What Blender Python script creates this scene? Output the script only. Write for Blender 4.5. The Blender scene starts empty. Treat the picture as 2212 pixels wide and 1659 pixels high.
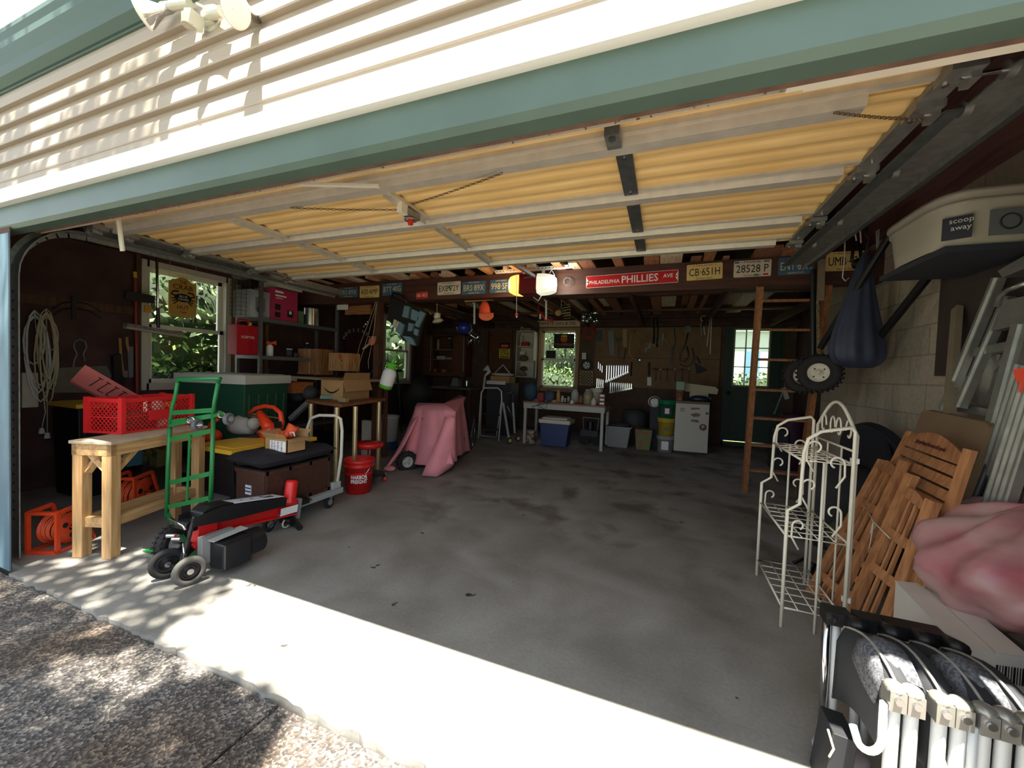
import bpy, math, random
from mathutils import Vector, Matrix, Euler
random.seed(7)
SC = bpy.context.scene
COL = SC.collection
PI = math.pi

# ------------------------------------------------------------------ camera
# Garage frame: X to the right along the front wall, Y into the garage, Z up,
# origin at the foot of the left door jamb. Photo 2212 x 1659, focal 845.6 px.
FPX = 845.613
CX, CY = 1106.0, 829.5
CAM = Vector((3.31, -1.04, 1.25))
RT = Vector((0.93129174, 0.36254407, 0.03546128))
DN = Vector((0.0442556, -0.01597839, -0.99889245))
FW = Vector((-0.36157592, 0.93182965, -0.03092514))
cd = bpy.data.cameras.new('camera')
cam = bpy.data.objects.new('camera', cd)
COL.objects.link(cam)
cd.sensor_fit = 'HORIZONTAL'
cd.sensor_width = 36.0
cd.lens = FPX / 2212.0 * 36.0
cd.clip_start = 0.05
cd.clip_end = 200
mw = Matrix.Identity(4)
for i in range(3):
    mw[i][0] = RT[i]; mw[i][1] = -DN[i]; mw[i][2] = -FW[i]; mw[i][3] = CAM[i]
cam.matrix_world = mw
SC.camera = cam

# ------------------------------------------------------------------ light and exposure
SUN_E, SKY_E, EXPO = 11.0, 1.25, 1.55
w = bpy.data.worlds.new('world'); SC.world = w; w.use_nodes = True
nt = w.node_tree; nt.nodes.clear()
wo = nt.nodes.new('ShaderNodeOutputWorld'); bg = nt.nodes.new('ShaderNodeBackground')
sky = nt.nodes.new('ShaderNodeTexSky')
sky.sky_type = 'HOSEK_WILKIE'; sky.turbidity = 3.0; sky.ground_albedo = 0.35
sky.sun_direction = Vector((0.1, -0.24, 0.97)).normalized()
mixc = nt.nodes.new('ShaderNodeMixRGB'); mixc.inputs[0].default_value = 0.45
mixc.inputs[2].default_value = (0.9, 0.95, 1.0, 1)
nt.links.new(sky.outputs[0], mixc.inputs[1]); nt.links.new(mixc.outputs[0], bg.inputs[0])
bg.inputs[1].default_value = SKY_E
nt.links.new(bg.outputs[0], wo.inputs[0])
sd = bpy.data.lights.new('sun', 'SUN'); sd.energy = SUN_E; sd.angle = math.radians(0.6)
sd.color = (1.0, 0.93, 0.80)
so = bpy.data.objects.new('sun', sd); COL.objects.link(so)
SUNDIR = Vector((-0.35, 1.0, -4.08)).normalized()
so.rotation_euler = SUNDIR.to_track_quat('-Z', 'Y').to_euler()
so.location = (2, -4, 9)
SC.view_settings.view_transform = 'Standard'
SC.view_settings.look = 'None'
SC.view_settings.gamma = 1.0
SC.view_settings.exposure = EXPO
SC.view_settings.use_curve_mapping = False

# ------------------------------------------------------------------ helpers
def W(px, py, x=None, y=None, z=None):
    """point of the garage seen at photo pixel (px,py) lying on the plane x=, y= or z="""
    d = RT * (px - CX) + DN * (py - CY) + FW * FPX
    if x is not None: t = (x - CAM.x) / d.x
    elif y is not None: t = (y - CAM.y) / d.y
    else: t = (z - CAM.z) / d.z
    return CAM + d * t
def V(*a): return Vector(a)
def lin(c): return c / 12.92 if c <= 0.04045 else ((c + 0.055) / 1.055) ** 2.4
def rgb(r, g, b): return (lin(r / 255), lin(g / 255), lin(b / 255), 1)
MATS = {}
def mat(name, col=None, rough=0.6, metal=0.0, noise=0.0, scale=8.0, col2=None, bump=0.0, emit=None, es=0.0,
        stretch=None, alpha=None, trans=0.0, spec=None, wood=False, lo=0.35, hi=0.65):
    if name in MATS: return MATS[name]
    m = bpy.data.materials.new(name); m.use_nodes = True; MATS[name] = m
    nt = m.node_tree; b = nt.nodes['Principled BSDF']
    b.inputs['Base Color'].default_value = rgb(*col)
    b.inputs['Roughness'].default_value = rough; b.inputs['Metallic'].default_value = metal
    if spec is not None: b.inputs['Specular IOR Level'].default_value = spec
    if trans: b.inputs['Transmission Weight'].default_value = trans
    if alpha is not None: b.inputs['Alpha'].default_value = alpha
    if emit: b.inputs['Emission Color'].default_value = rgb(*emit); b.inputs['Emission Strength'].default_value = es
    if col2 or noise or bump or wood:
        tc = nt.nodes.new('ShaderNodeTexCoord'); mp = nt.nodes.new('ShaderNodeMapping')
        nt.links.new(tc.outputs['Object'], mp.inputs[0])
        if stretch: mp.inputs['Scale'].default_value = stretch
        n = nt.nodes.new('ShaderNodeTexNoise'); n.inputs['Scale'].default_value = scale
        n.inputs['Detail'].default_value = 4; nt.links.new(mp.outputs[0], n.inputs[0])
        r = nt.nodes.new('ShaderNodeValToRGB'); r.color_ramp.elements[0].position = lo; r.color_ramp.elements[1].position = hi
        c1 = rgb(*col); c2 = rgb(*col2) if col2 else tuple(max(0, min(1, c * (1 - noise))) for c in c1[:3]) + (1,)
        r.color_ramp.elements[0].color = c2; r.color_ramp.elements[1].color = c1
        nt.links.new(n.outputs['Fac'], r.inputs[0]); nt.links.new(r.outputs[0], b.inputs['Base Color'])
        if bump:
            bp = nt.nodes.new('ShaderNodeBump'); bp.inputs['Strength'].default_value = bump; bp.inputs['Distance'].default_value = 0.004
            nt.links.new(n.outputs['Fac'], bp.inputs['Height']); nt.links.new(bp.outputs[0], b.inputs['Normal'])
    return m
def wood(name, c1, c2, axis='z', scale=6, rough=0.6):
    st = {'x': (0.6, 8, 8), 'y': (8, 0.6, 8), 'z': (8, 8, 0.6)}[axis]
    return mat(name, c1, rough, noise=0.3, scale=scale, col2=c2, stretch=st, bump=0.15)

def frame_of(o):
    m = o.matrix_basis.copy() if o else Matrix.Identity(4)
    return frame_of(o.parent) @ m if (o and o.parent) else m
class MB:
    """collects shapes; T = thing whose local frame the shapes are given in (None: garage frame)"""
    def __init__(s, T=None, M=None):
        s.v = []; s.f = []; s.mi = []; s.sm = []; s.mats = []
        s.T = frame_of(T) if T else (M if M is not None else None)
    def _m(s, m):
        if m not in s.mats: s.mats.append(m)
        return s.mats.index(m)
    def add(s, vs, fs, m, smooth=False):
        k = len(s.v); mi = s._m(m)
        for p in vs:
            p = Vector(p); s.v.append(s.T @ p if s.T else p)
        for f in fs:
            s.f.append([i + k for i in f]); s.mi.append(mi); s.sm.append(smooth)
        return s
    def box(s, c, size, m, R=None):
        x, y, z = [a / 2 for a in size]; c = Vector(c)
        vs = [Vector((i * x, j * y, k * z)) for i in (-1, 1) for j in (-1, 1) for k in (-1, 1)]
        if R: vs = [R @ p for p in vs]
        return s.add([c + p for p in vs], [(0, 1, 3, 2), (4, 6, 7, 5), (0, 4, 5, 1), (2, 3, 7, 6), (0, 2, 6, 4), (1, 5, 7, 3)], m)
    def ab(s, a, b, m):
        a, b = Vector(a), Vector(b)
        return s.box((a + b) / 2, [abs(b[i] - a[i]) for i in range(3)], m)
    def bar(s, a, b, w, h, m, up=(0, 0, 1)):
        a, b, up = Vector(a), Vector(b), Vector(up)
        d = (b - a); L = d.length; d.normalize()
        if abs(d.dot(up.normalized())) > 0.98: up = Vector((0, 1, 0))
        sx = d.cross(up).normalized(); uz = sx.cross(d).normalized()
        vs = [p + sx * (i * w / 2) + uz * (j * h / 2) for p in (a, b) for i in (-1, 1) for j in (-1, 1)]
        return s.add(vs, [(0, 1, 3, 2), (4, 6, 7, 5), (0, 4, 5, 1), (2, 3, 7, 6), (0, 2, 6, 4), (1, 5, 7, 3)], m)
    def tube(s, pts, r, m, n=8, closed=False, rs=None):
        pts = [Vector(p) for p in pts]; N = len(pts); vs = []; fs = []; prev = None
        for i, p in enumerate(pts):
            if closed: d = pts[(i + 1) % N] - pts[i - 1]
            else: d = pts[min(i + 1, N - 1)] - pts[max(i - 1, 0)]
            if d.length < 1e-9: d = Vector((0, 0, 1))
            d.normalize()
            if prev is None:
                a = Vector((0, 0, 1)) if abs(d.z) < 0.9 else Vector((1, 0, 0)); u = d.cross(a).normalized()
            else:
                u = prev - d * prev.dot(d)
                u = u.normalized() if u.length > 1e-6 else d.orthogonal().normalized()
            prev = u; q = d.cross(u); rr = rs[i] if rs else r
            for k in range(n):
                a = 2 * PI * k / n; vs.append(p + u * (math.cos(a) * rr) + q * (math.sin(a) * rr))
        R = N if closed else N - 1
        for i in range(R):
            j = (i + 1) % N
            for k in range(n):
                l = (k + 1) % n; fs.append((i * n + k, i * n + l, j * n + l, j * n + k))
        if not closed:
            fs.append(tuple(range(n - 1, -1, -1))); fs.append(tuple((N - 1) * n + k for k in range(n)))
        return s.add(vs, fs, m, True)
    def cyl(s, a, b, r, m, r2=None, n=16):
        a, b = Vector(a), Vector(b); d = (b - a).normalized()
        u = d.orthogonal().normalized(); q = d.cross(u); r2 = r if r2 is None else r2; vs = []
        for p, rr in ((a, r), (b, r2)):
            for k in range(n): t = 2 * PI * k / n; vs.append(p + u * (math.cos(t) * rr) + q * (math.sin(t) * rr))
        s.add(vs, [(k, (k + 1) % n, n + (k + 1) % n, n + k) for k in range(n)], m, True)
        s.add(vs[:n], [tuple(range(n - 1, -1, -1))], m); s.add(vs[n:], [tuple(range(n))], m)
        return s
    def lathe(s, prof, c, m, axis=(0, 0, 1), n=20):
        """prof: (radius, height along axis)"""
        c = Vector(c); d = Vector(axis).normalized(); u = d.orthogonal().normalized(); q = d.cross(u); vs = []
        for r, h in prof:
            for k in range(n): t = 2 * PI * k / n; vs.append(c + d * h + u * (math.cos(t) * r) + q * (math.sin(t) * r))
        fs = [(i * n + k, i * n + (k + 1) % n, (i + 1) * n + (k + 1) % n, (i + 1) * n + k) for i in range(len(prof) - 1) for k in range(n)]
        return s.add(vs, fs, m, True)
    def ball(s, c, r, m, sc=(1, 1, 1), n=12):
        prof = [(max(1e-4, math.sin(PI * i / n)) , -math.cos(PI * i / n)) for i in range(n + 1)]
        vs = []; c = Vector(c)
        for a, h in prof:
            for k in range(n * 2): t = PI * k / n; vs.append(c + Vector((math.cos(t) * a * r * sc[0], math.sin(t) * a * r * sc[1], h * r * sc[2])))
        N = n * 2
        fs = [(i * N + k, i * N + (k + 1) % N, (i + 1) * N + (k + 1) % N, (i + 1) * N + k) for i in range(n) for k in range(N)]
        return s.add(vs, fs, m, True)
    def ring(s, c, axis, R, r, m, n=24, k=8):
        c = Vector(c); d = Vector(axis).normalized(); u = d.orthogonal().normalized(); q = d.cross(u)
        return s.tube([c + u * (math.cos(2 * PI * i / n) * R) + q * (math.sin(2 * PI * i / n) * R) for i in range(n)], r, m, k, True)
    def prism(s, pts, t, m, smooth=False):
        """planar polygon in space, extruded by vector t"""
        pts = [Vector(p) for p in pts]; t = Vector(t); n = len(pts)
        s.add(pts + [p + t for p in pts], [tuple(range(n - 1, -1, -1)), tuple(range(n, 2 * n))], m)
        s.add(pts + [p + t for p in pts], [(i, (i + 1) % n, n + (i + 1) % n, n + i) for i in range(n)], m, smooth)
        return s
    def grid(s, rows, m, t=0.0, smooth=True):
        nr, nc = len(rows), len(rows[0]); vs = [p for r in rows for p in r]
        fs = [(i * nc + j, i * nc + j + 1, (i + 1) * nc + j + 1, (i + 1) * nc + j) for i in range(nr - 1) for j in range(nc - 1)]
        return s.add(vs, fs, m, smooth)
    def build(s, name, parent=None, bev=0.0, solid=0.0, sub=0, loc=None):
        me = bpy.data.meshes.new(name)
        o = bpy.data.objects.new(name, me); COL.objects.link(o)
        if parent is not None:
            inv = frame_of(parent).inverted(); o.parent = parent; vs = [inv @ p for p in s.v]
        else:
            if loc is None:
                lo = Vector([min(p[i] for p in s.v) for i in range(3)]); hi = Vector([max(p[i] for p in s.v) for i in range(3)])
                loc = Vector(((lo.x + hi.x) / 2, (lo.y + hi.y) / 2, lo.z))
            loc = Vector(loc); o.location = loc; vs = [p - loc for p in s.v]
        me.from_pydata(vs, [], s.f); me.polygons.foreach_set('material_index', s.mi); me.polygons.foreach_set('use_smooth', s.sm)
        for m in s.mats: me.materials.append(m)
        me.update()
        if sub:
            md = o.modifiers.new('sub', 'SUBSURF'); md.levels = sub; md.render_levels = sub
        if solid:
            md = o.modifiers.new('solid', 'SOLIDIFY'); md.thickness = solid; md.offset = 0
        if bev:
            md = o.modifiers.new('bev', 'BEVEL'); md.width = bev; md.segments = 2; md.limit_method = 'ANGLE'; md.angle_limit = math.radians(40)
        return o
def thing(name, label, cat, loc, rotz=0, group=None, rot=None):
    o = bpy.data.objects.new(name, None); COL.objects.link(o); o.empty_display_size = 0.1
    o.location = loc; o.rotation_euler = rot if rot else (0, 0, rotz)
    o['label'] = label; o['category'] = cat
    if group: o['group'] = group
    o.matrix_basis = Matrix.LocRotScale(Vector(loc), Euler(o.rotation_euler), None)
    return o
def tag(o, label, cat, group=None, kind=None):
    o['label'] = label; o['category'] = cat
    if group: o['group'] = group
    if kind: o['kind'] = kind
    return o
def struct(mb, name, **k):
    o = mb.build(name, **k)
    if not k.get('parent'): o['kind'] = 'structure'
    return o
def kids(o): return [c for c in o.children]
def copy_tree(o, parent=None):
    c = o.copy(); COL.objects.link(c)
    if parent is not None: c.parent = parent
    for ch in list(o.children): copy_tree(ch, c)
    return c
def text_mesh(s, size, m, ext=0.0012, sx=1.0, bold=0.0, align='CENTER', spacing=1.0):
    cu = bpy.data.curves.new('lettering', 'FONT'); cu.body = s; cu.size = size; cu.extrude = ext; cu.offset = bold
    cu.align_x = align; cu.align_y = 'CENTER'; cu.resolution_u = 2; cu.space_character = spacing
    to = bpy.data.objects.new('lettering', cu)
    me = bpy.data.meshes.new_from_object(to)
    bpy.data.objects.remove(to)
    vs = [Vector((v.co.x * sx, v.co.y, v.co.z)) for v in me.vertices]; fs = [tuple(p.vertices) for p in me.polygons]
    bpy.data.meshes.remove(me)
    return vs, fs
def text(mb, s, origin, u, v, size, m, ext=0.001, sx=1.0, bold=0.0, fit=None, align='CENTER', spacing=1.0):
    """lettering centred at origin, reading along u, upright v; fit = wanted width"""
    vs, fs = text_mesh(s, size, m, ext, sx, bold, align, spacing)
    if not vs: return
    u, v, o = Vector(u).normalized(), Vector(v).normalized(), Vector(origin); n = u.cross(v).normalized()
    k = 1.0
    if fit: k = fit / max(1e-6, max(p.x for p in vs) - min(p.x for p in vs))
    mb.add([o + u * (p.x * k) + v * p.y + n * p.z for p in vs], fs, m)
def wheel(mb, c, axis, R, wd, tire, hub, hubr=0.55, tread=0, dish=None):
    c = Vector(c); ax = Vector(axis).normalized(); r = wd / 2
    prof = [(R * hubr, -r * 0.8), (R * 0.8, -r), (R * 0.95, -r * 0.8), (R, -r * 0.3), (R, r * 0.3), (R * 0.95, r * 0.8), (R * 0.8, r), (R * hubr, r * 0.8), (R * hubr, -r * 0.8)]
    mb.lathe(prof, c, tire, ax, 28)
    if tread:
        u = ax.orthogonal().normalized(); q = ax.cross(u)
        for k in range(tread):
            a = 2 * PI * k / tread; d = u * math.cos(a) + q * math.sin(a)
            for s_ in (-1, 1):
                mb.bar(c + d * (R - 0.002) + ax * (s_ * r * 0.55), c + d * (R + 0.008) + ax * (s_ * r * 0.55), R * 0.10, r * 0.6, tire, up=ax)
def hubcap(mb, c, axis, R, wd, hub, dark=None):
    c = Vector(c); ax = Vector(axis).normalized(); r = wd / 2
    mb.lathe([(0.001, r * 0.5), (R * 0.3, r * 0.5), (R * 0.35, r * 0.2), (R * 0.8, r * 0.2), (R, r * 0.82), (R, -r * 0.82), (R * 0.8, -r * 0.2), (0.001, -r * 0.2)], c, hub, ax, 24)
    mb.cyl(c + ax * (r * 0.45), c + ax * (r * 0.95), R * 0.16, hub, n=10)
    if dark:
        u = ax.orthogonal().normalized(); q = ax.cross(u)
        for k in range(4):
            a = 2 * PI * k / 4; d = u * math.cos(a) + q * math.sin(a)
            mb.cyl(c + d * R * 0.58 + ax * (r * 0.2), c + d * R * 0.58 + ax * (r * 0.24), R * 0.09, dark, n=8)

# ------------------------------------------------------------------ materials
GALV = mat('galvanized_steel', (150, 150, 146), 0.45, 0.7, noise=0.25, scale=30, bump=0.1)
STRUT = mat('aluminium_strut', (205, 198, 184), 0.45, 0.4, noise=0.12, scale=20)
STEELD = mat('dark_rail_steel', (100, 104, 104), 0.45, 0.6, noise=0.3, scale=20)
GREEN = mat('trim_green_paint', (84, 104, 95), 0.4, noise=0.12, scale=5)
BLUEJ = mat('jamb_blue_paint', (92, 120, 134), 0.6, noise=0.12, scale=6)
WHITE = mat('white_paint', (232, 232, 228), 0.5)
OFFW = mat('off_white', (215, 208, 192), 0.55, noise=0.06, scale=12)
BLACK = mat('black_plastic', (22, 22, 24), 0.45)
BLKM = mat('black_metal', (28, 28, 30), 0.4, 0.3)
RUBBER = mat('rubber', (30, 30, 30), 0.8)
CHROME = mat('chrome', (215, 215, 218), 0.15, 1.0)
RED = mat('red_paint', (200, 34, 30), 0.4)
DKRED = mat('plywood_dark_red', (90, 62, 58), 0.85, noise=0.35, scale=4, bump=0.1)
BROWN = mat('dark_brown_wall', (104, 82, 68), 0.85, noise=0.3, scale=5, bump=0.1)
PINE = wood('pine', (205, 158, 100), (180, 128, 76), 'z')
PINEY = wood('pine_along_y', (198, 160, 108), (168, 126, 78), 'y')
PINEX = wood('pine_along_x', (198, 160, 108), (168, 126, 78), 'x')
CARD = mat('cardboard', (176, 138, 92), 0.85, noise=0.1, scale=10)
PAPER = mat('white_label', (235, 235, 235), 0.6)
INK = mat('black_ink', (20, 20, 22), 0.6)
GREY = mat('grey_plastic', (120, 122, 124), 0.5)
LGREY = mat('light_grey_plastic', (176, 178, 172), 0.5)
DGREY = mat('charcoal', (52, 54, 58), 0.7)
BLUE = mat('blue_plastic', (48, 66, 108), 0.45)
GLASS = mat('window_glass', (255, 255, 255), 0.02, trans=1.0, spec=0.3)
# ================================================================== STRUCTURE
XL, XR, YB = -2.1, 5.5, 7.4      # left wall, right wall, back wall (inner faces)
def floor_mat():
    m = bpy.data.materials.new('garage_concrete'); m.use_nodes = True; nt = m.node_tree; b = nt.nodes['Principled BSDF']
    tc = nt.nodes.new('ShaderNodeTexCoord')
    def noise(sc, det=8, dist=0.0):
        n = nt.nodes.new('ShaderNodeTexNoise'); n.inputs['Scale'].default_value = sc; n.inputs['Detail'].default_value = det
        n.inputs['Distortion'].default_value = dist; nt.links.new(tc.outputs['Object'], n.inputs[0]); return n
    def ramp(src, p0, c0, p1, c1):
        r = nt.nodes.new('ShaderNodeValToRGB'); e = r.color_ramp.elements
        e[0].position = p0; e[0].color = c0; e[1].position = p1; e[1].color = c1; nt.links.new(src, r.inputs[0]); return r
    n1 = noise(2.2, 10, 0.3); base = ramp(n1.outputs[0], 0.3, rgb(132, 128, 120), 0.7, rgb(168, 166, 160))
    n2 = noise(2.3, 8, 0.3); st = ramp(n2.outputs[0], 0.52, (0, 0, 0, 1), 0.66, (.75, .75, .75, 1))
    # stains sit in the middle bay, where the car stands
    sx = nt.nodes.new('ShaderNodeSeparateXYZ'); nt.links.new(tc.outputs['Object'], sx.inputs[0])
    gr = nt.nodes.new('ShaderNodeMapRange'); gr.inputs[1].default_value = 0.7; gr.inputs[2].default_value = 2.4; nt.links.new(sx.outputs[1], gr.inputs[0])
    gx = nt.nodes.new('ShaderNodeMapRange'); gx.inputs[1].default_value = 0.4; gx.inputs[2].default_value = 1.4; nt.links.new(sx.outputs[0], gx.inputs[0])
    mu = nt.nodes.new('ShaderNodeMath'); mu.operation = 'MULTIPLY'; nt.links.new(st.outputs[0], mu.inputs[0]); nt.links.new(gr.outputs[0], mu.inputs[1])
    mu2 = nt.nodes.new('ShaderNodeMath'); mu2.operation = 'MULTIPLY'; nt.links.new(mu.outputs[0], mu2.inputs[0]); nt.links.new(gx.outputs[0], mu2.inputs[1])
    mx = nt.nodes.new('ShaderNodeMixRGB'); nt.links.new(mu2.outputs[0], mx.inputs[0]); nt.links.new(base.outputs[0], mx.inputs[1]); mx.inputs[2].default_value = rgb(92, 76, 66)
    n3 = noise(7, 3); sp = ramp(n3.outputs[0], 0.72, (0, 0, 0, 1), 0.74, (1, 1, 1, 1))
    mx2 = nt.nodes.new('ShaderNodeMixRGB'); nt.links.new(sp.outputs[0], mx2.inputs[0]); nt.links.new(mx.outputs[0], mx2.inputs[1]); mx2.inputs[2].default_value = rgb(60, 56, 50)
    n4 = noise(60, 4); f = nt.nodes.new('ShaderNodeMixRGB'); f.blend_type = 'MULTIPLY'; f.inputs[0].default_value = 0.35
    nt.links.new(mx2.outputs[0], f.inputs[1]); nt.links.new(n4.outputs[0], f.inputs[2])
    nt.links.new(f.outputs[0], b.inputs['Base Color']); b.inputs['Roughness'].default_value = 0.72
    bp = nt.nodes.new('ShaderNodeBump'); bp.inputs['Strength'].default_value = 0.25; bp.inputs['Distance'].default_value = 0.003
    nt.links.new(n4.outputs[0], bp.inputs['Height']); nt.links.new(bp.outputs[0], b.inputs['Normal'])
    return m
def drive_mat():
    m = bpy.data.materials.new('driveway_aggregate'); m.use_nodes = True; nt = m.node_tree; b = nt.nodes['Principled BSDF']
    tc = nt.nodes.new('ShaderNodeTexCoord')
    v = nt.nodes.new('ShaderNodeTexVoronoi'); v.inputs['Scale'].default_value = 120; nt.links.new(tc.outputs['Object'], v.inputs[0])
    r = nt.nodes.new('ShaderNodeValToRGB'); e = r.color_ramp.elements
    e[0].position = 0.0; e[0].color = rgb(58, 56, 56); e[1].position = 1.0; e[1].color = rgb(150, 144, 136)
    k = r.color_ramp.elements.new(0.55); k.color = rgb(92, 88, 86)
    sep = nt.nodes.new('ShaderNodeSeparateColor'); nt.links.new(v.outputs['Color'], sep.inputs[0]); nt.links.new(sep.outputs[0], r.inputs[0])
    n = nt.nodes.new('ShaderNodeTexNoise'); n.inputs['Scale'].default_value = 1.6; n.inputs['Detail'].default_value = 6; nt.links.new(tc.outputs['Object'], n.inputs[0])
    r2 = nt.nodes.new('ShaderNodeValToRGB'); r2.color_ramp.elements[0].position = 0.45; r2.color_ramp.elements[0].color = (1, 1, 1, 1)
    r2.color_ramp.elements[1].position = 0.7; r2.color_ramp.elements[1].color = rgb(232, 212, 192); nt.links.new(n.outputs[0], r2.inputs[0])
    mx = nt.nodes.new('ShaderNodeMixRGB'); mx.blend_type = 'MULTIPLY'; mx.inputs[0].default_value = 1; nt.links.new(r.outputs[0], mx.inputs[1]); nt.links.new(r2.outputs[0], mx.inputs[2])
    nt.links.new(mx.outputs[0], b.inputs['Base Color']); b.inputs['Roughness'].default_value = 0.85
    bp = nt.nodes.new('ShaderNodeBump'); bp.inputs['Strength'].default_value = 0.6; bp.inputs['Distance'].default_value = 0.006
    nt.links.new(v.outputs['Distance'], bp.inputs['Height']); nt.links.new(bp.outputs[0], b.inputs['Normal'])
    return m
CONC = floor_mat(); DRIVE = drive_mat()
# slab with a ragged front edge
mb = MB(); pts = []
rr = random.Random(3)
for i in range(161):
    x = -0.12 + i * (6.0 / 160); pts.append((x, -0.012 + rr.uniform(-0.012, 0.012), 0))
pts = [(XL - 0.2, 0.05, 0), (-0.13, 0.05, 0)] + pts + [(XR + 0.2, 0.0, 0), (XR + 0.2, YB + 0.2, 0), (XL - 0.2, YB + 0.2, 0)]
mb.prism([Vector(p) for p in pts], (0, 0, -0.15), CONC)
struct(mb, 'floor', loc=(0, 0, 0))
jx = W(600, 1515, z=0).x
mb = MB(); mb.ab((-9, -11, -0.14), (jx - 0.006, -0.016, -0.018), DRIVE); struct(mb, 'driveway', loc=(0, 0, 0))
mb = MB(); mb.ab((jx + 0.006, -11, -0.14), (9, -0.02, -0.02), DRIVE); struct(mb, 'driveway', loc=(0, 0, 0))
SOIL = mat('dark_joint', (60, 55, 48), 0.95)
LAWN = mat('lawn', (88, 112, 58), 0.9, noise=0.3, scale=6)
mb = MB(); mb.ab((-40, -40, -0.3), (40, 40, -0.145), LAWN); struct(mb, 'ground', loc=(0, 0, -0.3))

def wall_holes(mb, axis, c0, c1, a0, a1, z0, z1, holes, m):
    """axis 'x': wall lies in a plane x=c, spans a = y;  axis 'y': plane y=c, spans a = x"""
    xs = sorted({a0, a1} | {h[0] for h in holes} | {h[1] for h in holes})
    for i in range(len(xs) - 1):
        l, r = xs[i], xs[i + 1]; mid = (l + r) / 2
        hs = sorted([(h[2], h[3]) for h in holes if h[0] <= mid <= h[1]]); z = z0
        for (p, q) in hs + [(z1, z1)]:
            if p > z:
                if axis == 'x': mb.ab((c0, l, z), (c1, r, p), m)
                else: mb.ab((l, c0, z), (r, c1, p), m)
            z = q
RIDGE = 4.1
# left wall
WL = (1.56, 2.42, 0.95, 2.3)
WL2 = (5.55, 6.4, 0.95, 2.3)
mb = MB(); wall_holes(mb, 'x', XL - 0.12, XL, 0.0, YB + 0.12, 0, 2.5, [WL, WL2], DKRED)
mb.prism([(XL - 0.12, 0, 2.5), (XL - 0.12, YB, 2.5), (XL - 0.12, YB / 2, RIDGE)], (0.12, 0, 0), DKRED)
wl = struct(mb, 'wall_left', loc=(XL, 0, 0))
# dark plywood band seam + studs on the left wall
STUD = wood('dark_stud', (104, 66, 44), (78, 48, 34), 'z')
STUDL = wood('stud_light', (150, 112, 72), (118, 84, 54), 'z')
mb = MB()
for yy in (0.2, 1.47, 2.5, 2.95, 3.6, 4.2, 4.8, 6.5, 7.0):
    mb.ab((XL, yy - 0.02, 0), (XL + 0.05, yy + 0.02, 2.45), STUDL if yy in (2.5, 2.95) else STUD)
mb.ab((XL, 0.1, 1.72), (XL + 0.02, 1.45, 1.80), STUD)
mb.ab((XL, 0.0, 2.38), (XL + 0.1, YB, 2.46), STUD); mb.ab((XL, 0.3, 2.52), (XL + 0.04, 1.4, 2.66), STUDL)
struct(mb, 'trim_1')
# right wall: concrete block
def block_mat():
    m = bpy.data.materials.new('concrete_block'); m.use_nodes = True; nt = m.node_tree; b = nt.nodes['Principled BSDF']
    tc = nt.nodes.new('ShaderNodeTexCoord'); sp = nt.nodes.new('ShaderNodeSeparateXYZ'); cb = nt.nodes.new('ShaderNodeCombineXYZ')
    nt.links.new(tc.outputs['Object'], sp.inputs[0]); nt.links.new(sp.outputs[1], cb.inputs[0]); nt.links.new(sp.outputs[2], cb.inputs[1])
    br = nt.nodes.new('ShaderNodeTexBrick'); nt.links.new(cb.outputs[0], br.inputs[0]); br.inputs['Scale'].default_value = 1
    br.inputs['Brick Width'].default_value = 0.42; br.inputs['Row Height'].default_value = 0.21; br.inputs['Mortar Size'].default_value = 0.006
    br.inputs['Color1'].default_value = rgb(206, 192, 170); br.inputs['Color2'].default_value = rgb(190, 178, 158); br.inputs['Mortar'].default_value = rgb(170, 158, 140)
    n = nt.nodes.new('ShaderNodeTexNoise'); n.inputs['Scale'].default_value = 30; nt.links.new(tc.outputs['Object'], n.inputs[0])
    mx = nt.nodes.new('ShaderNodeMixRGB'); mx.blend_type = 'MULTIPLY'; mx.inputs[0].default_value = 0.4; nt.links.new(br.outputs[0], mx.inputs[1]); nt.links.new(n.outputs[0], mx.inputs[2])
    nt.links.new(mx.outputs[0], b.inputs['Base Color']); b.inputs['Roughness'].default_value = 0.9
    bp = nt.nodes.new('ShaderNodeBump'); bp.inputs['Strength'].default_value = 0.5; bp.inputs['Distance'].default_value = 0.006; bp.invert = True
    nt.links.new(br.outputs['Fac'], bp.inputs['Height']); nt.links.new(bp.outputs[0], b.inputs['Normal'])
    return m
BLOCK = block_mat()
XN, YN = 5.0, 4.45             # the near part of the right wall stands further in
mb = MB(); mb.ab((XR, YN - 0.1, 0), (XR + 0.2, YB + 0.12, 2.62), DKRED); mb.ab((XN, 0.12, 0), (XR + 0.2, YN, 2.5), BLOCK); mb.ab((XN + 0.02, 0.12, 2.5), (XR + 0.2, YN, 3.6), wood('reddish_boards', (150, 106, 98), (116, 80, 74), 'y', 3))
mb.prism([(XR, 0, 2.62), (XR, YB, 2.62), (XR, YB / 2, RIDGE)], (0.12, 0, 0), DKRED); struct(mb, 'wall_right', loc=(XR, 0, 0))
# back wall
WB = (0.70, 1.52, 0.90, 2.22)
DB = (4.36, 5.32, 0.06, 2.40)
mb = MB(); wall_holes(mb, 'y', YB, YB + 0.12, XL - 0.12, XR + 0.2, 0, 2.6, [WB, DB], BROWN); struct(mb, 'wall_back', loc=(0, YB, 0))
mb = MB()
for xx in (-1.2, -0.6, 0.0, 1.9, 2.5, 3.1, 3.7): mb.ab((xx - 0.02, YB - 0.05, 1.0 if xx > 1 else 0), (xx + 0.02, YB, 2.2), STUD)
mb.ab((XL, YB - 0.1, 2.26), (XR, YB, 2.36), DKRED); mb.ab((XL, YB - 0.1, 2.42), (XR, YB, 2.5), DKRED)
struct(mb, 'trim_2')
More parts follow.
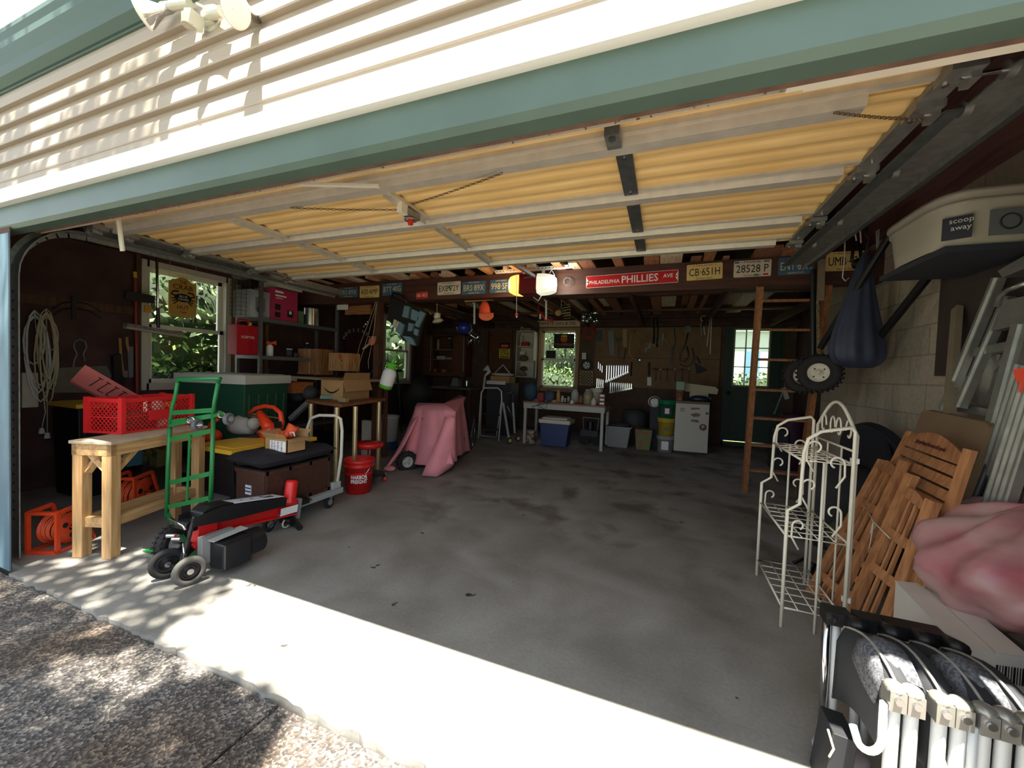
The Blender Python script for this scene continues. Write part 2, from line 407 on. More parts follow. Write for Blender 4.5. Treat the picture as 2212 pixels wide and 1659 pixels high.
# pegboard panel on the back wall
PEG = mat('pegboard_brown', (142, 112, 84), 0.85, noise=0.2, scale=4)
mb = MB(); a = W(1288, 708, y=YB - 0.06); b = W(1556, 850, y=YB - 0.06)
mb.ab((a.x, YB - 0.075, 1.02), (4.28, YB - 0.05, 2.24), PEG); mb.ab((a.x, YB - 0.085, 1.62), (4.28, YB - 0.07, 1.63), STUD)
tag(mb.build('pegboard'), 'brown hardboard panel full of hanging hand tools right of the back window', 'pegboard')
# front wall
mb = MB()
mb.ab((XL - 0.12, 0.0, 0), (-0.155, 0.004, 2.72), DKRED); mb.ab((4.3, 0.0, 0), (XR + 0.2, 0.12, 2.72), DKRED)
mb.ab((-0.15, 0.0, 1.99), (4.3, 0.12, 2.75), DKRED)
struct(mb, 'wall_front', loc=(0, 0, 0))
# roof
DECK = wood('roof_deck', (126, 98, 72), (96, 70, 50), 'x', scale=4)
def roofz(y): return (2.62 + (RIDGE - 2.62) * (y / 3.7)) if y < 3.7 else (RIDGE - (RIDGE - 2.6) * (y - 3.7) / 3.7)
mb = MB()
mb.prism([(XL - 0.3, 0.0, roofz(0.0) + 0.28), (XL - 0.3, 3.7, RIDGE + 0.28), (XL - 0.3, 3.7, RIDGE), (XL - 0.3, 0.0, roofz(0.0) + 0.1)], (8.5, 0, 0), DECK)
mb.prism([(XL - 0.3, 3.7, RIDGE + 0.28), (XL - 0.3, YB + 0.4, 2.72), (XL - 0.3, YB + 0.4, 2.44), (XL - 0.3, 3.7, RIDGE)], (8.5, 0, 0), DECK)
struct(mb, 'ceiling', loc=(0, 0, 2.6))
RAFT = wood('rafter', (100, 70, 48), (74, 50, 36), 'y')
for k in range(13):
    x = XL + 0.3 + k * 0.6
    mb = MB(); mb.prism([(x, 0.12, roofz(0.12) - 0.03), (x, 3.7, RIDGE - 0.02), (x, 3.7, RIDGE - 0.16), (x, 0.12, roofz(0.12) - 0.15)], (0.04, 0, 0), RAFT)
    mb.prism([(x, 3.7, RIDGE - 0.02), (x, YB, 2.56), (x, YB, 2.44), (x, 3.7, RIDGE - 0.16)], (0.04, 0, 0), RAFT)
    struct(mb, 'trim_%d' % (10 + k))

# ------------------------------------------------------------------ exterior header, siding, trim, gutter
SIDE = mat('vinyl_siding', (170, 156, 140), 0.5, noise=0.05, scale=3)
def siding(mb, x0, x1, z0, n, h=0.102, y=0.0):
    for k in range(n):
        z = z0 + k * h
        prof = [(y, z), (y - 0.024, z), (y - 0.026, z + 0.006), (y - 0.022, z + 0.05), (y - 0.012, z + 0.075), (y - 0.004, z + 0.085), (y - 0.002, z + h), (y, z + h)]
        mb.prism([(x0, a, b) for a, b in prof], (x1 - x0, 0, 0), SIDE)
mb = MB(); siding(mb, XL - 0.12, 5.8, 2.20, 5); struct(mb, 'siding')
mb = MB(); mb.ab((XL - 0.12, -0.034, 2.085), (5.8, 0.0, 2.158), WHITE); mb.ab((XL - 0.12, -0.022, 2.158), (5.8, 0.0, 2.2), SIDE)
mb.ab((XL - 0.12, -0.040, 2.078), (5.8, 0.0, 2.086), WHITE)
struct(mb, 'trim_3')
mb = MB()
mb.ab((XL - 0.12, -0.006, 1.972), (5.8, 0.0, 2.078), GREEN)
mb.prism([(XL - .12, -0.006, 1.972), (XL - .12, 0.012, 1.955), (XL - .12, 0.07, 1.955), (XL - .12, 0.07, 1.99), (XL - .12, 0.0, 1.99)], (7.9, 0, 0), GREEN)
mb.ab((-0.15, 0.07, 1.965), (4.3, 0.105, 1.99), mat('old_brown_wood', (120, 92, 76), 0.9, noise=0.4, scale=14))
struct(mb, 'trim_4')
mb = MB(); mb.ab((-0.30, -0.006, 0.0), (-0.152, 0.0, 1.93), BLUEJ); mb.ab((XL - .12, -0.012, 0.0), (-0.30, 0.0, 1.93), BLUEJ); struct(mb, 'trim_5')
mb = MB(); mb.ab((4.3, -0.02, 0.0), (4.46, 0.0, 1.93), BLUEJ); mb.ab((4.3, 0.0, 0.0), (4.36, 0.06, 1.955), BLUEJ); struct(mb, 'trim_6')
# soffit and K-profile gutter
mb = MB(); mb.ab((XL - 0.3, -0.012, 2.70), (5.9, 0.0, 2.74), GREEN); struct(mb, 'trim_7')
mb = MB(); g = [(0.0, 2.71), (0.0, 2.92), (-0.088, 2.92), (-0.09, 2.895), (-0.082, 2.87), (-0.082, 2.83), (-0.06, 2.775), (-0.05, 2.735), (-0.02, 2.712)]
mb.prism([(XL - 0.3, a, b) for a, b in g], (8.2, 0, 0), mat('gutter_green', (72, 94, 88), 0.5))
tag(mb.build('rain_gutter'), 'green metal rain gutter under the eave at the upper left', 'gutter')

# ------------------------------------------------------------------ windows and back door
VINYL = mat('white_vinyl', (228, 222, 208), 0.45)
def window(name, axis, c, a0, a1, z0, z1, inward, blabel=None, casing=OFFW):
    """double hung; axis 'x': in plane x=c spanning y; inward = +1/-1 direction of the room along the axis"""
    def P(a, z, d):
        return Vector((c + d * inward, a, z)) if axis == 'x' else Vector((a, c + d * inward, z))
    def bx(mb, a, b, p, q, d0, d1, m): mb.ab(P(a, p, d0), P(b, q, d1), m)
    mb = MB(); w = 0.05
    for (a, b, p, q) in ((a0 - w, a0 + 0.02, z0 - w, z1 + w), (a1 - 0.02, a1 + w, z0 - w, z1 + w), (a0, a1, z1 - 0.02, z1 + w), (a0, a1, z0 - w, z0 + 0.03)):
        bx(mb, a, b, p, q, -0.12, 0.018, casing)
    fr = struct(mb, name)
    zm = (z0 + z1) / 2; t = 0.045
    for k, (p, q, d) in enumerate(((z0 + 0.03, zm + 0.02, -0.03), (zm - 0.02, z1 - 0.02, -0.07))):
        mb = MB()
        bx(mb, a0 + 0.02, a0 + 0.02 + t, p, q, d - 0.03, d, VINYL); bx(mb, a1 - 0.02 - t, a1 - 0.02, p, q, d - 0.03, d, VINYL)
        bx(mb, a0 + 0.02, a1 - 0.02, p, p + t, d - 0.03, d, VINYL); bx(mb, a0 + 0.02, a1 - 0.02, q - t, q, d - 0.03, d, VINYL)
        sash = mb.build('sash', fr)
        mb = MB(); bx(mb, a0 + 0.03 + t, a1 - 0.03 - t, p + t, q - t, d - 0.018, d - 0.014, GLASS); mb.build('pane', sash)
    return fr
window('window_1', 'x', XL, *WL, 1)
window('window_2', 'x', XL, *WL2, 1)
window('window_3', 'y', YB, *WB, -1, casing=wood('window_casing', (196, 160, 112), (160, 124, 84), 'z'))
# back door, green with a nine-light window
DGREEN = mat('door_green', (52, 72, 62), 0.5, noise=0.1)
DFR = mat('door_lite_frame', (150, 158, 120), 0.5)
x0, x1, z0, z1 = DB
gx0, gx1, gz0, gz1 = 4.52, 5.10, 1.14, 2.21
mb = MB(); yd = YB + 0.03
wall_holes(mb, 'y', yd, yd + 0.045, x0 + 0.05, x1 - 0.05, z0 + 0.025, z1 - 0.04, [(gx0, gx1, gz0, gz1)], DGREEN)
for (a, b) in ((4.5, 4.8), (4.9, 5.2)):
    for (p, q) in ((0.2, 0.9),):
        mb.ab((a, yd - 0.012, p), (a + 0.02, yd, q), DGREEN); mb.ab((b - 0.02, yd - 0.012, p), (b, yd, q), DGREEN); mb.ab((a, yd - 0.012, p), (b, yd, p + 0.02), DGREEN); mb.ab((a, yd - 0.012, q - 0.02), (b, yd, q), DGREEN)
dr = struct(mb, 'door_1')
mb = MB(); mb.ab((x0, YB - 0.02, z0 - .06), (x0 + 0.05, YB + 0.1, z1), DGREEN); mb.ab((x1 - 0.05, YB - 0.02, z0 - .06), (x1, YB + 0.1, z1), DGREEN); mb.ab((x0, YB - 0.02, z1 - 0.04), (x1, YB + 0.1, z1), DGREEN)
mb.ab((x0, YB - 0.02, 0), (x1, YB + 0.1, z0), DGREEN); mb.build('door_frame', dr)
mb = MB()
for k in range(4):
    x = gx0 + (gx1 - gx0) * k / 3; z = gz0 + (gz1 - gz0) * k / 3; e = 0.014 if k in (0, 3) else 0.008
    mb.ab((x - e, yd - 0.014, gz0), (x + e, yd + 0.05, gz1), DFR); mb.ab((gx0, yd - 0.012, z - e), (gx1, yd + 0.05, z + e), DFR)
lf = mb.build('lite_frame', dr)
mb = MB(); mb.ab((gx0, yd + 0.02, gz0), (gx1, yd + 0.024, gz1), GLASS); mb.build('pane', lf)
mb = MB(); mb.cyl((4.46, yd - 0.05, 1.0), (4.46, yd, 1.0), 0.02, BLKM); mb.ball((4.46, yd - 0.055, 1.0), 0.03, BLKM); mb.build('door_knob', dr)

# ------------------------------------------------------------------ the big beam across the garage
BEAM = wood('beam_brown', (88, 54, 42), (68, 40, 32), 'x', scale=3)
mb = MB(); mb.ab((XL, 3.2, 2.12), (XN, 3.34, 2.39), BEAM); struct(mb, 'trim_8')
mb = MB(); px = W(816, 760, y=3.25).x; mb.ab((px - 0.05, 3.22, 0), (px + 0.04, 3.31, 2.12), STUD); struct(mb, 'trim_9')
mb = MB(); mb.ab((XL, 4.15, 2.36), (XR, 4.24, 2.39), RAFT); mb.ab((XL, 4.36, 2.36), (XR, 4.45, 2.39), RAFT); mb.ab((XL, 4.65, 2.36), (XR, 4.75, 2.39), RAFT); mb.ab((XL, 6.0, 2.36), (XR, 6.1, 2.39), RAFT); struct(mb, 'trim_40')
# ceiling joists behind the beam
for k in range(7):
    x = XL + 0.55 + k * 1.1
    mb = MB(); mb.ab((x, 3.34, 2.25), (x + 0.04, YB - .1, 2.36), RAFT); struct(mb, 'trim_%d' % (30 + k))
# ================================================================== TREES AND SHRUBS OUTSIDE
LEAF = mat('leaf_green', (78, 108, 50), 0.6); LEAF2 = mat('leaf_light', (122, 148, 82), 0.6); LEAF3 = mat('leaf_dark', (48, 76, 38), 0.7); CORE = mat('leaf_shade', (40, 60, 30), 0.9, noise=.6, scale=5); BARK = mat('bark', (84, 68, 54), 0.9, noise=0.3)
def leaves(mb, c, rad, n, size, seed, mats=(0, 1, 2), flat=0.0, shell=False):
    r = random.Random(seed); ms = [LEAF, LEAF2, LEAF3]; c = Vector(c)
    for i in range(n):
        while True:
            p = V(r.uniform(-1, 1), r.uniform(-1, 1), r.uniform(-1, 1))
            if p.length < 1.05 and p.length > (0.78 if shell else r.random() * 0.8): break
        p = c + V(p.x * rad[0], p.y * rad[1], p.z * rad[2]); s = size * r.uniform(0.6, 1.3)
        a = V(r.uniform(-1, 1), r.uniform(-1, 1), r.uniform(-1, 1) * (1 - flat)).normalized(); b = a.orthogonal().normalized()
        b = (Matrix.Rotation(r.uniform(0, 6.28), 3, a) @ b); 
        mb.add([p - a * s, p + b * s * 0.45, p + a * s, p - b * s * 0.45], [(0, 1, 2, 3)], ms[mats[r.randrange(len(mats))]])
def tree(name, label, base, h, crowns, n, size, seed, cat='tree', core=False):
    t = thing(name, label, cat, base)
    mb = MB(); b = Vector(base)
    mb.tube([b, b + V(0.1, 0.05, h * 0.4), b + V(0.0, 0.1, h * 0.75)], 0.1, BARK, 8, rs=[0.16, 0.12, 0.06])
    for c, rad in crowns: mb.tube([b + V(0.05, 0.08, h * 0.5), (b + V(0, 0, h * 0.6) + Vector(c)) / 2, Vector(c)], 0.04, BARK, 6, rs=[.07, .04, .015])
    mb.build('trunk', t)
    mb = MB()
    for i, (c, rad) in enumerate(crowns):
        leaves(mb, c, rad, n, size, seed + i, shell=core)
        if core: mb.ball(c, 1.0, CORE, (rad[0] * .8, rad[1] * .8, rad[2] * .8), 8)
    f = mb.build('foliage', t); f['kind'] = 'stuff'
    return t
# shade tree over the driveway at the left (dapples the left of the apron and of the siding)
rr = random.Random(11); cr = []
for (x, y, z, a) in ((-2.6, -2.6, 6.2, 1.5), (-0.6, -1.9, 6.4, 1.2), (0.9, -1.75, 6.1, 0.85), (-1.4, -1.2, 5.2, 0.8), (-3.4, -1.0, 5.4, 1.2), (0.6, -3.4, 6.8, 1.2), (2.6, -3.0, 7.0, 0.9), (-1.2, -4.0, 6.6, 1.5), (2.0, -2.3, 6.4, 0.5), (1.2, -4.6, 7.2, 1.1), (0.2, -2.6, 5.4, 0.8), (0.1, -1.25, 6.0, .6), (1.2, -1.35, 6.1, .55), (-.8, -1.35, 6.0, .7), (1.7, -2.1, 6.2, .6), (0.2, -2.1, 6.1, .8), (-1.3, -2.1, 6.0, .8), (2.4, -1.9, 6.4, .35), (3.0, -2.2, 6.6, .3)):
    cr.append(((x, y, z), (a, a, a * 0.5)))
tree('shade_tree', 'leafy tree over the driveway whose tips show past the gutter at the upper left', (-4.2, -4.6, -0.15), 6.4, cr, 620, 0.075, 5)
# greenery behind the windows
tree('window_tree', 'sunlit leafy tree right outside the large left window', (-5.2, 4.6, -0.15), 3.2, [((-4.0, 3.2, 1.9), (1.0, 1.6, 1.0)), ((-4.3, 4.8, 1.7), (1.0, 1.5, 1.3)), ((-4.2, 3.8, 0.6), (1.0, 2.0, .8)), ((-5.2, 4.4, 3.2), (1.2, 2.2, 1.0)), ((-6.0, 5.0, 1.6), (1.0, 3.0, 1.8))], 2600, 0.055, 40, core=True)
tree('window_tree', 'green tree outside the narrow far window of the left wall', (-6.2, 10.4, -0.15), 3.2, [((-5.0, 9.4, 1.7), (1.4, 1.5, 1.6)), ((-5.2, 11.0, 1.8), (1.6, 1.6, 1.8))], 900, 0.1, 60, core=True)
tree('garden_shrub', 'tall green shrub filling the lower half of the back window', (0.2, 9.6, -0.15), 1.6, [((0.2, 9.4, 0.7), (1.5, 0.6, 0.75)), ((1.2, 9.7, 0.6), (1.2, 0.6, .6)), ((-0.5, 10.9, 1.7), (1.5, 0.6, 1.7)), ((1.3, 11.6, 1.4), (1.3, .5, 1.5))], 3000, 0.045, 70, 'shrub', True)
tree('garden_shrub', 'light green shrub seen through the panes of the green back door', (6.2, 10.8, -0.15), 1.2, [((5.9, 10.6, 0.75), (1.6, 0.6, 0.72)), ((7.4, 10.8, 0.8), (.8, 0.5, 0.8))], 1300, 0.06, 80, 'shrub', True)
HW = mat('neighbour_house_wall', (196, 200, 196), 0.8)
mb = MB(); mb.ab((2.5, 17, -0.15), (9.2, 21, 3.2), HW); mb.prism([(2.3, 16.8, 3.2), (9.4, 16.8, 3.2), (9.4, 19, 5.0), (2.3, 19, 5.0)], (0, 0, 0.1), mat('roof_grey', (120, 124, 130), 0.9)); mb.ab((6.3, 16.9, 0), (6.8, 17.0, 2.4), mat('blue_shutter', (90, 130, 160), 0.6))
tag(mb.build('neighbour_house'), 'pale neighbouring house beyond the back door window', 'house')
# ================================================================== OVERHEAD DOOR
YEL = mat('yellow_foam_panel', (222, 190, 130), 0.7, noise=0.12, scale=7, col2=(208, 172, 108), stretch=(0.4, 3, 1))
SPECK = mat('speckled_vinyl', (240, 226, 202), 0.6, scale=60, col2=(130, 104, 84), lo=0.33, hi=0.40)
GD = thing('garage_door', 'raised sectional garage door hanging under the ceiling with yellow ribbed panels', 'garage door', (2.0, 1.0, 2.1))
DX0, DX1, DZ = -0.15, 4.03, 2.115
seams = [0.36, 0.90, 1.40, 1.80]
for k in range(4):
    y0 = 0.30 if k == 0 else seams[k - 1] + 0.004; y1 = seams[k]
    if k == 0: y1 = 0.44
    if k == 1: y0 = 0.446
    mb = MB(); n = 3 if k == 0 else (10 if k < 3 else 8); prof = []
    for i in range(n * 4 + 1):
        t = i / (n * 4); y = y0 + (y1 - y0) * t
        prof.append((y, DZ - 0.010 * (0.5 + 0.5 * math.sin(t * n * 0.5 * 2 * PI)) - (0.004 if (i % 8) < 4 else 0)))
    prof += [(y1, DZ + 0.03), (y0, DZ + 0.03)]
    mb.prism([(DX0 + 0.04, a, b) for a, b in prof], (DX1 - DX0 - 0.08, 0, 0), YEL)
    mb.build('door_panel', GD)
mb = MB(); mb.prism([(DX0 - 0.1, 0.15, 1.985), (DX0 - 0.1, 0.235, 2.035), (DX0 - 0.1, 0.25, 2.07), (DX0 - 0.1, 0.15, 2.03)], (DX1 - DX0 + 0.16, 0, 0), SPECK); mb.build('bottom_rail', GD)
mb = MB(); mb.ab((3.56, 0.108, 1.972), (4.4, 0.135, 1.985), OFFW); mb.ab((3.60, 0.135, 1.976), (4.4, 0.15, 1.99), OFFW); mb.build('weather_strip', GD)
for (a, b, e) in ((0.415, 0.49, 3.83), (0.87, 0.945, 3.93), (1.37, 1.445, 3.93), (1.735, 1.80, 3.9)):
    mb = MB(); mb.ab((DX0, a - 0.035, DZ - 0.022), (DX1, a - 0.012, DZ), STRUT)
    mb.prism([(DX0 + 0.03, a, DZ), (DX0 + 0.03, a + 0.01, DZ - 0.045), (DX0 + 0.03, b - 0.01, DZ - 0.045), (DX0 + 0.03, b, DZ)], (e - DX0 - 0.03, 0, 0), STRUT)
    mb.build('strut', GD)
for (x, ya, yb, m, wd) in ((-0.13, 0.32, 1.8, GALV, 0.06), (0.92, 0.5, 1.76, STRUT, 0.035), (2.03, 0.5, 1.76, STRUT, 0.035), (3.13, 0.5, 1.76, STEELD, 0.06), (4.0, 0.32, 1.8, GALV, 0.06)):
    mb = MB()
    for (p, q) in ((ya, 0.86), (0.955, 1.36), (1.455, 1.725)):
        mb.ab((x - wd / 2, p, DZ - 0.03), (x + wd / 2, q, DZ - 0.012), m)
        if wd < 0.05: mb.ab((x - wd / 2, p, DZ - 0.05), (x - wd / 2 + 0.006, q, DZ - 0.012), m)
        for e in (p + 0.03, q - 0.03): mb.cyl((x, e, DZ - 0.036), (x, e, DZ - 0.03), 0.006, CHROME, n=6)
    mb.build('stile', GD)
# lock and release chains
mb = MB(); mb.box((2.03, 0.70, DZ - 0.06), (0.05, 0.10, 0.03), GALV); mb.cyl((2.03, 0.70, DZ - 0.075), (2.03, 0.70, DZ - 0.11), 0.014, RED, n=8); mb.ring((2.03, 0.70, DZ - 0.085), (0, 0, 1), 0.03, 0.005, GALV, 14, 6)
mb.box((2.03, 0.63, DZ - 0.055), (0.03, 0.05, 0.05), OFFW); lk = mb.build('lock', GD)
CHN = mat('brown_chain', (96, 78, 48), 0.6)
def chain(mb, a, b, n, sag=0.0):
    a, b = Vector(a), Vector(b); d = (b - a) / n
    for i in range(n):
        c = a + d * (i + 0.5); c.z -= sag * (1 - (2 * (i + 0.5) / n - 1) ** 2)
        u = d.normalized(); s = Vector((0, 0, 1)) if i % 2 else u.cross(Vector((0, 0, 1))); e = d.length * 0.62
        mb.tube([c - u * e + s * 0.0, c - u * e * .5 + s * 0.004, c + u * e * .5 + s * 0.004, c + u * e, c + u * e * .5 - s * 0.004, c - u * e * .5 - s * 0.004], 0.0018, CHN, 4, True)
for p, q in (((628, 449), (868, 453)), ((890, 441), (1085, 374)), ((1802, 243), (1992, 258))):
    mb = MB(); chain(mb, W(*p, z=2.062), W(*q, z=2.05), 34, 0.004); mb.build('chain', GD)
mb = MB(); c = W(1325, 298, z=2.07); mb.box(c, (0.05, 0.09, 0.03), GALV); mb.cyl(c + V(0, -.03, -.015), c + V(0, -.03, -.025), 0.012, STEELD); mb.build('bracket', GD)
mb = MB(); a = W(480, 462, z=2.06); b = W(700, 405, z=2.06); mb.bar(W(640, 398, z=2.05), W(820, 402, z=2.05), 0.02, 0.01, OFFW); mb.build('handle_bar', GD)
# hinges with rollers along both edges
for x, s in ((-0.13, -1), (4.0, 1)):
    for y in (0.36, 0.52, 0.90, 1.41, 1.77):
        mb = MB(); mb.box((x, y, DZ - 0.04), (0.07, 0.08, 0.02), GALV); mb.box((x + s * 0.02, y, DZ - 0.055), (0.02, 0.05, 0.03), GALV)
        mb.cyl((x, y, DZ - 0.05), (x + s * 0.10, y, DZ - 0.05), 0.006, CHROME, n=8); mb.cyl((x + s * 0.085, y, DZ - 0.05), (x + s * 0.105, y, DZ - 0.05), 0.022, GALV, n=12)
        mb.cyl((x - 0.02, y + 0.02, DZ - 0.055), (x - 0.02, y + 0.02, DZ - 0.048), 0.008, CHROME, n=6); mb.build('hinge', GD)
# tracks: punched angle and channel, with the curve down to the vertical run
def track(x, s, yend, zz=2.065):
    def run(mb, off, wdt, hgt, m):
        pts = [V(x + s * off, 0.07, 0.02), V(x + s * off, 0.07, 1.72)]
        for k in range(1, 8):
            a = k / 8 * PI / 2; pts.append(V(x + s * off, 0.07 + 0.30 * (1 - math.cos(a)), 1.72 + (zz - 1.72) * math.sin(a)))
        pts += [V(x + s * off, 0.40, zz), V(x + s * off, yend, zz + 0.02)]
        for a, b in zip(pts, pts[1:]):
            mb.bar(a, b + (b - a).normalized() * 0.004, wdt, hgt, m, up=(0, -1, 0.02) if (b - a).z > abs((b - a).y) else (0, 0, 1))
    mb = MB(); run(mb, 0.05, 0.006, 0.06, GALV); run(mb, 0.0, 0.12, 0.006, GALV)
    return mb
SLOT = mat('slot_dark', (28, 27, 26), 0.9)
mb = track(-0.33, -1, 2.55)
for k in range(26): mb.cyl((-0.335, 0.067, 0.25 + k * 0.055), (-0.335, 0.0655, 0.25 + k * 0.055), 0.007, SLOT, n=8)
mb.bar((-0.31, 0.36, 2.10), (-0.31, 2.6, 2.12), 0.006, 0.06, GALV); mb.bar((-0.33, 0.36, 2.13), (-0.33, 2.6, 2.15), 0.05, 0.006, GALV)
tag(mb.build('door_track'), 'galvanized door track on the left side bending down beside the blue jamb', 'door track')
mb = track(4.15, 1, 2.3)
mb.bar((4.22, 0.30, 2.10), (4.22, 2.45, 2.12), 0.006, 0.07, STEELD); mb.bar((4.25, 0.30, 2.08), (4.25, 2.45, 2.10), 0.05, 0.006, STEELD)
mb.bar((4.06, 0.50, 2.055), (4.06, 2.2, 2.055), 0.04, 0.01, STEELD)
tag(mb.build('door_track'), 'grey steel door track running back on the right side of the open door', 'door track')
mb = MB(); mb.bar((0.35, 0.25, 2.05), (0.35, 0.27, 1.87), 0.035, 0.008, OFFW); tag(mb.build('metal_tab'), 'beige metal strap hanging below the door at the left front', 'strap')

# ------------------------------------------------------------------ opener
OP = thing('garage_door_opener', 'dark red door opener with lit lamp covers hanging in front of the beam', 'door opener', (1.98, 2.95, 2.1))
ORED = mat('opener_red', (112, 24, 30), 0.35)
L = W(1125, 615, y=2.95); Rr = W(1160, 610, y=2.95)
x0, x1 = W(1122, 612, y=2.95).x, W(1160, 612, y=2.95).x
zt, zb = W(1140, 592, y=2.95).z, W(1140, 634, y=2.95).z
mb = MB(); mb.ab((x0, 2.93, zb), (x1, 3.14, zt), ORED)
mb.ab((x0 + .01, 2.925, zb + .01), (x1 - .01, 2.93, zt - .01), ORED); text(mb, 'LIFTMASTER', (x0 / 2 + x1 / 2, 2.924, zt - 0.045), (1, 0, 0), (0, 0, 1), 0.02, mat('plate_letter_dim', (170, 120, 120), 0.5), fit=0.085)
mb.build('housing', OP, bev=0.006)
AMB = mat('lamp_cover_amber', (250, 190, 110), 0.4, emit=(255, 176, 80), es=0.8)
LWH = mat('lamp_cover_white', (232, 232, 215), 0.4, emit=(240, 240, 215), es=0.28)
BULB = mat('bulb', (255, 255, 240), 0.4, emit=(255, 255, 240), es=2)
def cover(s, xb, m, wdt):
    mb = MB(); yf, yb_ = 2.92, 3.13
    rows = []
    for t in range(7):
        a = t / 6; wv = wdt * math.sin(a * PI / 2) ; sc = math.cos(a * PI / 2 * 0.62)
        zc = (zt + zb) / 2; hh = (zt - zb) / 2 * (0.15 + 0.85 * sc); x = xb + s * wv
        yy = (yf + yb_) / 2; dd = (yb_ - yf) / 2 * (0.2 + 0.8 * sc)
        rows.append([V(x, yy - dd, zc - hh * .6), V(x, yy - dd * .7, zc - hh), V(x, yy + dd * .7, zc - hh), V(x, yy + dd, zc), V(x, yy + dd * .7, zc + hh), V(x, yy - dd * .7, zc + hh), V(x, yy - dd, zc + hh * .6), V(x, yy - dd, zc - hh * .6)])
    mb.grid(rows, m, smooth=False); mb.add(rows[-1][:-1], [tuple(range(7))], m); return mb
cover(-1, x0, AMB, x0 - W(1098, 615, y=2.95).x).build('lamp_cover', OP)['label'] = 'amber lit lamp cover'
xr = W(1196, 610, y=2.95).x
cover(1, x1, LWH, xr - x1).build('lamp_cover', OP)['label'] = 'white lit lamp cover'
mb = MB(); mb.ball((xr - 0.02, 3.0, (zt + zb) / 2 - 0.02), 0.045, BULB, (0.7, 1, 1)); mb.build('bulb', OP)
for x_, e_, c_ in ((xr + .03, 2.2, (1, .93, .8)), (x0 - .16, 0.9, (1, .7, .4))):
    pl_ = bpy.data.lights.new('opener_bulb', 'POINT'); pl_.energy = e_; pl_.color = c_; pl_.shadow_soft_size = .04; po_ = bpy.data.objects.new('opener_bulb', pl_); COL.objects.link(po_); po_.location = (x_, 2.94, (zt + zb) / 2)
mb = MB(); mb.bar((1.98, 0.9, 2.16), (1.98, 2.93, 2.27), 0.03, 0.03, STEELD); mb.bar((1.86, 3.05, 2.30), (1.86, 3.05, 2.42), .02, .02, OFFW); mb.build('rail', OP)
for nm, px, py in (('pull_cord', 1116, 592), ):
    a = W(1116, 592, y=2.9); b = W(1116, 680, y=2.9)
    mb = MB(); mb.cyl(a, b, 0.003, OFFW, n=6); c = mb.build('pull_cord', OP)
    mb = MB(); mb.ball(b, 0.018, RED, (1.2, 1, .8)); mb.cyl(b, b + V(0, 0, -0.03), 0.009, WHITE, n=8); mb.build('handle', c)
mb = MB(); mb.tube([W(1187, 590, y=2.98), W(1192, 583, y=2.98), W(1198, 595, y=2.98), W(1188, 600, y=2.98), W(1184, 597, y=2.98)], 0.003, WHITE, 6); mb.tube([W(1172, 634, y=2.95), W(1163, 650, y=2.95), W(1152, 642, y=2.95)], 0.004, WHITE, 6); mb.build('cable', OP)
# punched angle above the opener
mb = MB(); a = W(1071, 588, y=3.12); b = W(1241, 575, y=3.12)
mb.bar(a, b, 0.03, 0.035, WHITE)
for k in range(22):
    p = a.lerp(b, (k + .5) / 22); mb.cyl(p + V(0, -0.0155, 0), p + V(0, -0.0165, 0), 0.006, SLOT, n=8)
mb.bar(a, a + V(-0.1, 0, 0.09), 0.03, 0.004, WHITE)
mb.bar(V(1.80, 3.12, a.z + .01), V(1.80, 3.12, zt), 0.03, 0.02, WHITE); mb.bar(V(2.02, 3.12, a.z + .02), V(2.02, 3.12, zt), 0.03, 0.02, WHITE)
tag(mb.build('hanging_bracket'), 'white punched angle iron carrying the red door opener', 'bracket')

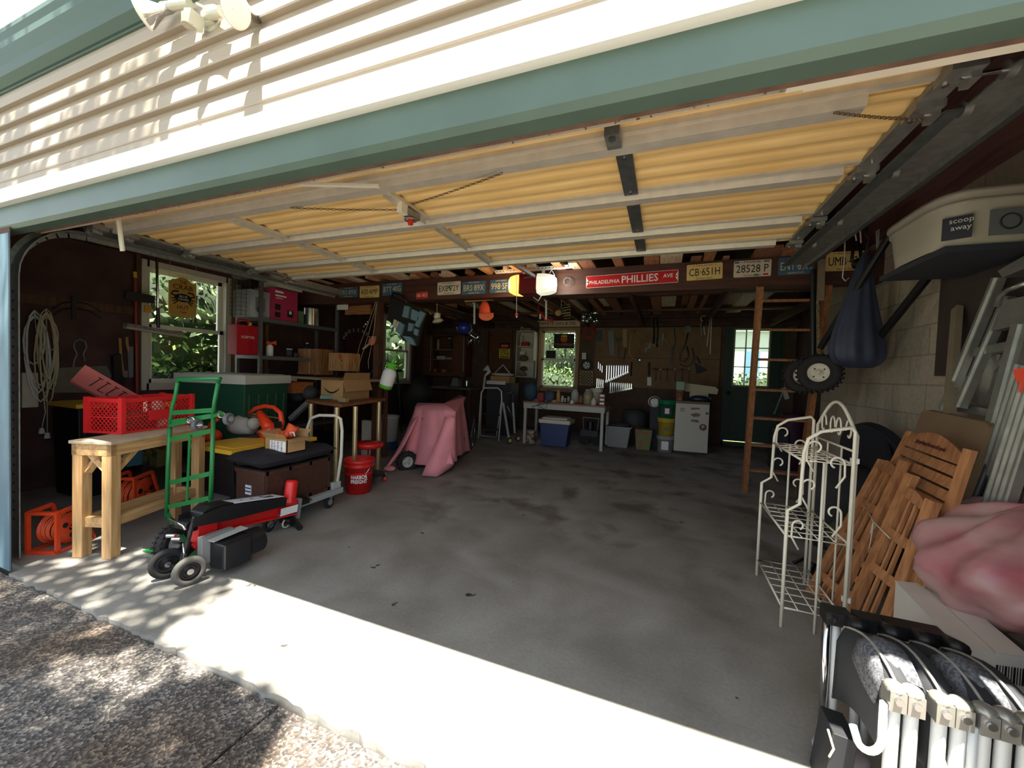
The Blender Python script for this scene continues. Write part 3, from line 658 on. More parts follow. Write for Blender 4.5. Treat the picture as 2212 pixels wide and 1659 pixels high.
# ------------------------------------------------------------------ plates on the beam
PB = mat('plate_blue', (70, 110, 140), 0.45, noise=0.1, scale=20); PBL = mat('plate_straw', (228, 214, 160), 0.5)
PY = mat('plate_yellow', (236, 206, 128), 0.45, noise=0.06, scale=12); PW = mat('plate_cream', (226, 214, 190), 0.45, noise=0.06, scale=12)
PR = mat('plate_red', (206, 48, 40), 0.45)
def plate(corners, base, ink, big, top, bot, label, y=3.19, small=None, extra=None):
    """corners: px of left-bottom, right-bottom, right-top"""
    a, b, c = [W(*p, y=y) for p in corners]; u = (b - a); wd = u.length; u.normalize(); v = (c - b); ht = v.length; v = Vector((0, -1, 0)).cross(u).normalized() * -1
    v = u.cross(Vector((0, -1, 0))) * -1; v = Vector((-u.z, 0, u.x)); o = a + u * wd / 2 + v * ht / 2
    t = thing('license_plate', label, 'license plate', o - v * ht / 2, group='license plates nailed along the beam')
    mb = MB(); r = 0.012; pts = []
    for (sx, sz, a0) in ((1, 1, 0), (-1, 1, 90), (-1, -1, 180), (1, -1, 270)):
        for k in range(4):
            an = math.radians(a0 + k * 30); pts.append(o + u * (sx * (wd / 2 - r) + math.cos(an) * r) + v * (sz * (ht / 2 - r) + math.sin(an) * r))
    mb.prism(pts, V(0, -0.003, 0), base); 
    for sx in (-0.3, 0.3): mb.cyl(o + u * sx * wd + v * ht * 0.4 + V(0, -.003, 0), o + u * sx * wd + v * ht * .4 + V(0, -.006, 0), 0.004, SLOT, n=6)
    mb.build('plate', t)
    mb = MB(); f = o + V(0, -0.0035, 0)
    def fit_text(s, off, hfrac, wfrac, m, cx=0.0):
        vs, fs = text_mesh(s, 1, m, 0.004); lo = min(p.x for p in vs); hi = max(p.x for p in vs); lz = min(p.y for p in vs); hz = max(p.y for p in vs)
        kx = wfrac * wd / (hi - lo); kz = hfrac * ht / (hz - lz)
        mb.add([f + u * ((p.x - (lo + hi) / 2) * kx + cx * wd) + v * ((p.y - (lz + hz) / 2) * kz + off * ht) + V(0, -1, 0) * (0.0006 if p.z > 0 else 0) for p in vs], fs, m)
    fit_text(big, 0.0, 0.46, 0.86, ink)
    if top: fit_text(top, 0.40, 0.11, 0.46, ink)
    if bot: fit_text(bot, -0.40, 0.10, 0.46, ink)
    if extra: extra(mb, f, u, v, wd, ht)
    mb.build('lettering', t); return t
def palm(mb, f, u, v, wd, ht):
    g = mat('plate_green', (40, 130, 80), 0.5); f = f + V(0, -0.001, 0)
    mb.prism([f + u * x * wd + v * z * ht for x, z in ((-0.02, 0.2), (0.05, 0.22), (0.1, -0.05), (0.07, -0.28), (0.02, -0.05), (-0.06, 0.1))], V(0, -0.0005, 0), g)
def lob(mb, f, u, v, wd, ht):
    g = mat('plate_pink', (216, 120, 110), 0.5); f2 = f + V(0, -0.0001, 0)
    for (x, z, w_, h_, m) in ((-0.42, .40, .12, .12, PB), (.38, .40, .14, .14, mat('sticker_green', (120, 150, 130), 0.5)), (.12, -.40, .13, .14, mat('sticker_teal', (110, 160, 130), .5)), (.36, -.38, .14, .1, PR)):
        mb.box(f2 + u * x * wd + v * z * ht, (w_ * wd, 0.001, h_ * ht), m)
PLT = [
 (((733, 643), (773, 642), (773, 620)), PB, PBL, 'BRS·89X', 'NEW JERSEY', 'GARDEN STATE', 'blue New Jersey plate BRS·89X at the far left end of the beam', None),
 (((777, 643.5), (819, 642), (819, 616.5)), PY, INK, 'A30·AMP', 'New Jersey', 'Garden State', 'yellow New Jersey plate A30·AMP between two blue plates', None),
 (((826, 639), (869, 636), (869, 610)), PB, PBL, 'BTT·40G', 'NEW JERSEY', '', 'blue New Jersey plate BTT·40G above the hanging blue-grey tackle rig', None),
 (((899, 647), (925, 644.5), (925, 628.5)), PR, WHITE, '581-853', '', '', 'small red plate 581-853 low on the beam', None),
 (((945, 638), (995, 635), (995, 607)), PW, INK, 'EXB 72Y', 'FLORIDA', 'SUNSHINE STATE', 'cream Florida plate EXB 72Y with a green bird', palm),
 (((998, 637), (1049, 634.5), (1049, 606)), PB, PBL, 'BRS·89X', 'NEW JERSEY', 'GARDEN STATE', 'blue plate BRS·89X right beside the cream Florida plate', None),
 (((1057.5, 633.5), (1107, 631.5), (1107, 602.5)), PB, PBL, '998·SFL', 'NEW JERSEY', 'GARDEN STATE', 'blue plate 998·S partly behind the amber lamp cover', None),
 (((1483, 607), (1560.5, 601.5), (1560.5, 566.5)), PY, INK, 'CB·651H', 'New Jersey', 'Garden State', 'yellow plate CB·651H just right of the red street sign', None),
 (((1584, 600), (1665, 596), (1667, 559.5)), PW, INK, '28528 P', 'MAINE', 'Vacationland', 'white Maine plate 28528 P with stickers', lob),
 (((1680, 595), (1757, 591), (1757, 553)), PB, PBL, 'ENY·83H', 'NEW JERSEY', 'GARDEN STATE', 'blue plate ENY·83 under the right door track', None),
 (((1782, 586.5), (1871, 583), (1871, 541)), PY, INK, 'UMB·42R', 'New Jersey', 'Garden State', 'yellow plate UMB behind the hooks at the right end of the beam', None)]
for c, b, i, bg_, tp, bt, lb, ex in PLT: plate(c, b, i, bg_, tp, bt, lb, extra=ex)
# red street sign
a, b = W(1266, 623, y=3.185), W(1465, 610, y=3.185); c = W(1465.5, 582, y=3.185)
ST = thing('street_sign', 'long red street sign reading PHILADELPHIA PHILLIES AVE in white', 'sign', (a + b) / 2)
SRED = mat('sign_red', (196, 32, 36), 0.4)
u = (b - a); wd = u.length; u.normalize(); v = V(-u.z, 0, u.x); ht = abs(c.z - b.z); o = a + u * wd / 2 + v * ht / 2
def rrect(o, u, v, wd, ht, r):
    pts = []
    for (sx, sz, a0) in ((1, 1, 0), (-1, 1, 90), (-1, -1, 180), (1, -1, 270)):
        for k in range(4):
            an = math.radians(a0 + k * 30); pts.append(o + u * (sx * (wd / 2 - r) + math.cos(an) * r) + v * (sz * (ht / 2 - r) + math.sin(an) * r))
    return pts
mb = MB(); mb.prism(rrect(o, u, v, wd, ht, 0.012), V(0, -0.002, 0), WHITE); mb.prism(rrect(o + V(0, -0.002, 0), u, v, wd - .008, ht - .008, 0.01), V(0, -0.001, 0), SRED)
for s in (-1, 1):
    e = o + u * (s * (wd / 2 - 0.004)) + V(0, -0.003, 0)
    mb.prism([e + v * ht * .36, e - v * ht * .36, e - u * s * 0.02 - v * ht * .12, e - u * s * 0.02 + v * ht * .12][::s], V(0, -0.0006, 0), WHITE)
    mb.cyl(e - u * s * .012, e - u * s * .012 + V(0, -.004, 0), 0.006, SLOT, n=8)
mb.build('board', ST)
mb = MB()
for s, cx, wf, hf, off in (('PHILADELPHIA', -0.29, 0.345, 0.30, -0.06), ('PHILLIES', 0.10, 0.39, 0.60, 0.02), ('AVE', 0.395, 0.10, 0.30, 0.08)):
    vs, fs = text_mesh(s, 1, WHITE, 0.004, bold=0.015); lo = min(p.x for p in vs); hi = max(p.x for p in vs); lz = min(p.y for p in vs); hz = max(p.y for p in vs)
    mb.add([o + V(0, -.0032, 0) + u * ((p.x - (lo + hi) / 2) * wf * wd / (hi - lo) + cx * wd) + v * ((p.y - (lz + hz) / 2) * hf * ht / (hz - lz) + off * ht) + V(0, -1, 0) * (.001 if p.z > 0 else 0) for p in vs], fs, WHITE)
mb.build('lettering', ST)
# coil of wire on the beam
mb = MB(); c = W(1226, 608, y=3.17)
for dx, r in ((0, 0.032), (0.012, 0.036), (-0.01, 0.03)): mb.ring(c + V(dx, 0, -dx / 2), (0, 1, 0.1), r * 1.3, 0.002, GREY, 20, 5)
tag(mb.build('wire_coil'), 'small coil of grey wire nailed to the beam left of the street sign', 'wire')
# ================================================================== LEFT FRONT: table, crate, hand truck, reels, splitter
def cap(a, b): return (Vector(a) + Vector(b)) / 2
# wooden work table
T = thing('work_table', 'rough pine work table of posts and planks carrying the red milk crate', 'table', (0.17, 0.30, 0), rotz=0.35)
x0, x1, y0, y1, H = -0.25, 0.0, 0.0, 0.72, 0.735
PT = wood('table_pine', (204, 166, 116), (176, 134, 86), 'z'); PTY = wood('table_pine_y', (204, 166, 116), (176, 134, 86), 'y')
mb = MB(T); mb.ab((x0 - .01, y0 - .01, H - 0.02), (x1 + .01, y1 + .01, H), mat('plywood_top', (188, 170, 144), 0.7, noise=0.15)); mb.build('table_top', T, bev=0.003)
mb = MB(T)
for a, b in (((x0, y0, H - .09), (x1, y0 + .035, H - .02)), ((x0, y1 - .035, H - .09), (x1, y1, H - .02)), ((x0, y0, H - .09), (x0 + .03, y1, H - .02)), ((x1 - .03, y0, H - .09), (x1, y1, H - .02))): mb.ab(a, b, PTY)
mb.build('apron', T)
for x in (x0 + .001, x1 - .063):
    for y in (y0 + .001, y1 - .063):
        mb = MB(T); mb.ab((x, y, 0), (x + .062, y + .062, H - .021), PT); mb.build('leg', T, bev=0.004)
mb = MB(T)
for x in (x0 + .02, x1 - .05): mb.ab((x, y0 + .06, 0.19), (x + .03, y1 - .06, 0.25), PTY)
for y in (y0 + .02, y1 - .05): mb.ab((x0 + .06, y, 0.19), (x1 - .06, y + .03, 0.25), PTY)
mb.build('stretcher', T)
for (a, b) in (((x1 - .04, y0 + .06, H - .2), (x1 - .04, y0 + .19, H - .08)), ((x1 - .06, y0 + .04, H - .2), (x1 - .18, y0 + .04, H - .08)), ((x0 + .06, y0 + .04, H - .2), (x0 + .15, y0 + .04, H - .08))):
    mb = MB(T); mb.bar(a, b, .035, .03, PT, up=(0, 0.3, 1)); mb.build('corner_brace', T)
# milk crate
_a, _b, _c = W(263, 938, z=.736), W(413, 916, z=.736), W(193, 931, z=.736)
cl = (_b - _a).length / 2; cr_r = math.atan2(-(_b - _a).x, (_b - _a).y); cw = min(.125, (_c - _a).length / 2)
cr_c = _a + (_b - _a) / 2 + Matrix.Rotation(cr_r, 3, 'Z') @ V(-cw, 0, 0)
CR = mat('crate_red', (214, 40, 42), 0.4)
C = thing('milk_crate', 'red lattice milk crate full of odds and ends on the pine table', 'crate', cr_c, rotz=cr_r)
ch = 0.245
def lattice(mb, p0, u, L, h, m, solid=None):
    p0, u = Vector(p0), Vector(u).normalized(); z = V(0, 0, 1)
    n = u.cross(z)
    for zz, t in ((0.008, .016), (h - .02, .026), (h * .45, .008)): mb.bar(p0 + z * zz, p0 + u * L + z * zz, .012, t, m)
    step = 0.03; k = -h
    while k < L:
        for s in (1, -1):
            a0, a1 = max(0, k), min(L, k + h * 0.8); 
            if a1 > a0:
                za, zb = (a0 - k) / (h * .8) * (h - .03) , (a1 - k) / (h * .8) * (h - .03)
                if s < 0: za, zb = h - .03 - za, h - .03 - zb
                mb.bar(p0 + u * a0 + z * (za + .01), p0 + u * a1 + z * (zb + .01), .004, .005, m)
        k += step
mb = MB(C); mb.ab((-cw, -cl, 0), (cw, cl, .008), CR)
for (p, u, L) in (((-cw, -cl, 0), (1, 0, 0), 2 * cw), ((-cw, cl, 0), (1, 0, 0), 2 * cw), ((-cw, -cl, 0), (0, 1, 0), 2 * cl), ((cw, -cl, 0), (0, 1, 0), 2 * cl)): lattice(mb, p, u, L, ch, CR)
for x in (-cw, cw):
    for y in (-cl, cl): mb.box((x, y, ch / 2), (.03, .03, ch), CR)
mb.ab((cw - .004, -cl * .3, .07), (cw + .007, cl * .45, .14), CR)
mb.build('basket', C)
r = random.Random(4)
for k, (nm, lab, cat, c, s, m) in enumerate((('tool_box', 'small brown box inside the red milk crate', 'box', (-.02, -.06, .07), (.15, .18, .12), BROWN), ('cable_reel', 'yellow cord bundle in the red milk crate', 'cord', (.06, .15, .16), (.05, .06, .05), mat('yellow_plastic', (232, 190, 40), 0.4)), ('jar', 'clear white jar low in the red milk crate', 'jar', (.08, .07, .055), (.08, .08, .09), OFFW), ('tin', 'silver tin in the middle of the red milk crate', 'tin', (.07, -.05, .17), (.06, .06, .08), CHROME), ('rag', 'pale folded rag in the back of the red milk crate', 'rag', (-.05, .15, .12), (.1, .1, .2), OFFW))):
    o = frame_of(C) @ Vector(c); mb = MB()
    if nm in ('jar', 'tin'): mb.cyl(o - V(0, 0, s[2] / 2), o + V(0, 0, s[2] / 2), s[0] / 2, m)
    elif nm == 'cable_reel':
        for q in range(3): mb.ring(o + V(0, 0, q * .012 - .01), (0.3, 0.2, 1), 0.03, 0.006, m, 16, 6)
    elif nm == 'rag': mb.ball(o, 0.07, m, (.7, .7, 1.1))
    else: mb.box(o, s, m)
    tag(mb.build(nm, bev=0.004 if nm == 'tool_box' else 0), lab, cat)
# pink foam block with carved letters leaning in the crate
PINKF = mat('pink_foam', (206, 112, 108), 0.8, noise=0.08)
a, b, c_ = W(152, 822, y=0.42), W(184, 788, y=0.42), W(290, 872, y=0.86)
mb = MB(); d = V(0.03, 0.30, -0.235); wv = (b - a); th = V(-0.06, .02, -.02)
mb.prism([a, a + d * 1.25, b + d * 1.05, b], th, PINKF)
n = d.cross(wv).normalized(); n = n if n.dot(CAM - a) > 0 else -n
for k, (s0, s1, bend) in enumerate(((0.25, .25, 0), (.38, .38, 1), (.52, .52, 1), (.66, .66, 0))):
    p = a + d * s0 * 1.05 + wv * 0.22 + n * .001; q = a + d * (s0 + .05) * 1.05 + wv * 0.80 + n * .001
    mb.bar(p, q, .006, .003, SLOT, up=n)
    if bend: mb.bar(p, p + d * .1, .006, .003, SLOT, up=n)
    mb.bar(q - d * .04, q + d * .04, .006, .003, SLOT, up=n)
tag(mb.build('foam_block'), 'pink foam block with carved strokes sticking out of the red crate', 'block')

# green hand truck leaning beside the table
GT = mat('truck_green', (30, 120, 62), 0.35, noise=0.1); 
HT = thing('hand_truck', 'green tubular hand truck with swivel casters standing in front of the table', 'hand truck', (0.17, 0.62, 0))
def hp(px, py, y=0.60): return W(px, py, y=y)
mb = MB(); mb.tube([hp(360, 1120), hp(363, 1000), hp(367, 925)], .013, GT, 10); mb.tube([hp(367, 925), hp(372, 880), hp(380, 850), hp(384, 822)], .012, GT, 10); mb.build('rail', HT)
mb = MB(); mb.tube([hp(455, 1085, .62), hp(458, 1000, .62), hp(461, 900, .62)], .013, GT, 10); mb.tube([hp(461, 900, .62), hp(463, 870, .62), hp(472, 822, .62)], .012, GT, 10); mb.build('rail', HT)
mb = MB(); mb.tube([hp(384, 824), hp(388, 819), hp(476, 818, .62), hp(472, 826, .62)], .013, GT, 10); mb.build('handle', HT)
for (p, q) in (((370, 892), (462, 886)), ((366, 950), (460, 930)), ((367, 1043), (458, 1022)), ((368, 912), (461, 898)), ((364, 1095), (456, 1075))):
    mb = MB(); mb.bar(hp(*p), hp(*q, .62), .006, .03, GT, up=(0, 0, 1)); mb.build('crossbar', HT)
mb = MB(); mb.bar(hp(410, 940), hp(404, 1085, .61), .02, .006, GT, up=(0, 1, 0)); mb.build('center_strap', HT)
def caster(mb, c, d, R=.035):
    c = Vector(c); wheel(mb, c, (1, 0.3, 0), R, .026, mat('caster_grey', (84, 86, 92), .5), GREY, .4); mb.cyl(c - V(.016, 0, 0), c + V(.016, 0.005, 0), R * .45, GREY)
    for s in (-1, 1): mb.bar(c + V(s * .02, 0, 0), c + Vector(d) + V(s * .012, 0, 0), .004, .03, CHROME, up=(0, 1, 0))
    mb.cyl(c + Vector(d), c + Vector(d) * 1.3, .02, CHROME)
for (p, q, y) in (((426, 918), (412, 908), .52), ((494, 905), (478, 896), .54)):
    mb = MB(); c = W(*p, y=y); caster(mb, c, W(*q, y=y + .05) - c, .037); mb.build('caster', HT)
mb = MB(); mb.bar(hp(461, 900, .62), W(478, 893, y=.58), .02, .02, GT); mb.bar(hp(367, 920, .6), W(412, 910, y=.57), .02, .02, GT); mb.build('caster_arm', HT)
mb = MB(); cw_ = W(372, 1172, y=.50); ax = V(1, .30, 0).normalized(); wheel(mb, cw_, ax, .105, .07, RUBBER, WHITE, .5, 22); mb.build('tire', HT)
mb = MB(); hubcap(mb, cw_, -ax, .054, .055, mat('hub_white', (225, 228, 232), .4), GREY); mb.build('hub', HT)
mb = MB(); c2 = cw_ + ax * .36; wheel(mb, c2, ax, .105, .07, RUBBER, WHITE, .5, 22); hubcap(mb, c2, -ax, .054, .055, WHITE, GREY); mb.build('tire', HT)
mb = MB(); mb.cyl(cw_, c2, .009, CHROME); mb.bar(cw_ + ax * .1, hp(362, 1110), .02, .02, GT); mb.bar(c2 - ax * .1, hp(455, 1080, .62), .02, .02, GT); mb.build('axle', HT)
mb = MB(); p = W(308, 1191, z=.004); mb.prism([p, W(334, 1199, z=.004), p + V(.40, .02, 0), p + V(.36, .14, 0), p + V(0.0, .05, 0)], V(0, 0, .006), GT); mb.build('toe_plate', HT)

# orange cord reels on the floor
OR = mat('reel_orange', (226, 74, 34), 0.45, noise=0.1); CORD = mat('cord_orange', (224, 96, 52), .5)
def reel(base, R, ang, label, frame=True):
    T = thing('cord_reel', label, 'cord reel', base, rotz=ang, group='orange cord reels under the table')
    for s in (-1, 1):
        mb = MB(T); mb.lathe([(0.02, 0), (R, 0), (R, .006), (.02, .006)], (s * .055, 0, R + .03), OR, (1, 0, 0), 28)
        for k in range(3):
            a = 2 * PI * k / 3 + .5; mb.cyl((s * .055 + s * .007 - .001, math.cos(a) * R * .5, R + .03 + math.sin(a) * R * .5), (s * .055 + s * .008, math.cos(a) * R * .5, R + .03 + math.sin(a) * R * .5), R * .17, SLOT, n=14)
        mb.build('flange', T)
    mb = MB(T); r = random.Random(2)
    for i in range(9):
        for j in range(2): mb.ring((-.045 + i * .0112, r.uniform(-.004, .004), R + .03), (1, r.uniform(-.12, .12), r.uniform(-.12, .12)), R * (.62 + .16 * j), .006, CORD, 28, 6)
    w_ = mb.build('wound_cord', T)
    mb = MB(T); q = R + .015
    for s in (-1, 1):
        x = s * .085; mb.bar((x, -q, .012), (x, q, .012), .014, .02, OR); mb.bar((x, -q, .012), (x, -q, 2 * R + .06), .014, .024, OR); mb.bar((x, -q, 2 * R + .06), (x, q * .2, 2 * R + .07), .014, .024, OR); mb.bar((x, q * .2, 2 * R + .07), (x, q, .012), .014, .02, OR)
    mb.bar((-.09, -q, .012), (.09, -q, .012), .024, .024, OR); mb.bar((-.09, q, .012), (.09, q, .012), .024, .024, OR); mb.bar((-.09, -q, 2 * R + .06), (.09, -q, 2 * R + .06), .024, .02, OR)
    mb.build('stand', T)
    mb = MB(T); mb.cyl((-.1, 0, R + .03), (.1, 0, R + .03), .008, OR); mb.bar((-.1, 0, R + .03), (-.11, .05, R + .06), .012, .012, OR); mb.cyl((-.11, .05, R + .06), (-.15, .05, R + .06), .008, OR); mb.build('crank', T)
reel((-.33, .27, 0), .10, .45, 'orange cord reel with wound orange cord, front one by the left jamb')
reel((-.62, .80, 0), .13, .5, 'orange cord reel standing behind the front one, half hidden by the table leg')

# red and black log splitter
LS = thing('log_splitter', 'red and black electric log splitter lying along the floor on small wheels', 'log splitter', (.78, .70, 0))
def S(px, py, y): return W(px, py, y=y)
A = S(412, 1150, .42); B = S(636, 1080, 1.13)      # beam axis ends
A = V(.74, .42, .30); B = S(636, 1084, 1.15)
d = (B - A).normalized(); up = V(0, 0, 1); up = (up - d * up.dot(d)).normalized(); sd_ = d.cross(up)
LR = mat('splitter_red', (214, 36, 34), .35)
mb = MB(); mb.bar(A + d * .16, B, .085, .012, LR, up=up); mb.bar(A + d * .16 - up * .085, B - up * .085, .085, .012, LR, up=up)
mb.bar(A + d * .10 - up * .045, B - up * .045, .012, .09, LR, up=up)
Lx = (B - A).length
mb.prism([A + d * .02 - up * .16 + sd_ * .045, A + d * .14 - up * .12 + sd_ * .045, A + d * .12 - up * .02 + sd_ * .045, A + d * .02 - up * .02 + sd_ * .045], sd_ * -.09, LR)
mb.build('beam', LS, bev=0.002)
mb = MB()
for s in (-1, 1):
    e = sd_ * (s * .062); mb.prism([A + d * (-.04) + e - up * .02, A + d * (-.04) + e + up * .03, A + d * .12 + e + up * .075, A + d * (Lx - .14) + e + up * .06, A + d * (Lx - .14) + e - up * .0, A + d * .2 + e - up * .02], sd_ * .006, BLACK)
mb.build('side_guard', LS)
mb = MB(); mb.prism([A + d * p + up * q - sd_ * .055 for p, q in ((.02, .0), (.02, .05), (.06, .085), (.20, .085), (.20, 0.0))], sd_ * .11, BLACK); mb.build('pusher_cover', LS, bev=0.006)
mb = MB(); o = A + d * .36 + up * .055; mb.box(o, (.001, .001, .001), PAPER); mb.prism([A + d * .21 + up * .076 - sd_ * .055, A + d * .58 + up * .068 - sd_ * .055, A + d * .58 + up * .068 + sd_ * .055, A + d * .21 + up * .076 + sd_ * .055], up * .004, mat('splitter_label', (222, 230, 240), .4))
mb.ball(A + d * .29 + up * .0765, .014, INK, (1, 1, .15)); mb.bar(A + d * .31 + up * .0765, A + d * .38 + up * .0755, .016, .002, INK, up=up); mb.bar(A + d * .22 + up * .0800 - sd_ * .042, A + d * .56 + up * .0725 - sd_ * .042, .004, .001, INK, up=up)
for k in range(7): mb.box(A + d * (.45 + (k % 3) * .03) + up * .0745 + sd_ * (.02 - (k // 3) * .02), (.014, .02, .002), INK)
mb.build('label', LS)
mb = MB(); c = B - d * .05; mb.prism([c + d * .03 - sd_ * .04 - up * .01, c + d * .03 + sd_ * .04 - up * .01, c - d * .02 + sd_ * .04 - up * .01, c - d * .06 - up * .01, c - d * .02 - sd_ * .04 - up * .01], up * .045, LR)
pts = []
wv_ = (sd_ * .0)
mb.lathe([(0.043, 0), (.043, .15), (.036, .168), (.0, .172)], c + up * 0.0, LR, up, 16); mb.build('wedge', LS)
mb = MB(); c = B + d * .015; mb.bar(c - up * .12, c + up * .03, .10, .016, GREY, up=d); mb.box(c + d * .05 + up * .0, (.10, .07, .04), BLACK)
for s in (0, .03): mb.cyl(c + d * .09 + sd_ * s, c + d * .12 + sd_ * s, .011, CHROME, n=10)
mb.build('end_bracket', LS)
mb = MB(); mb.prism([B - d * .16 - up * .075 + sd_ * .048, B - d * .01 - up * .065 + sd_ * .048, B - d * .01 - up * .01 + sd_ * .048, B - d * .16 - up * .02 + sd_ * .048], sd_ * .001, PAPER); mb.build('label', LS)
f1, f2 = W(650, 1146, z=.0), W(627, 1135, z=0)
for f in (f1, f1 + V(-.13, .03, 0)):
    mb = MB(); mb.bar(B - d * .03 - up * .10, f + V(0, 0, .01), .045, .018, BLACK, up=(0, 1, 0)); mb.build('leg', LS)
mb = MB(); mb.cyl(B - d * .04 - up * .13 - sd_ * .05, B - d * .04 - up * .13 + sd_ * .05, .03, BLACK); mb.ring(B - d * .05 - up * .15, (1, 0, 0), .03, .006, OFFW, 14, 6); mb.build('foot_hub', LS)
mb = MB(); mo = V(.94, .50, .12); fwd = V(.02, 1, 0).normalized()
mb.box(mo + V(.0, .02, 0), (.13, .17, .16), mat('motor_black', (26, 27, 30), .4)); mb.cyl(mo + V(.0, .10, .01), mo + V(.0, .19, .01), .078, BLACK, n=20); mb.build('motor_housing', LS, bev=.012)
mb = MB(); mb.box(mo + V(-.075, -.02, .035), (.04, .18, .16), GREY); mb.prism([mo + V(-.07, -.08, .09), mo + V(.0, -.08, .09), mo + V(.0, .12, .10), mo + V(-.07, .12, .10)], V(0, 0, .004), LGREY); mb.build('motor_bracket', LS, bev=.004)
mb = MB()
for k in range(7): mb.cyl(A + d * (-.02 + .016 * k) - up * .02 - sd_ * .07, A + d * (-.02 + .016 * k) - up * .02 + sd_ * .03, .035 if k % 2 else .028, BLACK, n=14)
mb.bar(A - d * .05 + sd_ * .06 - up * .16, A - d * .03 + sd_ * .06 + up * .04, .02, .012, BLACK); mb.build('pump_block', LS)
mb = MB(); q = A - d * .08
mb.tube([q + V(-.06, 0, .02), q + V(.06, .0, .0), q + V(.08, .0, -.02)], .007, CHROME, 8); mb.cyl(q + V(-.05, -.02, -.07), q + V(-.01, .0, -.07), .012, CHROME, n=10); mb.cyl(q + V(0, -.02, -.08), q + V(.04, .0, -.08), .012, CHROME, n=10); mb.tube([q + V(.06, 0, -.1), q + V(.09, -.01, -.16), q + V(.07, .0, -.2)], .005, CHROME, 8); mb.build('fitting', LS)
for (px, py, y, r_, nm) in ((362, 1217, .36, .085, 'left'), (409, 1233, .345, .08, 'right')):
    c = W(px, py, z=r_); mb = MB(); ax = V(.93, -.22 if nm == 'right' else -.35, 0).normalized()
    wheel(mb, c, ax, r_, .035, mat('grey_rubber', (92, 90, 84), .8) if nm == 'right' else RUBBER, BLACK, .62); wh = mb.build('wheel', LS)
    mb = MB(); mb.lathe([(.001, 0), (r_ * .62, 0), (r_ * .62, .014), (r_ * .45, .002), (.02, .002)], c, BLKM, ax, 24); mb.cyl(c + ax * .0, c + ax * .02, .016, CHROME, n=12); mb.build('hub', wh)
mb = MB(); mb.cyl(W(362, 1217, z=.085), W(409, 1233, z=.08), .008, BLKM); mb.bar(V(.80, .34, .085), A - up * .12, .03, .03, BLKM); mb.bar(V(.74, .34, .085), A - up * .14 + d * .05, .03, .03, BLKM); mb.build('axle', LS)
mb = MB(); mb.tube([mo + V(.06, .20, 0), W(560, 1160, z=.1), W(590, 1130, z=.12), W(605, 1110, z=.2)], .005, BLACK, 8); mb.build('power_cord', LS)
# ================================================================== LEFT WALL, SHELVES, PILES
def at(px, py, y=None, x=None, z=None): return W(px, py, x=x, y=y, z=z)
def solo(mb, name, label, cat, group=None, bev=0, **k): return tag(mb.build(name, bev=bev, **k), label, cat, group)
XW = XL + 0.06
# crab sign
CS = thing('hanging_sign', 'wavy yellow wooden sign reading THE CRAB HUT with a black crab, before the left window', 'sign', at(396, 642, x=-2.03))
Y1 = mat('sign_yellow', (212, 164, 78), 0.6, noise=0.1, scale=5); rop = mat('rope', (206, 196, 170), 0.8)
a, b = at(365, 640, x=-2.03), at(424, 646, x=-2.03); u = (b - a); u.z = 0; wd = u.length; u.normalize(); z0 = a.z; nn = V(1, 0, 0)
hh = 0.46; o = V(-2.03, (a.y + b.y) / 2, (at(395, 642, x=-2.03)).z); pts = []
for k in range(13): t = k / 12; pts.append(o + u * (t - .5) * wd + V(0, 0, hh * .5 - .03 + .03 * math.sin(t * PI * 2 - PI / 2 + (PI if .25 < t < .75 else PI) * 0 ) ))
for k in range(13): t = 1 - k / 12; pts.append(o + u * (t - .5) * wd + V(0, 0, -hh * .5 + .02 - .035 * math.sin(t * PI)))
mb = MB(); mb.prism(pts, V(-.015, 0, 0), Y1); mb.build('board', CS)
f = o + nn * .001
mb = MB(); uu = u if u.y > 0 else -u
DR = mat('sign_dark_red', (88, 34, 26), .6)
text(mb, 'THE', f + V(0, 0, .17), uu, (0, 0, 1), .06, DR, fit=wd * .26); text(mb, 'CRAB', f + V(0, 0, .11), uu, (0, 0, 1), .085, DR, fit=wd * .72); text(mb, 'HUT', f + V(0, 0, -.125), uu, (0, 0, 1), .066, DR, fit=wd * .42); text(mb, '1984', f + V(0, 0, -.18), uu, (0, 0, 1), .032, DR, fit=wd * .24)
mb.build('lettering', CS)
mb = MB(); mb.ball(f + V(.0, 0, -.01), .06, INK, (.1, 1.5, .8))
for s in (-1, 1):
    for k in range(3): mb.bar(f + uu * s * .05 + V(0, 0, -.02 - k * .015), f + uu * s * (.12 - k * .012) + V(0, 0, -.03 - k * .03), .006, .012, INK)
    mb.tube([f + uu * s * .06, f + uu * s * .12 + V(0, 0, .02), f + uu * s * .10 + V(0, 0, .055), f + uu * s * .05 + V(0, 0, .06)], .010, INK, 6)
text(mb, 'BLUE\nCRABS', f + V(.007, 0, -.012), uu, (0, 0, 1), .034, WHITE, fit=.11); mb.build('crab', CS)
mb = MB(); r1, r2 = at(361, 551, x=-2.05), at(429, 570, x=-2.05); mb.tube([r1, r1.lerp(r2, .1), r1.lerp(r2, .15), r1.lerp(r2, .5), r1.lerp(r2, .85), r1.lerp(r2, .9), r2], .012, wood('bat_wood', (200, 178, 140), (160, 130, 90), 'y'), 8, rs=[.006, .011, .008, .013, .008, .011, .006]); mb.build('rod', CS)
mb = MB()
for px, q in ((366, r1.lerp(r2, .1)), (423, r1.lerp(r2, .9))): mb.cyl(q, at(px, 598, x=-2.03), .0025, rop, n=6)
mb.build('rope', CS)
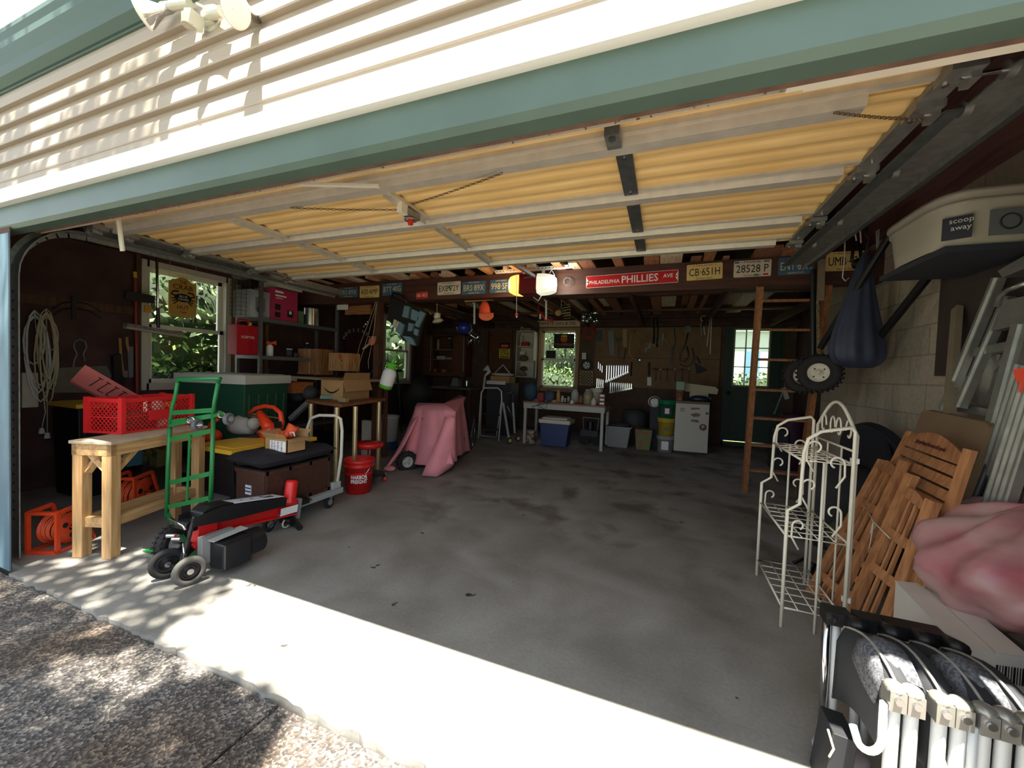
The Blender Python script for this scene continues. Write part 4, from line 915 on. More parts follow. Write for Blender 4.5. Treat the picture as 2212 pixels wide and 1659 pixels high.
# push broom hanging head down from the track
BR = thing('push_broom', 'push broom hanging head down from the left door track', 'broom', at(342, 712, x=-1.18))
mb = MB(); p0, p1 = at(338, 530, x=-1.18), at(341, 676, x=-1.18); mb.cyl(p0, p1, .011, CHROME, n=10); mb.cyl(p0, (p0.x, p0.y, 3.05), .003, BLKM, n=6); mb.cyl(at(341, 665, x=-1.18), at(342, 708, x=-1.18), .014, BLACK, n=10); mb.build('handle', BR)
mb = MB(); a, b = at(270, 707, x=-1.18), at(394, 727, x=-1.18); mb.bar(a, b, .06, .022, mat('broom_block', (150, 140, 124), .8, noise=.2)); mb.build('head', BR)
mb = MB(); mb.bar(a + V(0, 0, .022), b + V(0, 0, .022), .075, .03, mat('bristles', (120, 112, 102), .95, noise=.5, scale=60, bump=.6)); mb.build('bristles', BR)
# red handled tool and others
RT_ = thing('garden_tool', 'long red-handled tool with yellow grip and black head leaning by the left window', 'tool', at(294, 862, x=-1.95))
mb = MB(); q_ = at(296, 840, x=-1.95); mb.cyl((q_.x, q_.y, 0), q_, .014, mat('handle_red', (150, 52, 40), .5)); mb.cyl(q_, at(292, 600, x=-1.95), .014, mat('handle_red', (150, 52, 40), .5)); mb.cyl(at(292, 600, x=-1.95), at(291, 587, x=-1.95), .016, mat('yellow_plastic', (232, 190, 40), .4)); mb.build('handle', RT_)
mb = MB(); mb.prism([at(270, 628, x=-1.93), at(296, 632, x=-1.93), at(333, 640, x=-1.93), at(331, 656, x=-1.93), at(296, 652, x=-1.93), at(268, 645, x=-1.93)], V(.02, 0, 0), BLACK); mb.build('head', RT_)
mb = MB(); mb.prism([at(312, 659, x=XW + .02), at(328, 663, x=XW + .02), at(326, 676, x=XW + .02), at(311, 674, x=XW + .02)], V(.01, 0, 0), mat('orange_tag', (232, 160, 70), .6)); solo(mb, 'paper_tag', 'small orange tag stuck low on the upper left window sash', 'tag')
for k, (p, q, c_) in enumerate((((259, 730), (267, 812), PINE), ((274, 728), (279, 760), PINE))):
    t = thing('hand_saw', ['pale wooden handled saw hanging left of the red pole', 'second wooden handled saw with grey blade behind the pale one'][k], 'saw', at(q[0], q[1] + 5, x=XW))
    mb = MB(); mb.tube([at(*p, x=XW), at((p[0] + q[0]) / 2 - 2, (p[1] + q[1]) / 2, x=XW), at(*q, x=XW)], .013, c_, 8); mb.build('handle', t)
    mb = MB(); a = at(q[0] - 4, q[1] - (0 if k else 45), x=XW); mb.prism([at(q[0] - 4, q[1] - 10, x=XW), at(q[0] + 9, q[1] - 12, x=XW), at(q[0] + 9, 815, x=XW), at(q[0] - 1, 815, x=XW)], V(.004, 0, 0), GREY); mb.build('blade', t)
mb = MB(); mb.prism([at(239, 768, x=XW), at(256, 764, x=XW), at(262, 850, x=XW), at(243, 850, x=XW)], V(.05, 0, 0), BLACK); solo(mb, 'brush', 'black brush hanging left of the saws', 'brush')
# hanging metal bracket shape
mb = MB(); X = XL + .015; mb.tube([at(158, 800, x=X), at(160, 780, x=X), at(166, 765, x=X), at(159, 748, x=X), at(161, 738, x=X), at(172, 733, x=X), at(184, 738, x=X), at(187, 750, x=X), at(180, 765, x=X), at(184, 782, x=X)], .008, GREY, 8); solo(mb, 'spring_clamp', 'grey omega-shaped metal clamp hanging on the left wall', 'clamp')
mb = MB()
for (dy) in (0, 14): mb.tube([at(112, 668 + dy, x=XW), at(135, 655 + dy, x=XW), at(160, 651 + dy, x=XW), at(190, 657 + dy, x=XW), at(218, 673 + dy, x=XW + .1)], .006, BLKM, 6)
mb.bar(at(160, 640, x=XW), at(160, 690, x=XW), .03, .01, BLKM, up=(1, 0, 0)); solo(mb, 'hose_hanger', 'curved black iron hose hanger on the dark red wall', 'hanger')
mb = MB(); mb.prism([at(112, 795, x=XL + .005), at(228, 790, x=XL + .005), at(240, 812, x=XL + .005), at(222, 848, x=XL + .005), at(112, 848, x=XL + .005)], V(.02, 0, 0), mat('dull_grey_panel', (120, 116, 100), .7, noise=.2)); solo(mb, 'sheet_metal', 'dull grey sheet panel standing behind the pink foam block', 'panel')
# extension cords hanging in loops
for k, (cx_, col_, lab) in enumerate(((75, WHITE, 'thick white extension cord hung in loops just inside the left jamb'), (100, mat('cord_cream', (206, 196, 160), .5), 'thin cream extension cord hung in loops right of the thick white one'))):
    t = thing('extension_cord', lab, 'cord', at(cx_, 900, x=-1.6 + k * .1)); mb = MB(); r = random.Random(5 + k); X = -2.05 + .06 * k; pts = []
    for i in range(7 if k else 4):
        w_ = r.uniform(16, 34) if k else r.uniform(24, 40); top = 664 + r.uniform(0, 25); bt = r.uniform(720, 860) if i % 2 else r.uniform(820, 880); lean = r.uniform(-10, 14)
        for j in range(13):
            a = PI * 2 * j / 12 - PI / 2; pts.append(at(cx_ + lean * (.5 + .5 * math.sin(a)) + math.cos(a) * w_ * .8, (top + bt) / 2 - math.sin(a + PI) * -(bt - top) / 2 * -1, x=X + r.uniform(-.02, .02)))
    mb.tube(pts, .0085 if k == 0 else .0055, col_, 6); mb.build('cord', t)
    mb = MB(); p = at(90 + k * 12, 925 + k * 10, x=X); mb.tube([pts[-1], at(98 + k * 4, 890, x=X), p], .004, col_, 6); mb.cyl(p, p - V(0, 0, .05), .015, WHITE, r2=.022, n=10); mb.build('plug', t)
mb = MB(); mb.bar(at(64, 805, x=XL + .02), at(64, 880, x=XL + .02), .10, .03, OFFW, up=(1, 0, 0)); solo(mb, 'power_strip', 'beige outlet strip fixed upright below the white cord', 'outlet', bev=.004)
TYL = mat('tote_yellow', (236, 190, 60), .45)
def tote(name, label, frame, sx, sy, h, body, lid, lidh=.035, cat='tote', rotz=0, taper=.9, over=.02):
    t = thing(name, label, cat, frame, rotz=rotz)
    mb = MB(t); b = [(-sx / 2 * taper, -sy / 2 * taper), (sx / 2 * taper, -sy / 2 * taper), (sx / 2 * taper, sy / 2 * taper), (-sx / 2 * taper, sy / 2 * taper)]; tp = [(-sx / 2, -sy / 2), (sx / 2, -sy / 2), (sx / 2, sy / 2), (-sx / 2, sy / 2)]
    mb.add([(x, y, 0) for x, y in b] + [(x, y, h) for x, y in tp], [(3, 2, 1, 0), (4, 5, 6, 7), (0, 1, 5, 4), (1, 2, 6, 5), (2, 3, 7, 6), (3, 0, 4, 7)], body)
    n = max(2, int(sy / .12))
    for k in range(n):
        y = -sy / 2 * .8 + k * sy * .8 / (n - 1)
        for s in (-1, 1): mb.bar((s * sx / 2 * taper, y * taper, .01), (s * (sx / 2 + .002), y, h * .85), .02, .012, body, up=(s, 0, 0))
    mb.build('body', t, bev=.006)
    if lid: mb = MB(t); mb.ab((-sx / 2 - over, -sy / 2 - over, h), (sx / 2 + over, sy / 2 + over, h + lidh), lid); mb.ab((-sx / 2 + .03, -sy / 2 + .03, h + lidh), (sx / 2 - .03, sy / 2 - .03, h + lidh + .008), lid); mb.build('lid', t, bev=.008)
    return t
tote('storage_tote', 'black tote with a yellow lid deep in the corner behind the left jamb', (-1.62, .95, 0), .45, .4, .8, BLACK, TYL)
# green deck box with grey lid beside the left window
p = W(435, 812, y=1.45)
tote('deck_box', 'dark green deck box with a pale grey lid below the left window', (p.x - .02, p.y + .35, 0.35), .75, .62, p.z - .35 - .07, mat('box_green', (30, 74, 54), .5), mat('lid_grey', (196, 194, 184), .5), .09, 'box', rotz=.25, taper=.96)
mb = MB(); mb.ab((p.x - .45, p.y + .05, 0), (p.x + .35, p.y + .65, .34), mat('dark_crate', (40, 32, 28), .8)); solo(mb, 'low_crate', 'dark low crate the green deck box stands on', 'crate', bev=.01)
# floor clutter under the pine table
mb = MB(); c = W(278, 1028, y=1.05); mb.ab((c.x - .08, 1.0, .26), (c.x + .085, 1.2, .50), mat('carton_teal', (60, 110, 130), .6)); mb.ab((c.x - .08, .996, .36), (c.x + .07, 1.0, .47), PAPER); text(mb, 'Broadcaster', (c.x, .994, .445), (1, 0, 0), (0, 0, 1), .03, INK, fit=.11)
for k in range(4): mb.box((c.x - .05 + .035 * k, .998, .30 + (k % 2) * .02), (.022, .004, .02), INK)
solo(mb, 'carton', 'teal box with white label on the shelf board under the pine table', 'box')
mb = MB(); mb.ab((-1.5, 1.2, .22), (-.40, 1.62, .25), BROWN); mb.ab((-1.5, 1.22, 0), (-1.45, 1.6, .22), BROWN); mb.ab((-.45, 1.22, 0), (-.40, 1.6, .22), BROWN); solo(mb, 'low_shelf', 'low dark shelf board behind the pine table', 'shelf')
mb = MB(); mb.cyl((-.75, 1.1, .09), (.08, 1.08, .09), .07, mat('tarp_grey', (86, 84, 88), .8), n=14); solo(mb, 'rolled_tarp', 'grey rolled tarp lying behind the table legs', 'tarp')
mb = MB(); mb.ab((c.x + .10, 1.1, .26), (c.x + .34, 1.3, .46), mat('camo', (92, 84, 40), .8, col2=(44, 40, 24), scale=14, lo=.45, hi=.55)); solo(mb, 'ammo_box', 'mottled olive box beside the teal box', 'box', bev=.01)
mb = MB(); r = random.Random(8); rows = []
bag = mat('grey_bag', (150, 154, 170), .6, noise=.2)
mb.ball((-.18, 1.16, .33), .12, bag, (.7, .7, 1.3)); solo(mb, 'plastic_bag', 'crumpled pale grey bag between the table and the black tote', 'bag')
# black tote with yellow lid
a = W(438, 975, z=.52); b = W(662, 962, z=.52)
tote('storage_tote', 'big black tote with a yellow lid carrying the orange leaf blower', (-.09, 1.42, 0), .50, .76, .515, mat('tote_black', (24, 25, 30), .45), TYL, .035, rotz=-.02, taper=.86)
TQ = mat('teal_cloth', (62, 92, 92), .8)
mb = MB(); mb.ball((.1, 1.15, .07), .12, TQ, (1.1, .8, .7)); solo(mb, 'folded_tarp', 'teal folded cloth on the floor before the black tote', 'cloth')
# orange leaf blower
OB = mat('blower_orange', (232, 68, 32), .35)
bl = thing('leaf_blower', 'orange leaf blower with a black tube lying on the yellow-lidded tote', 'leaf blower', W(585, 940, y=1.5))
Yb = 1.52
def q(px, py, y=Yb): return W(px, py, y=y)
mb = MB(); mb.tube([q(560, 890), q(575, 915), q(590, 935)], .08, OB, 14, rs=[.03, .05, .062]); mb.tube([q(560, 935), q(580, 940), q(602, 938)], .05, OB, 14, rs=[.03, .055, .03]); mb.ball(q(584, 930), .075, OB, (1.1, .9, .8)); mb.build('motor_body', bl)
mb = MB(); mb.tube([q(538, 892), q(552, 882), q(572, 877), q(592, 880), q(606, 892), q(609, 912), q(603, 930)], .02, OB, 10, rs=[.016, .018, .018, .018, .02, .024, .03]); mb.build('handle', bl)
mb = MB(); mb.tube([q(430, 970, 1.35), q(500, 955, 1.38), q(562, 945, 1.5)], .035, mat('blower_black', (34, 32, 32), .6), 12, rs=[.03, .036, .042]); mb.build('blower_tube', bl)
mb = MB(); mb.prism([q(593, 912, 1.44), q(608, 910, 1.44), q(610, 924, 1.44), q(595, 925, 1.44)], V(0, -.008, 0), BLACK); mb.build('logo_patch', bl)
bagm = mat('bag_fabric', (196, 190, 180), .85, noise=.15, scale=12, bump=.3)
mb = MB(); mb.tube([q(500, 925, 1.6), q(520, 918, 1.6), q(545, 925, 1.6)], .09, bagm, 14, rs=[.06, .1, .06]); mb.ball(q(548, 915, 1.58), .06, bagm, (.8, 1, 1)); solo(mb, 'collection_bag', 'whitish crumpled vacuum bag beside the orange blower', 'bag')
mb = MB(); mb.ball(q(480, 893, 1.75), .13, mat('pale_pink_cloth', (214, 176, 168), .9, noise=.1), (1.5, .8, .55)); solo(mb, 'cloth_bag', 'pale pink cloth bundle with a dark print beside the green truck handle', 'bag')
mb = MB(); mb.ball(q(462, 942, 1.4), .07, OB, (.9, 1, .9)); mb.tube([q(448, 945, 1.4), q(455, 915, 1.4), q(470, 905, 1.4)], .02, OB, 8); solo(mb, 'power_tool', 'small orange-red tool at the left end of the black tote', 'tool')
mb = MB(); mb.bar(q(540, 893, 1.7), q(600, 903, 1.7), .02, .01, PINE); mb.bar(q(455, 893, 1.66), q(560, 900, 1.66), .02, .008, mat('stick', (186, 120, 80), .7)); solo(mb, 'wood_stick', 'thin wooden lath across the pile beside the blower', 'stick')
# platform cart with cream handle, brown rattan box and black cushion
CARTM = mat('cart_cream', (206, 206, 190), .4); CT = thing('platform_cart', 'low grey platform cart with a tall cream push handle carrying the brown box', 'cart', (.42, 1.35, 0))
d1, d2, d3, d4 = W(470, 1150, z=.14), W(722, 1078, z=.14), None, None
lf, rt = V(.67, .93, .13), V(.66, 1.66, .13)
lfb, rtb = V(.20, .93, .13), V(.19, 1.66, .13)
mb = MB(); mb.prism([lf, rt, rtb, lfb], V(0, 0, .03), LGREY); mb.bar(lf + V(.01, 0, .015), rt + V(.01, 0, .015), .02, .045, mat('bumper', (150, 156, 158), .6)); mb.build('deck', CT)
mb = MB(); h1, h2 = V(.63, 1.63, .15), V(.22, 1.63, .15)
hpt = [h1, W(737, 985, y=1.66), W(739, 930, y=1.68), W(736, 905, y=1.68), W(725, 898, y=1.68), W(690, 897, y=1.68), W(672, 903, y=1.68), W(664, 925, y=1.68), h2]
mb.tube(hpt, .014, CARTM, 10); mb.build('push_handle', CT)
mb = MB(); mb.box((.63, 1.62, .18), (.04, .08, .08), LGREY); mb.build('hinge_plate', CT)
for c in ((.62, 1.0), (.62, 1.56), (.25, 1.56), (.25, 1.0)):
    mb = MB(); c = V(c[0], c[1], .055); wheel(mb, c, (.98, .17, 0), .055, .03, RUBBER, GREY, .5); mb.cyl(c - V(.018, 0, 0), c + V(.018, 0, 0), .026, GREY); mb.bar(c + V(.0, 0, .03), c + V(0, 0, .073), .05, .03, CHROME); mb.build('caster', CT)
RAT = mat('rattan_brown', (74, 44, 32), .6, noise=.3, scale=40, bump=.5)
bx = thing('storage_box', 'brown rattan-look storage box standing on the platform cart', 'box', (.46, 1.27, .161), rotz=0)
mb = MB(bx); mb.ab((-.16, -.30, 0), (.155, .29, .29), RAT); 
for zz in (.0, .26): mb.ab((-.165, -.31, zz), (.165, .30, zz + .03), RAT)
for s in (-.28, -.09, .10, .29): mb.ab((.15, s - .02, 0), (.165, s, .29), RAT)
mb.build('body', bx); mb = MB(bx); mb.ab((-.05, -.306, .10), (.01, -.30, .17), mat('label_stripes', (206, 214, 232), .5)); mb.ab((-.05, -.308, .12), (.01, -.306, .128), BLACK); mb.ab((-.05, -.308, .145), (.01, -.306, .153), BLACK); mb.build('label', bx)
mb = MB(bx); mb.ab((-.17, -.315, .292), (.17, .305, .302), BLACK); mb.build('lid', bx)
def cushion(name, label, M_, sx, sy, h, m, cat='cushion'):
    mb = MB(M=M_); n = 12; rows = []
    for top in (1, -1):
        rows = []
        for i in range(n + 1):
            row = []
            for j in range(n + 1):
                a, b = i / n * 2 - 1, j / n * 2 - 1; e = (1 - a ** 6) * (1 - b ** 6); zz = h * .5 * max(0, e) ** .5 * (1 - .12 * math.cos(a * 5) * math.cos(b * 7))
                row.append(V(a * sx / 2, b * sy / 2, h * .5 + top * zz))
            rows.append(row if top > 0 else row[::-1])
        mb.grid(rows, m)
    return tag(mb.build(name), label, cat)
cushion('cushion', 'black quilted cushion lying on the brown storage box', Matrix.Translation((.45, 1.26, .466)), .40, .70, .11, mat('cushion_black', (34, 33, 42), .8, noise=.2), 'cushion')
# cardboard box with orange gloves
cb = thing('cardboard_box', 'open cardboard box with white shipping label on the black cushion', 'box', (.515, 1.21, .56), rotz=.0)
bw, bl_, bh = .122, .085, .11
mb = MB(cb)
for a, b in (((-bw, -bl_, 0), (bw, -bl_ + .006, bh)), ((-bw, bl_ - .006, 0), (bw, bl_, bh)), ((-bw, -bl_, 0), (-bw + .006, bl_, bh)), ((bw - .006, -bl_, 0), (bw, bl_, bh)), ((-bw, -bl_, 0), (bw, bl_, .006))): mb.ab(a, b, CARD)
mb.build('carton', cb)
for (p, q2, t) in (((-bw, -bl_, bh), (-bw, bl_, bh), (-.06, 0, .035)), ((bw, -bl_, bh), (bw, bl_, bh), (.06, 0, -.01)), ((-bw, bl_, bh), (bw, bl_, bh), (0, .05, .05)), ((-bw, -bl_, bh), (bw, -bl_, bh), (0, -.03, .04))):
    mb = MB(cb); p, q2, t = Vector(p), Vector(q2), Vector(t); mb.prism([p, q2, q2 + t, p + t], (q2 - p).cross(t).normalized() * .004, CARD); mb.build('flap', cb)
mb = MB(cb); mb.ab((-bw + .06, -bl_ - .0015, .01), (bw - .015, -bl_, .09), PAPER)
r = random.Random(1)
for gx in (-.035, -.005, .03, .07):
    for k in range(8): mb.ab((gx - .01, -bl_ - .003, .016 + k * .009), (gx + r.uniform(-.002, .011), -bl_ - .0015, .016 + k * .009 + r.uniform(.002, .005)), INK)
mb.build('label', cb)
GL = mat('glove_orange', (240, 96, 56), .7, noise=.1)
mb = MB(cb); 
mb.grid([[V(-.07 + .14 * i / 8, -.05 + .11 * j / 5, .11 + .05 * math.sin(i * .9) * math.cos(j) + (.03 if j > 2 else -.02) + (.035 * i / 8)) for j in range(6)] for i in range(9)], GL)
o_ = mb.build('orange_cloth', solid=.02); tag(o_, 'bright orange rag bunched in the open cardboard box', 'rag')
mb = MB(cb); mb.tube([(.04, -.02, .10), (.06, 0, .15), (.09, .0, .15), (.10, 0, .12)], .006, WHITE, 6); o_ = mb.build('wire_hook'); tag(o_, 'small white bent hook sticking out of the box beside the orange rag', 'hook')
# red bucket
HBX, HBY = W(762, 1068, z=0).x - .02, W(762, 1068, z=0).y + .10
def bucket(name, label, c, r0, r1, h, m, handle=True, cat='bucket', inner=None, group=None):
    t = thing(name, label, cat, c, group=group); mb = MB(t)
    mb.lathe([(.0, 0), (r0, 0), (r0 + (r1 - r0) * .8, h * .78), (r1 + .006, h * .78), (r1 + .006, h * .82), (r1, h * .83), (r1, h * .9), (r1 + .008, h * .91), (r1 + .008, h), (r1 - .006, h), (r1 - .008, h * .6), (r0 - .006, .01), (.0, .01)], (0, 0, 0), m, n=28); mb.build('pail', t)
    if handle:
        mb = MB(t); mb.tube([V(math.cos(a) * (r1 + .008), -math.sin(a) * (r1 + .01) * .55, h * .84 - math.sin(a) * h * .42) for a in [PI * k / 12 for k in range(13)]], .0025, CHROME, 6); mb.build('handle', t)
    return t
HB = bucket('bucket', 'red plastic bucket with white HARBOR FREIGHT lettering beside the cart', (HBX, HBY, 0), .118, .14, .335, RED)
mb = MB(HB); ang0 = math.atan2(CAM.y - HBY, CAM.x - HBX) + .02
for s, zz, wfit in (('HARBOR', .175, .155), ('FREIGHT', .132, .155)):
    vs, fs = text_mesh(s, 1, WHITE, .003, bold=.02); lo = min(p.x for p in vs); hi = max(p.x for p in vs); lz = min(p.y for p in vs); hz = max(p.y for p in vs); k = wfit / (hi - lo)
    mb.add([V(math.cos(ang0 + ((p.x - (lo + hi) / 2) * k) / .133) * (.1345 + (.0015 if p.z > 0 else -.004)), math.sin(ang0 + ((p.x - (lo + hi) / 2) * k) / .133) * (.1345 + (.0015 if p.z > 0 else -.004)), zz + (p.y - (lz + hz) / 2) * .037 / (hz - lz)) for p in vs], fs, WHITE)
mb.build('lettering', HB)
# red roller stool
SC_ = W(797, 960, y=2.32); sx_, sy_ = SC_.x, 2.32; sz = W(797, 958, y=2.32).z
t = thing('roller_stool', 'round red-topped mechanic stool on a black base with casters', 'stool', (sx_, sy_, 0))
mb = MB(); mb.lathe([(0, -.05), (.10, -.05), (.145, -.03), (.15, 0.0), (.145, .012), (0, .016)], (sx_, sy_, sz), RED, n=28); mb.build('seat', t)
mb = MB(); mb.cyl((sx_, sy_, .09), (sx_, sy_, sz - .04), .012, CHROME); mb.cyl((sx_, sy_, .09), (sx_, sy_, .3), .018, BLACK); mb.build('post', t)
mb = MB(); mb.lathe([(0, .09), (.15, .085), (.17, .1), (.15, .105), (0, .1)], (sx_, sy_, 0), BLACK, n=24); mb.build('tray', t)
for k in range(4):
    a = PI / 4 + k * PI / 2; c = V(sx_ + math.cos(a) * .17, sy_ + math.sin(a) * .17, .03); mb = MB(); mb.cyl(c - V(.01, .01, 0), c + V(.01, .01, 0), .03, RED); mb.bar(c, c + V(0, 0, .06), .04, .03, CHROME); mb.build('caster', t)
# brown bench with brass-coloured legs
def P3(px, py, z): return W(px, py, z=z)
bt = [P3(655, 868, .86), P3(747, 880, .86), P3(835, 867, .86), P3(760, 858, .86)]
zt_ = .84; near_l, near_r, far_r, far_l = V(-.95, 2.35, zt_), V(-.36, 2.75, zt_), V(-.10, 3.35, zt_), V(-.95, 3.35, zt_)
BE = thing('side_table', 'long brown table with brass legs holding the open cardboard carton', 'table', (-.6, 2.9, 0))
mb = MB(); mb.prism([W(660, 869, z=zt_), W(738, 880, z=zt_), W(833, 866, z=zt_), W(770, 852, z=zt_)], V(0, 0, .03), wood('bench_brown', (140, 88, 52), (110, 66, 40), 'y')); mb.build('table_top', BE, bev=.005)
BRASS = mat('brass_leg', (200, 184, 140), .3, .6)
for (px, py) in ((728, 880), (768, 878), (672, 872), (819, 868)):
    p = W(px, py, z=zt_); mb = MB(); mb.cyl(p, (p.x, p.y, 0), .024, BRASS, n=12); mb.build('leg', BE)
AM = thing('cardboard_carton', 'open tan shipping carton printed with a curved black smile on the brown table', 'box', (0, 0, 0))
a, b, c_ = W(693, 862, z=zt_ + .03), W(740, 866, z=zt_ + .03), W(797, 860, z=zt_ + .03)
AM.location = (a + c_) / 2; AM.matrix_basis = Matrix.Translation((a + c_) / 2)
za = .22; mb = MB(); dd = (a - b) + (c_ - b)
for p, q2 in ((a, b), (b, c_), (c_, b + dd), (b + dd, a)):
    n = (q2 - p).cross(V(0, 0, 1)).normalized(); mb.prism([p, q2, q2 + V(0, 0, za), p + V(0, 0, za)], -n * .006, CARD)
mb.prism([a, b, c_, b + dd], V(0, 0, .004), CARD); mb.build('carton', AM)
for p, q2, s in ((a, b, .10), (b, c_, .14)):
    n = (q2 - p).cross(V(0, 0, 1)).normalized(); n = n if n.dot(CAM - p) > 0 else -n
    mb = MB(); mb.prism([p + V(0, 0, za), q2 + V(0, 0, za), q2 + V(0, 0, za + (.02 if p == a else -.03)) + n * s, p + V(0, 0, za + (.02 if p == a else -.03)) + n * s] if p == a else [p + V(0, 0, za), q2 + V(0, 0, za), q2 + V(0, 0, za - .12) + n * .04, p + V(0, 0, za - .12) + n * .04], n * .004 + V(0, 0, .002), CARD); mb.build('flap', AM)
mb = MB(); mb.prism([b + V(0, 0, za), b + dd * .0 + V(0, 0, za), b + (c_ - b) + V(0, 0, za + .0), c_ + dd * .25 + V(0, 0, za + .08), b + dd * .25 + V(0, 0, za + .08)][1:], V(0, 0, .004), CARD); mb.build('flap', AM)
n = (b - a).cross(V(0, 0, 1)).normalized(); n = n if n.dot(CAM - a) > 0 else -n; u = (b - a).normalized(); m_ = (a + b) / 2 + n * .003; L_ = (b - a).length
mb = MB(); pts = [m_ + u * (t * L_ * .34) + V(0, 0, .13 - .05 * (1 - t * t)) for t in [k / 8 * 2 - 1 for k in range(9)]]; mb.tube(pts, .007, INK, 6, rs=[.002, .005, .008, .009, .009, .009, .008, .006, .003]); mb.build('printed_smile', AM)
# wood display boards/boxes behind
WB1 = wood('cedar', (168, 112, 62), (120, 74, 40), 'z', 5); WB2 = wood('striped_wood', (206, 158, 100), (150, 98, 54), 'z', 9)
def face_box(name, label, cat, l, r, y, depth, m, extra=None, bev=.003):
    a, b = W(*l, y=y), W(*r, y=y); mb = MB(); mb.ab((a.x, y, b.z), (b.x, y + depth, a.z), m)
    if extra: extra(mb, a, b, y)
    return tag(mb.build(name, bev=bev), label, cat)
Ysh = 3.0
def bandx(mb, a, b, y): mb.ab(((a.x * .5 + b.x * .5) - .004, y - .003, b.z), ((a.x * .5 + b.x * .5) + .004, y, a.z), mat('string', (206, 190, 160), .8)); mb.ab((a.x - .01, y - .01, b.z), (b.x + .01, y, b.z + .02), WB1)
mb = MB(); pp = [W(636, 812, y=2.9), W(790, 822, y=2.9)]; mb.ab((pp[0].x + .04, 2.75, pp[0].z - .03), (pp[1].x, 3.5, pp[0].z), mat('pale_board', (176, 160, 124), .7)); 
mb.ab((pp[0].x + .05, 3.35, 0), (pp[0].x + .09, 3.4, pp[0].z - .03), STUD); mb.ab((pp[1].x - .09, 3.35, 0), (pp[1].x - .05, 3.4, pp[0].z - .03), STUD); solo(mb, 'bench_board', 'pale wide board shelf behind the brown table', 'shelf')
zs = pp[0].z
face_box('wood_case', 'tall dark cedar case tied with string on the pale board', 'case', (645, 753), (692, 810), 2.95, .22, WB1, bandx)
def flower(mb, a, b, y):
    c = V(a.x * .42 + b.x * .58, y - .001, a.z * .8 + b.z * .2)
    for k in range(5): an = k * 2 * PI / 5; mb.cyl(c + V(math.cos(an) * .022, 0, math.sin(an) * .022), c + V(math.cos(an) * .022, -.003, math.sin(an) * .022), .012, RED, n=8)
    mb.ball(c + V(.03, 0, -.05), .012, INK, (.7, .2, 1.2))
face_box('wood_case', 'striped wooden box with a painted red flower on the pale board', 'case', (710, 762), (753, 802), 2.95, .2, WB2, flower)
face_box('wooden_crate', 'long orange-brown wooden crate on the lowest steel shelf', 'crate', (562, 822), (631, 850), 2.35, .3, wood('crate_orange', (176, 104, 50), (140, 78, 36), 'x'))
# slotted steel shelf unit along the left wall
SH = thing('shelf_unit', 'grey slotted-steel shelf unit along the left wall', 'shelf unit', (-1.5, 3.0, 0))
SM = mat('shelf_steel', (112, 112, 116), .5, .5); xf, xb = -1.22, -1.62
ya, yb = W(563, 686, x=xf).y, W(728, 707, x=xf).y
zs1 = W(563, 686, x=xf).z; zs2 = W(563, 768, x=xf).z; zs3 = W(563, 850, x=xf).z
for (x, y, zt) in ((xf, ya, 2.3), (xb, ya, 2.2), (xf, yb, zs1 + .45), (xb, yb, zs1 + .3)):
    mb = MB(); mb.bar((x, y, 0), (x, y, zt), .035, .035, SM, up=(0, 1, 0)); 
    for k in range(int(zt / .06)): mb.cyl((x + .002, y - .0178, .06 + k * .06), (x + .002, y - .0186, .06 + k * .06), .006, SLOT, n=6)
    mb.build('upright', SH)
for z in (zs1, zs2, zs3, .45):
    mb = MB(); mb.ab((xb, ya, z - .03), (xf, yb, z - .012), SM); mb.ab((xf, ya, z - .045), (xf + .02, yb, z), SM); mb.ab((xb, ya - .02, z - .04), (xf + .02, ya, z), SM); mb.build('shelf', SH)
# things on the shelves (placed on the shelf planes)
def onshelf(px, z, x=-1.4): return W(px, 700, x=x).y
def sbox(name, label, cat, x0, x1, pl, pr, z0, z1, m, extra=None, bev=.003):
    y0, y1 = W(pl, 700, x=x1).y, W(pr, 700, x=x1).y; mb = MB(); mb.ab((x0, y0, z0), (x1, y1, z1), m)
    if extra: extra(mb, x1, y0, y1, z0, z1)
    return tag(mb.build(name, bev=bev), label, cat)
MAG = mat('magenta_carton', (176, 44, 88), .6)
def saw_art(mb, x, y0, y1, z0, z1):
    w_ = y1 - y0; h = z1 - z0
    mb.box((x + .001, y0 + w_ * .72, z0 + h * .26), (.003, w_ * .22, h * .22), INK); mb.box((x + .002, y0 + w_ * .72, z0 + h * .3), (.003, w_ * .10, h * .10), PAPER)
    for k, (fy, fz, a, b) in enumerate(((.3, .9, .3, .06), (.36, .78, .4, .05), (.3, .7, .25, .02), (.25, .42, .2, .18), (.25, .18, .2, .16))): mb.box((x + .001, y0 + w_ * fy, z0 + h * fz), (.003, w_ * a, h * b), PAPER if k < 3 else INK)
yA = W(586, 640, x=xf).y
sbox('power_tool_carton', 'magenta-red product carton with white print on the top shelf', 'box', xb + .08, xf - .03, 584, 642, zs1, W(600, 622, x=xf).z, MAG, saw_art)
def print_art(mb, x, y0, y1, z0, z1):
    mb.box((x + .001, (y0 + y1) / 2, (z0 + z1) / 2), (.003, (y1 - y0) * .5, (z1 - z0) * .5), GREY); mb.box((x + .002, (y0 + y1) / 2, z0 + (z1 - z0) * .3), (.004, (y1 - y0) * .3, (z1 - z0) * .2), INK)
sbox('product_carton', 'pale printed carton left of the magenta one on the top shelf', 'box', xb + .05, xf - .05, 540, 582, zs1, W(560, 626, x=xf).z, mat('carton_pale', (176, 176, 186), .6, noise=.3, scale=5), print_art)
mb = MB(); cg = V(-1.42, W(522, 640, x=-1.4).y, zs1)
WIRE = mat('cage_wire', (70, 72, 74), .5, .5)
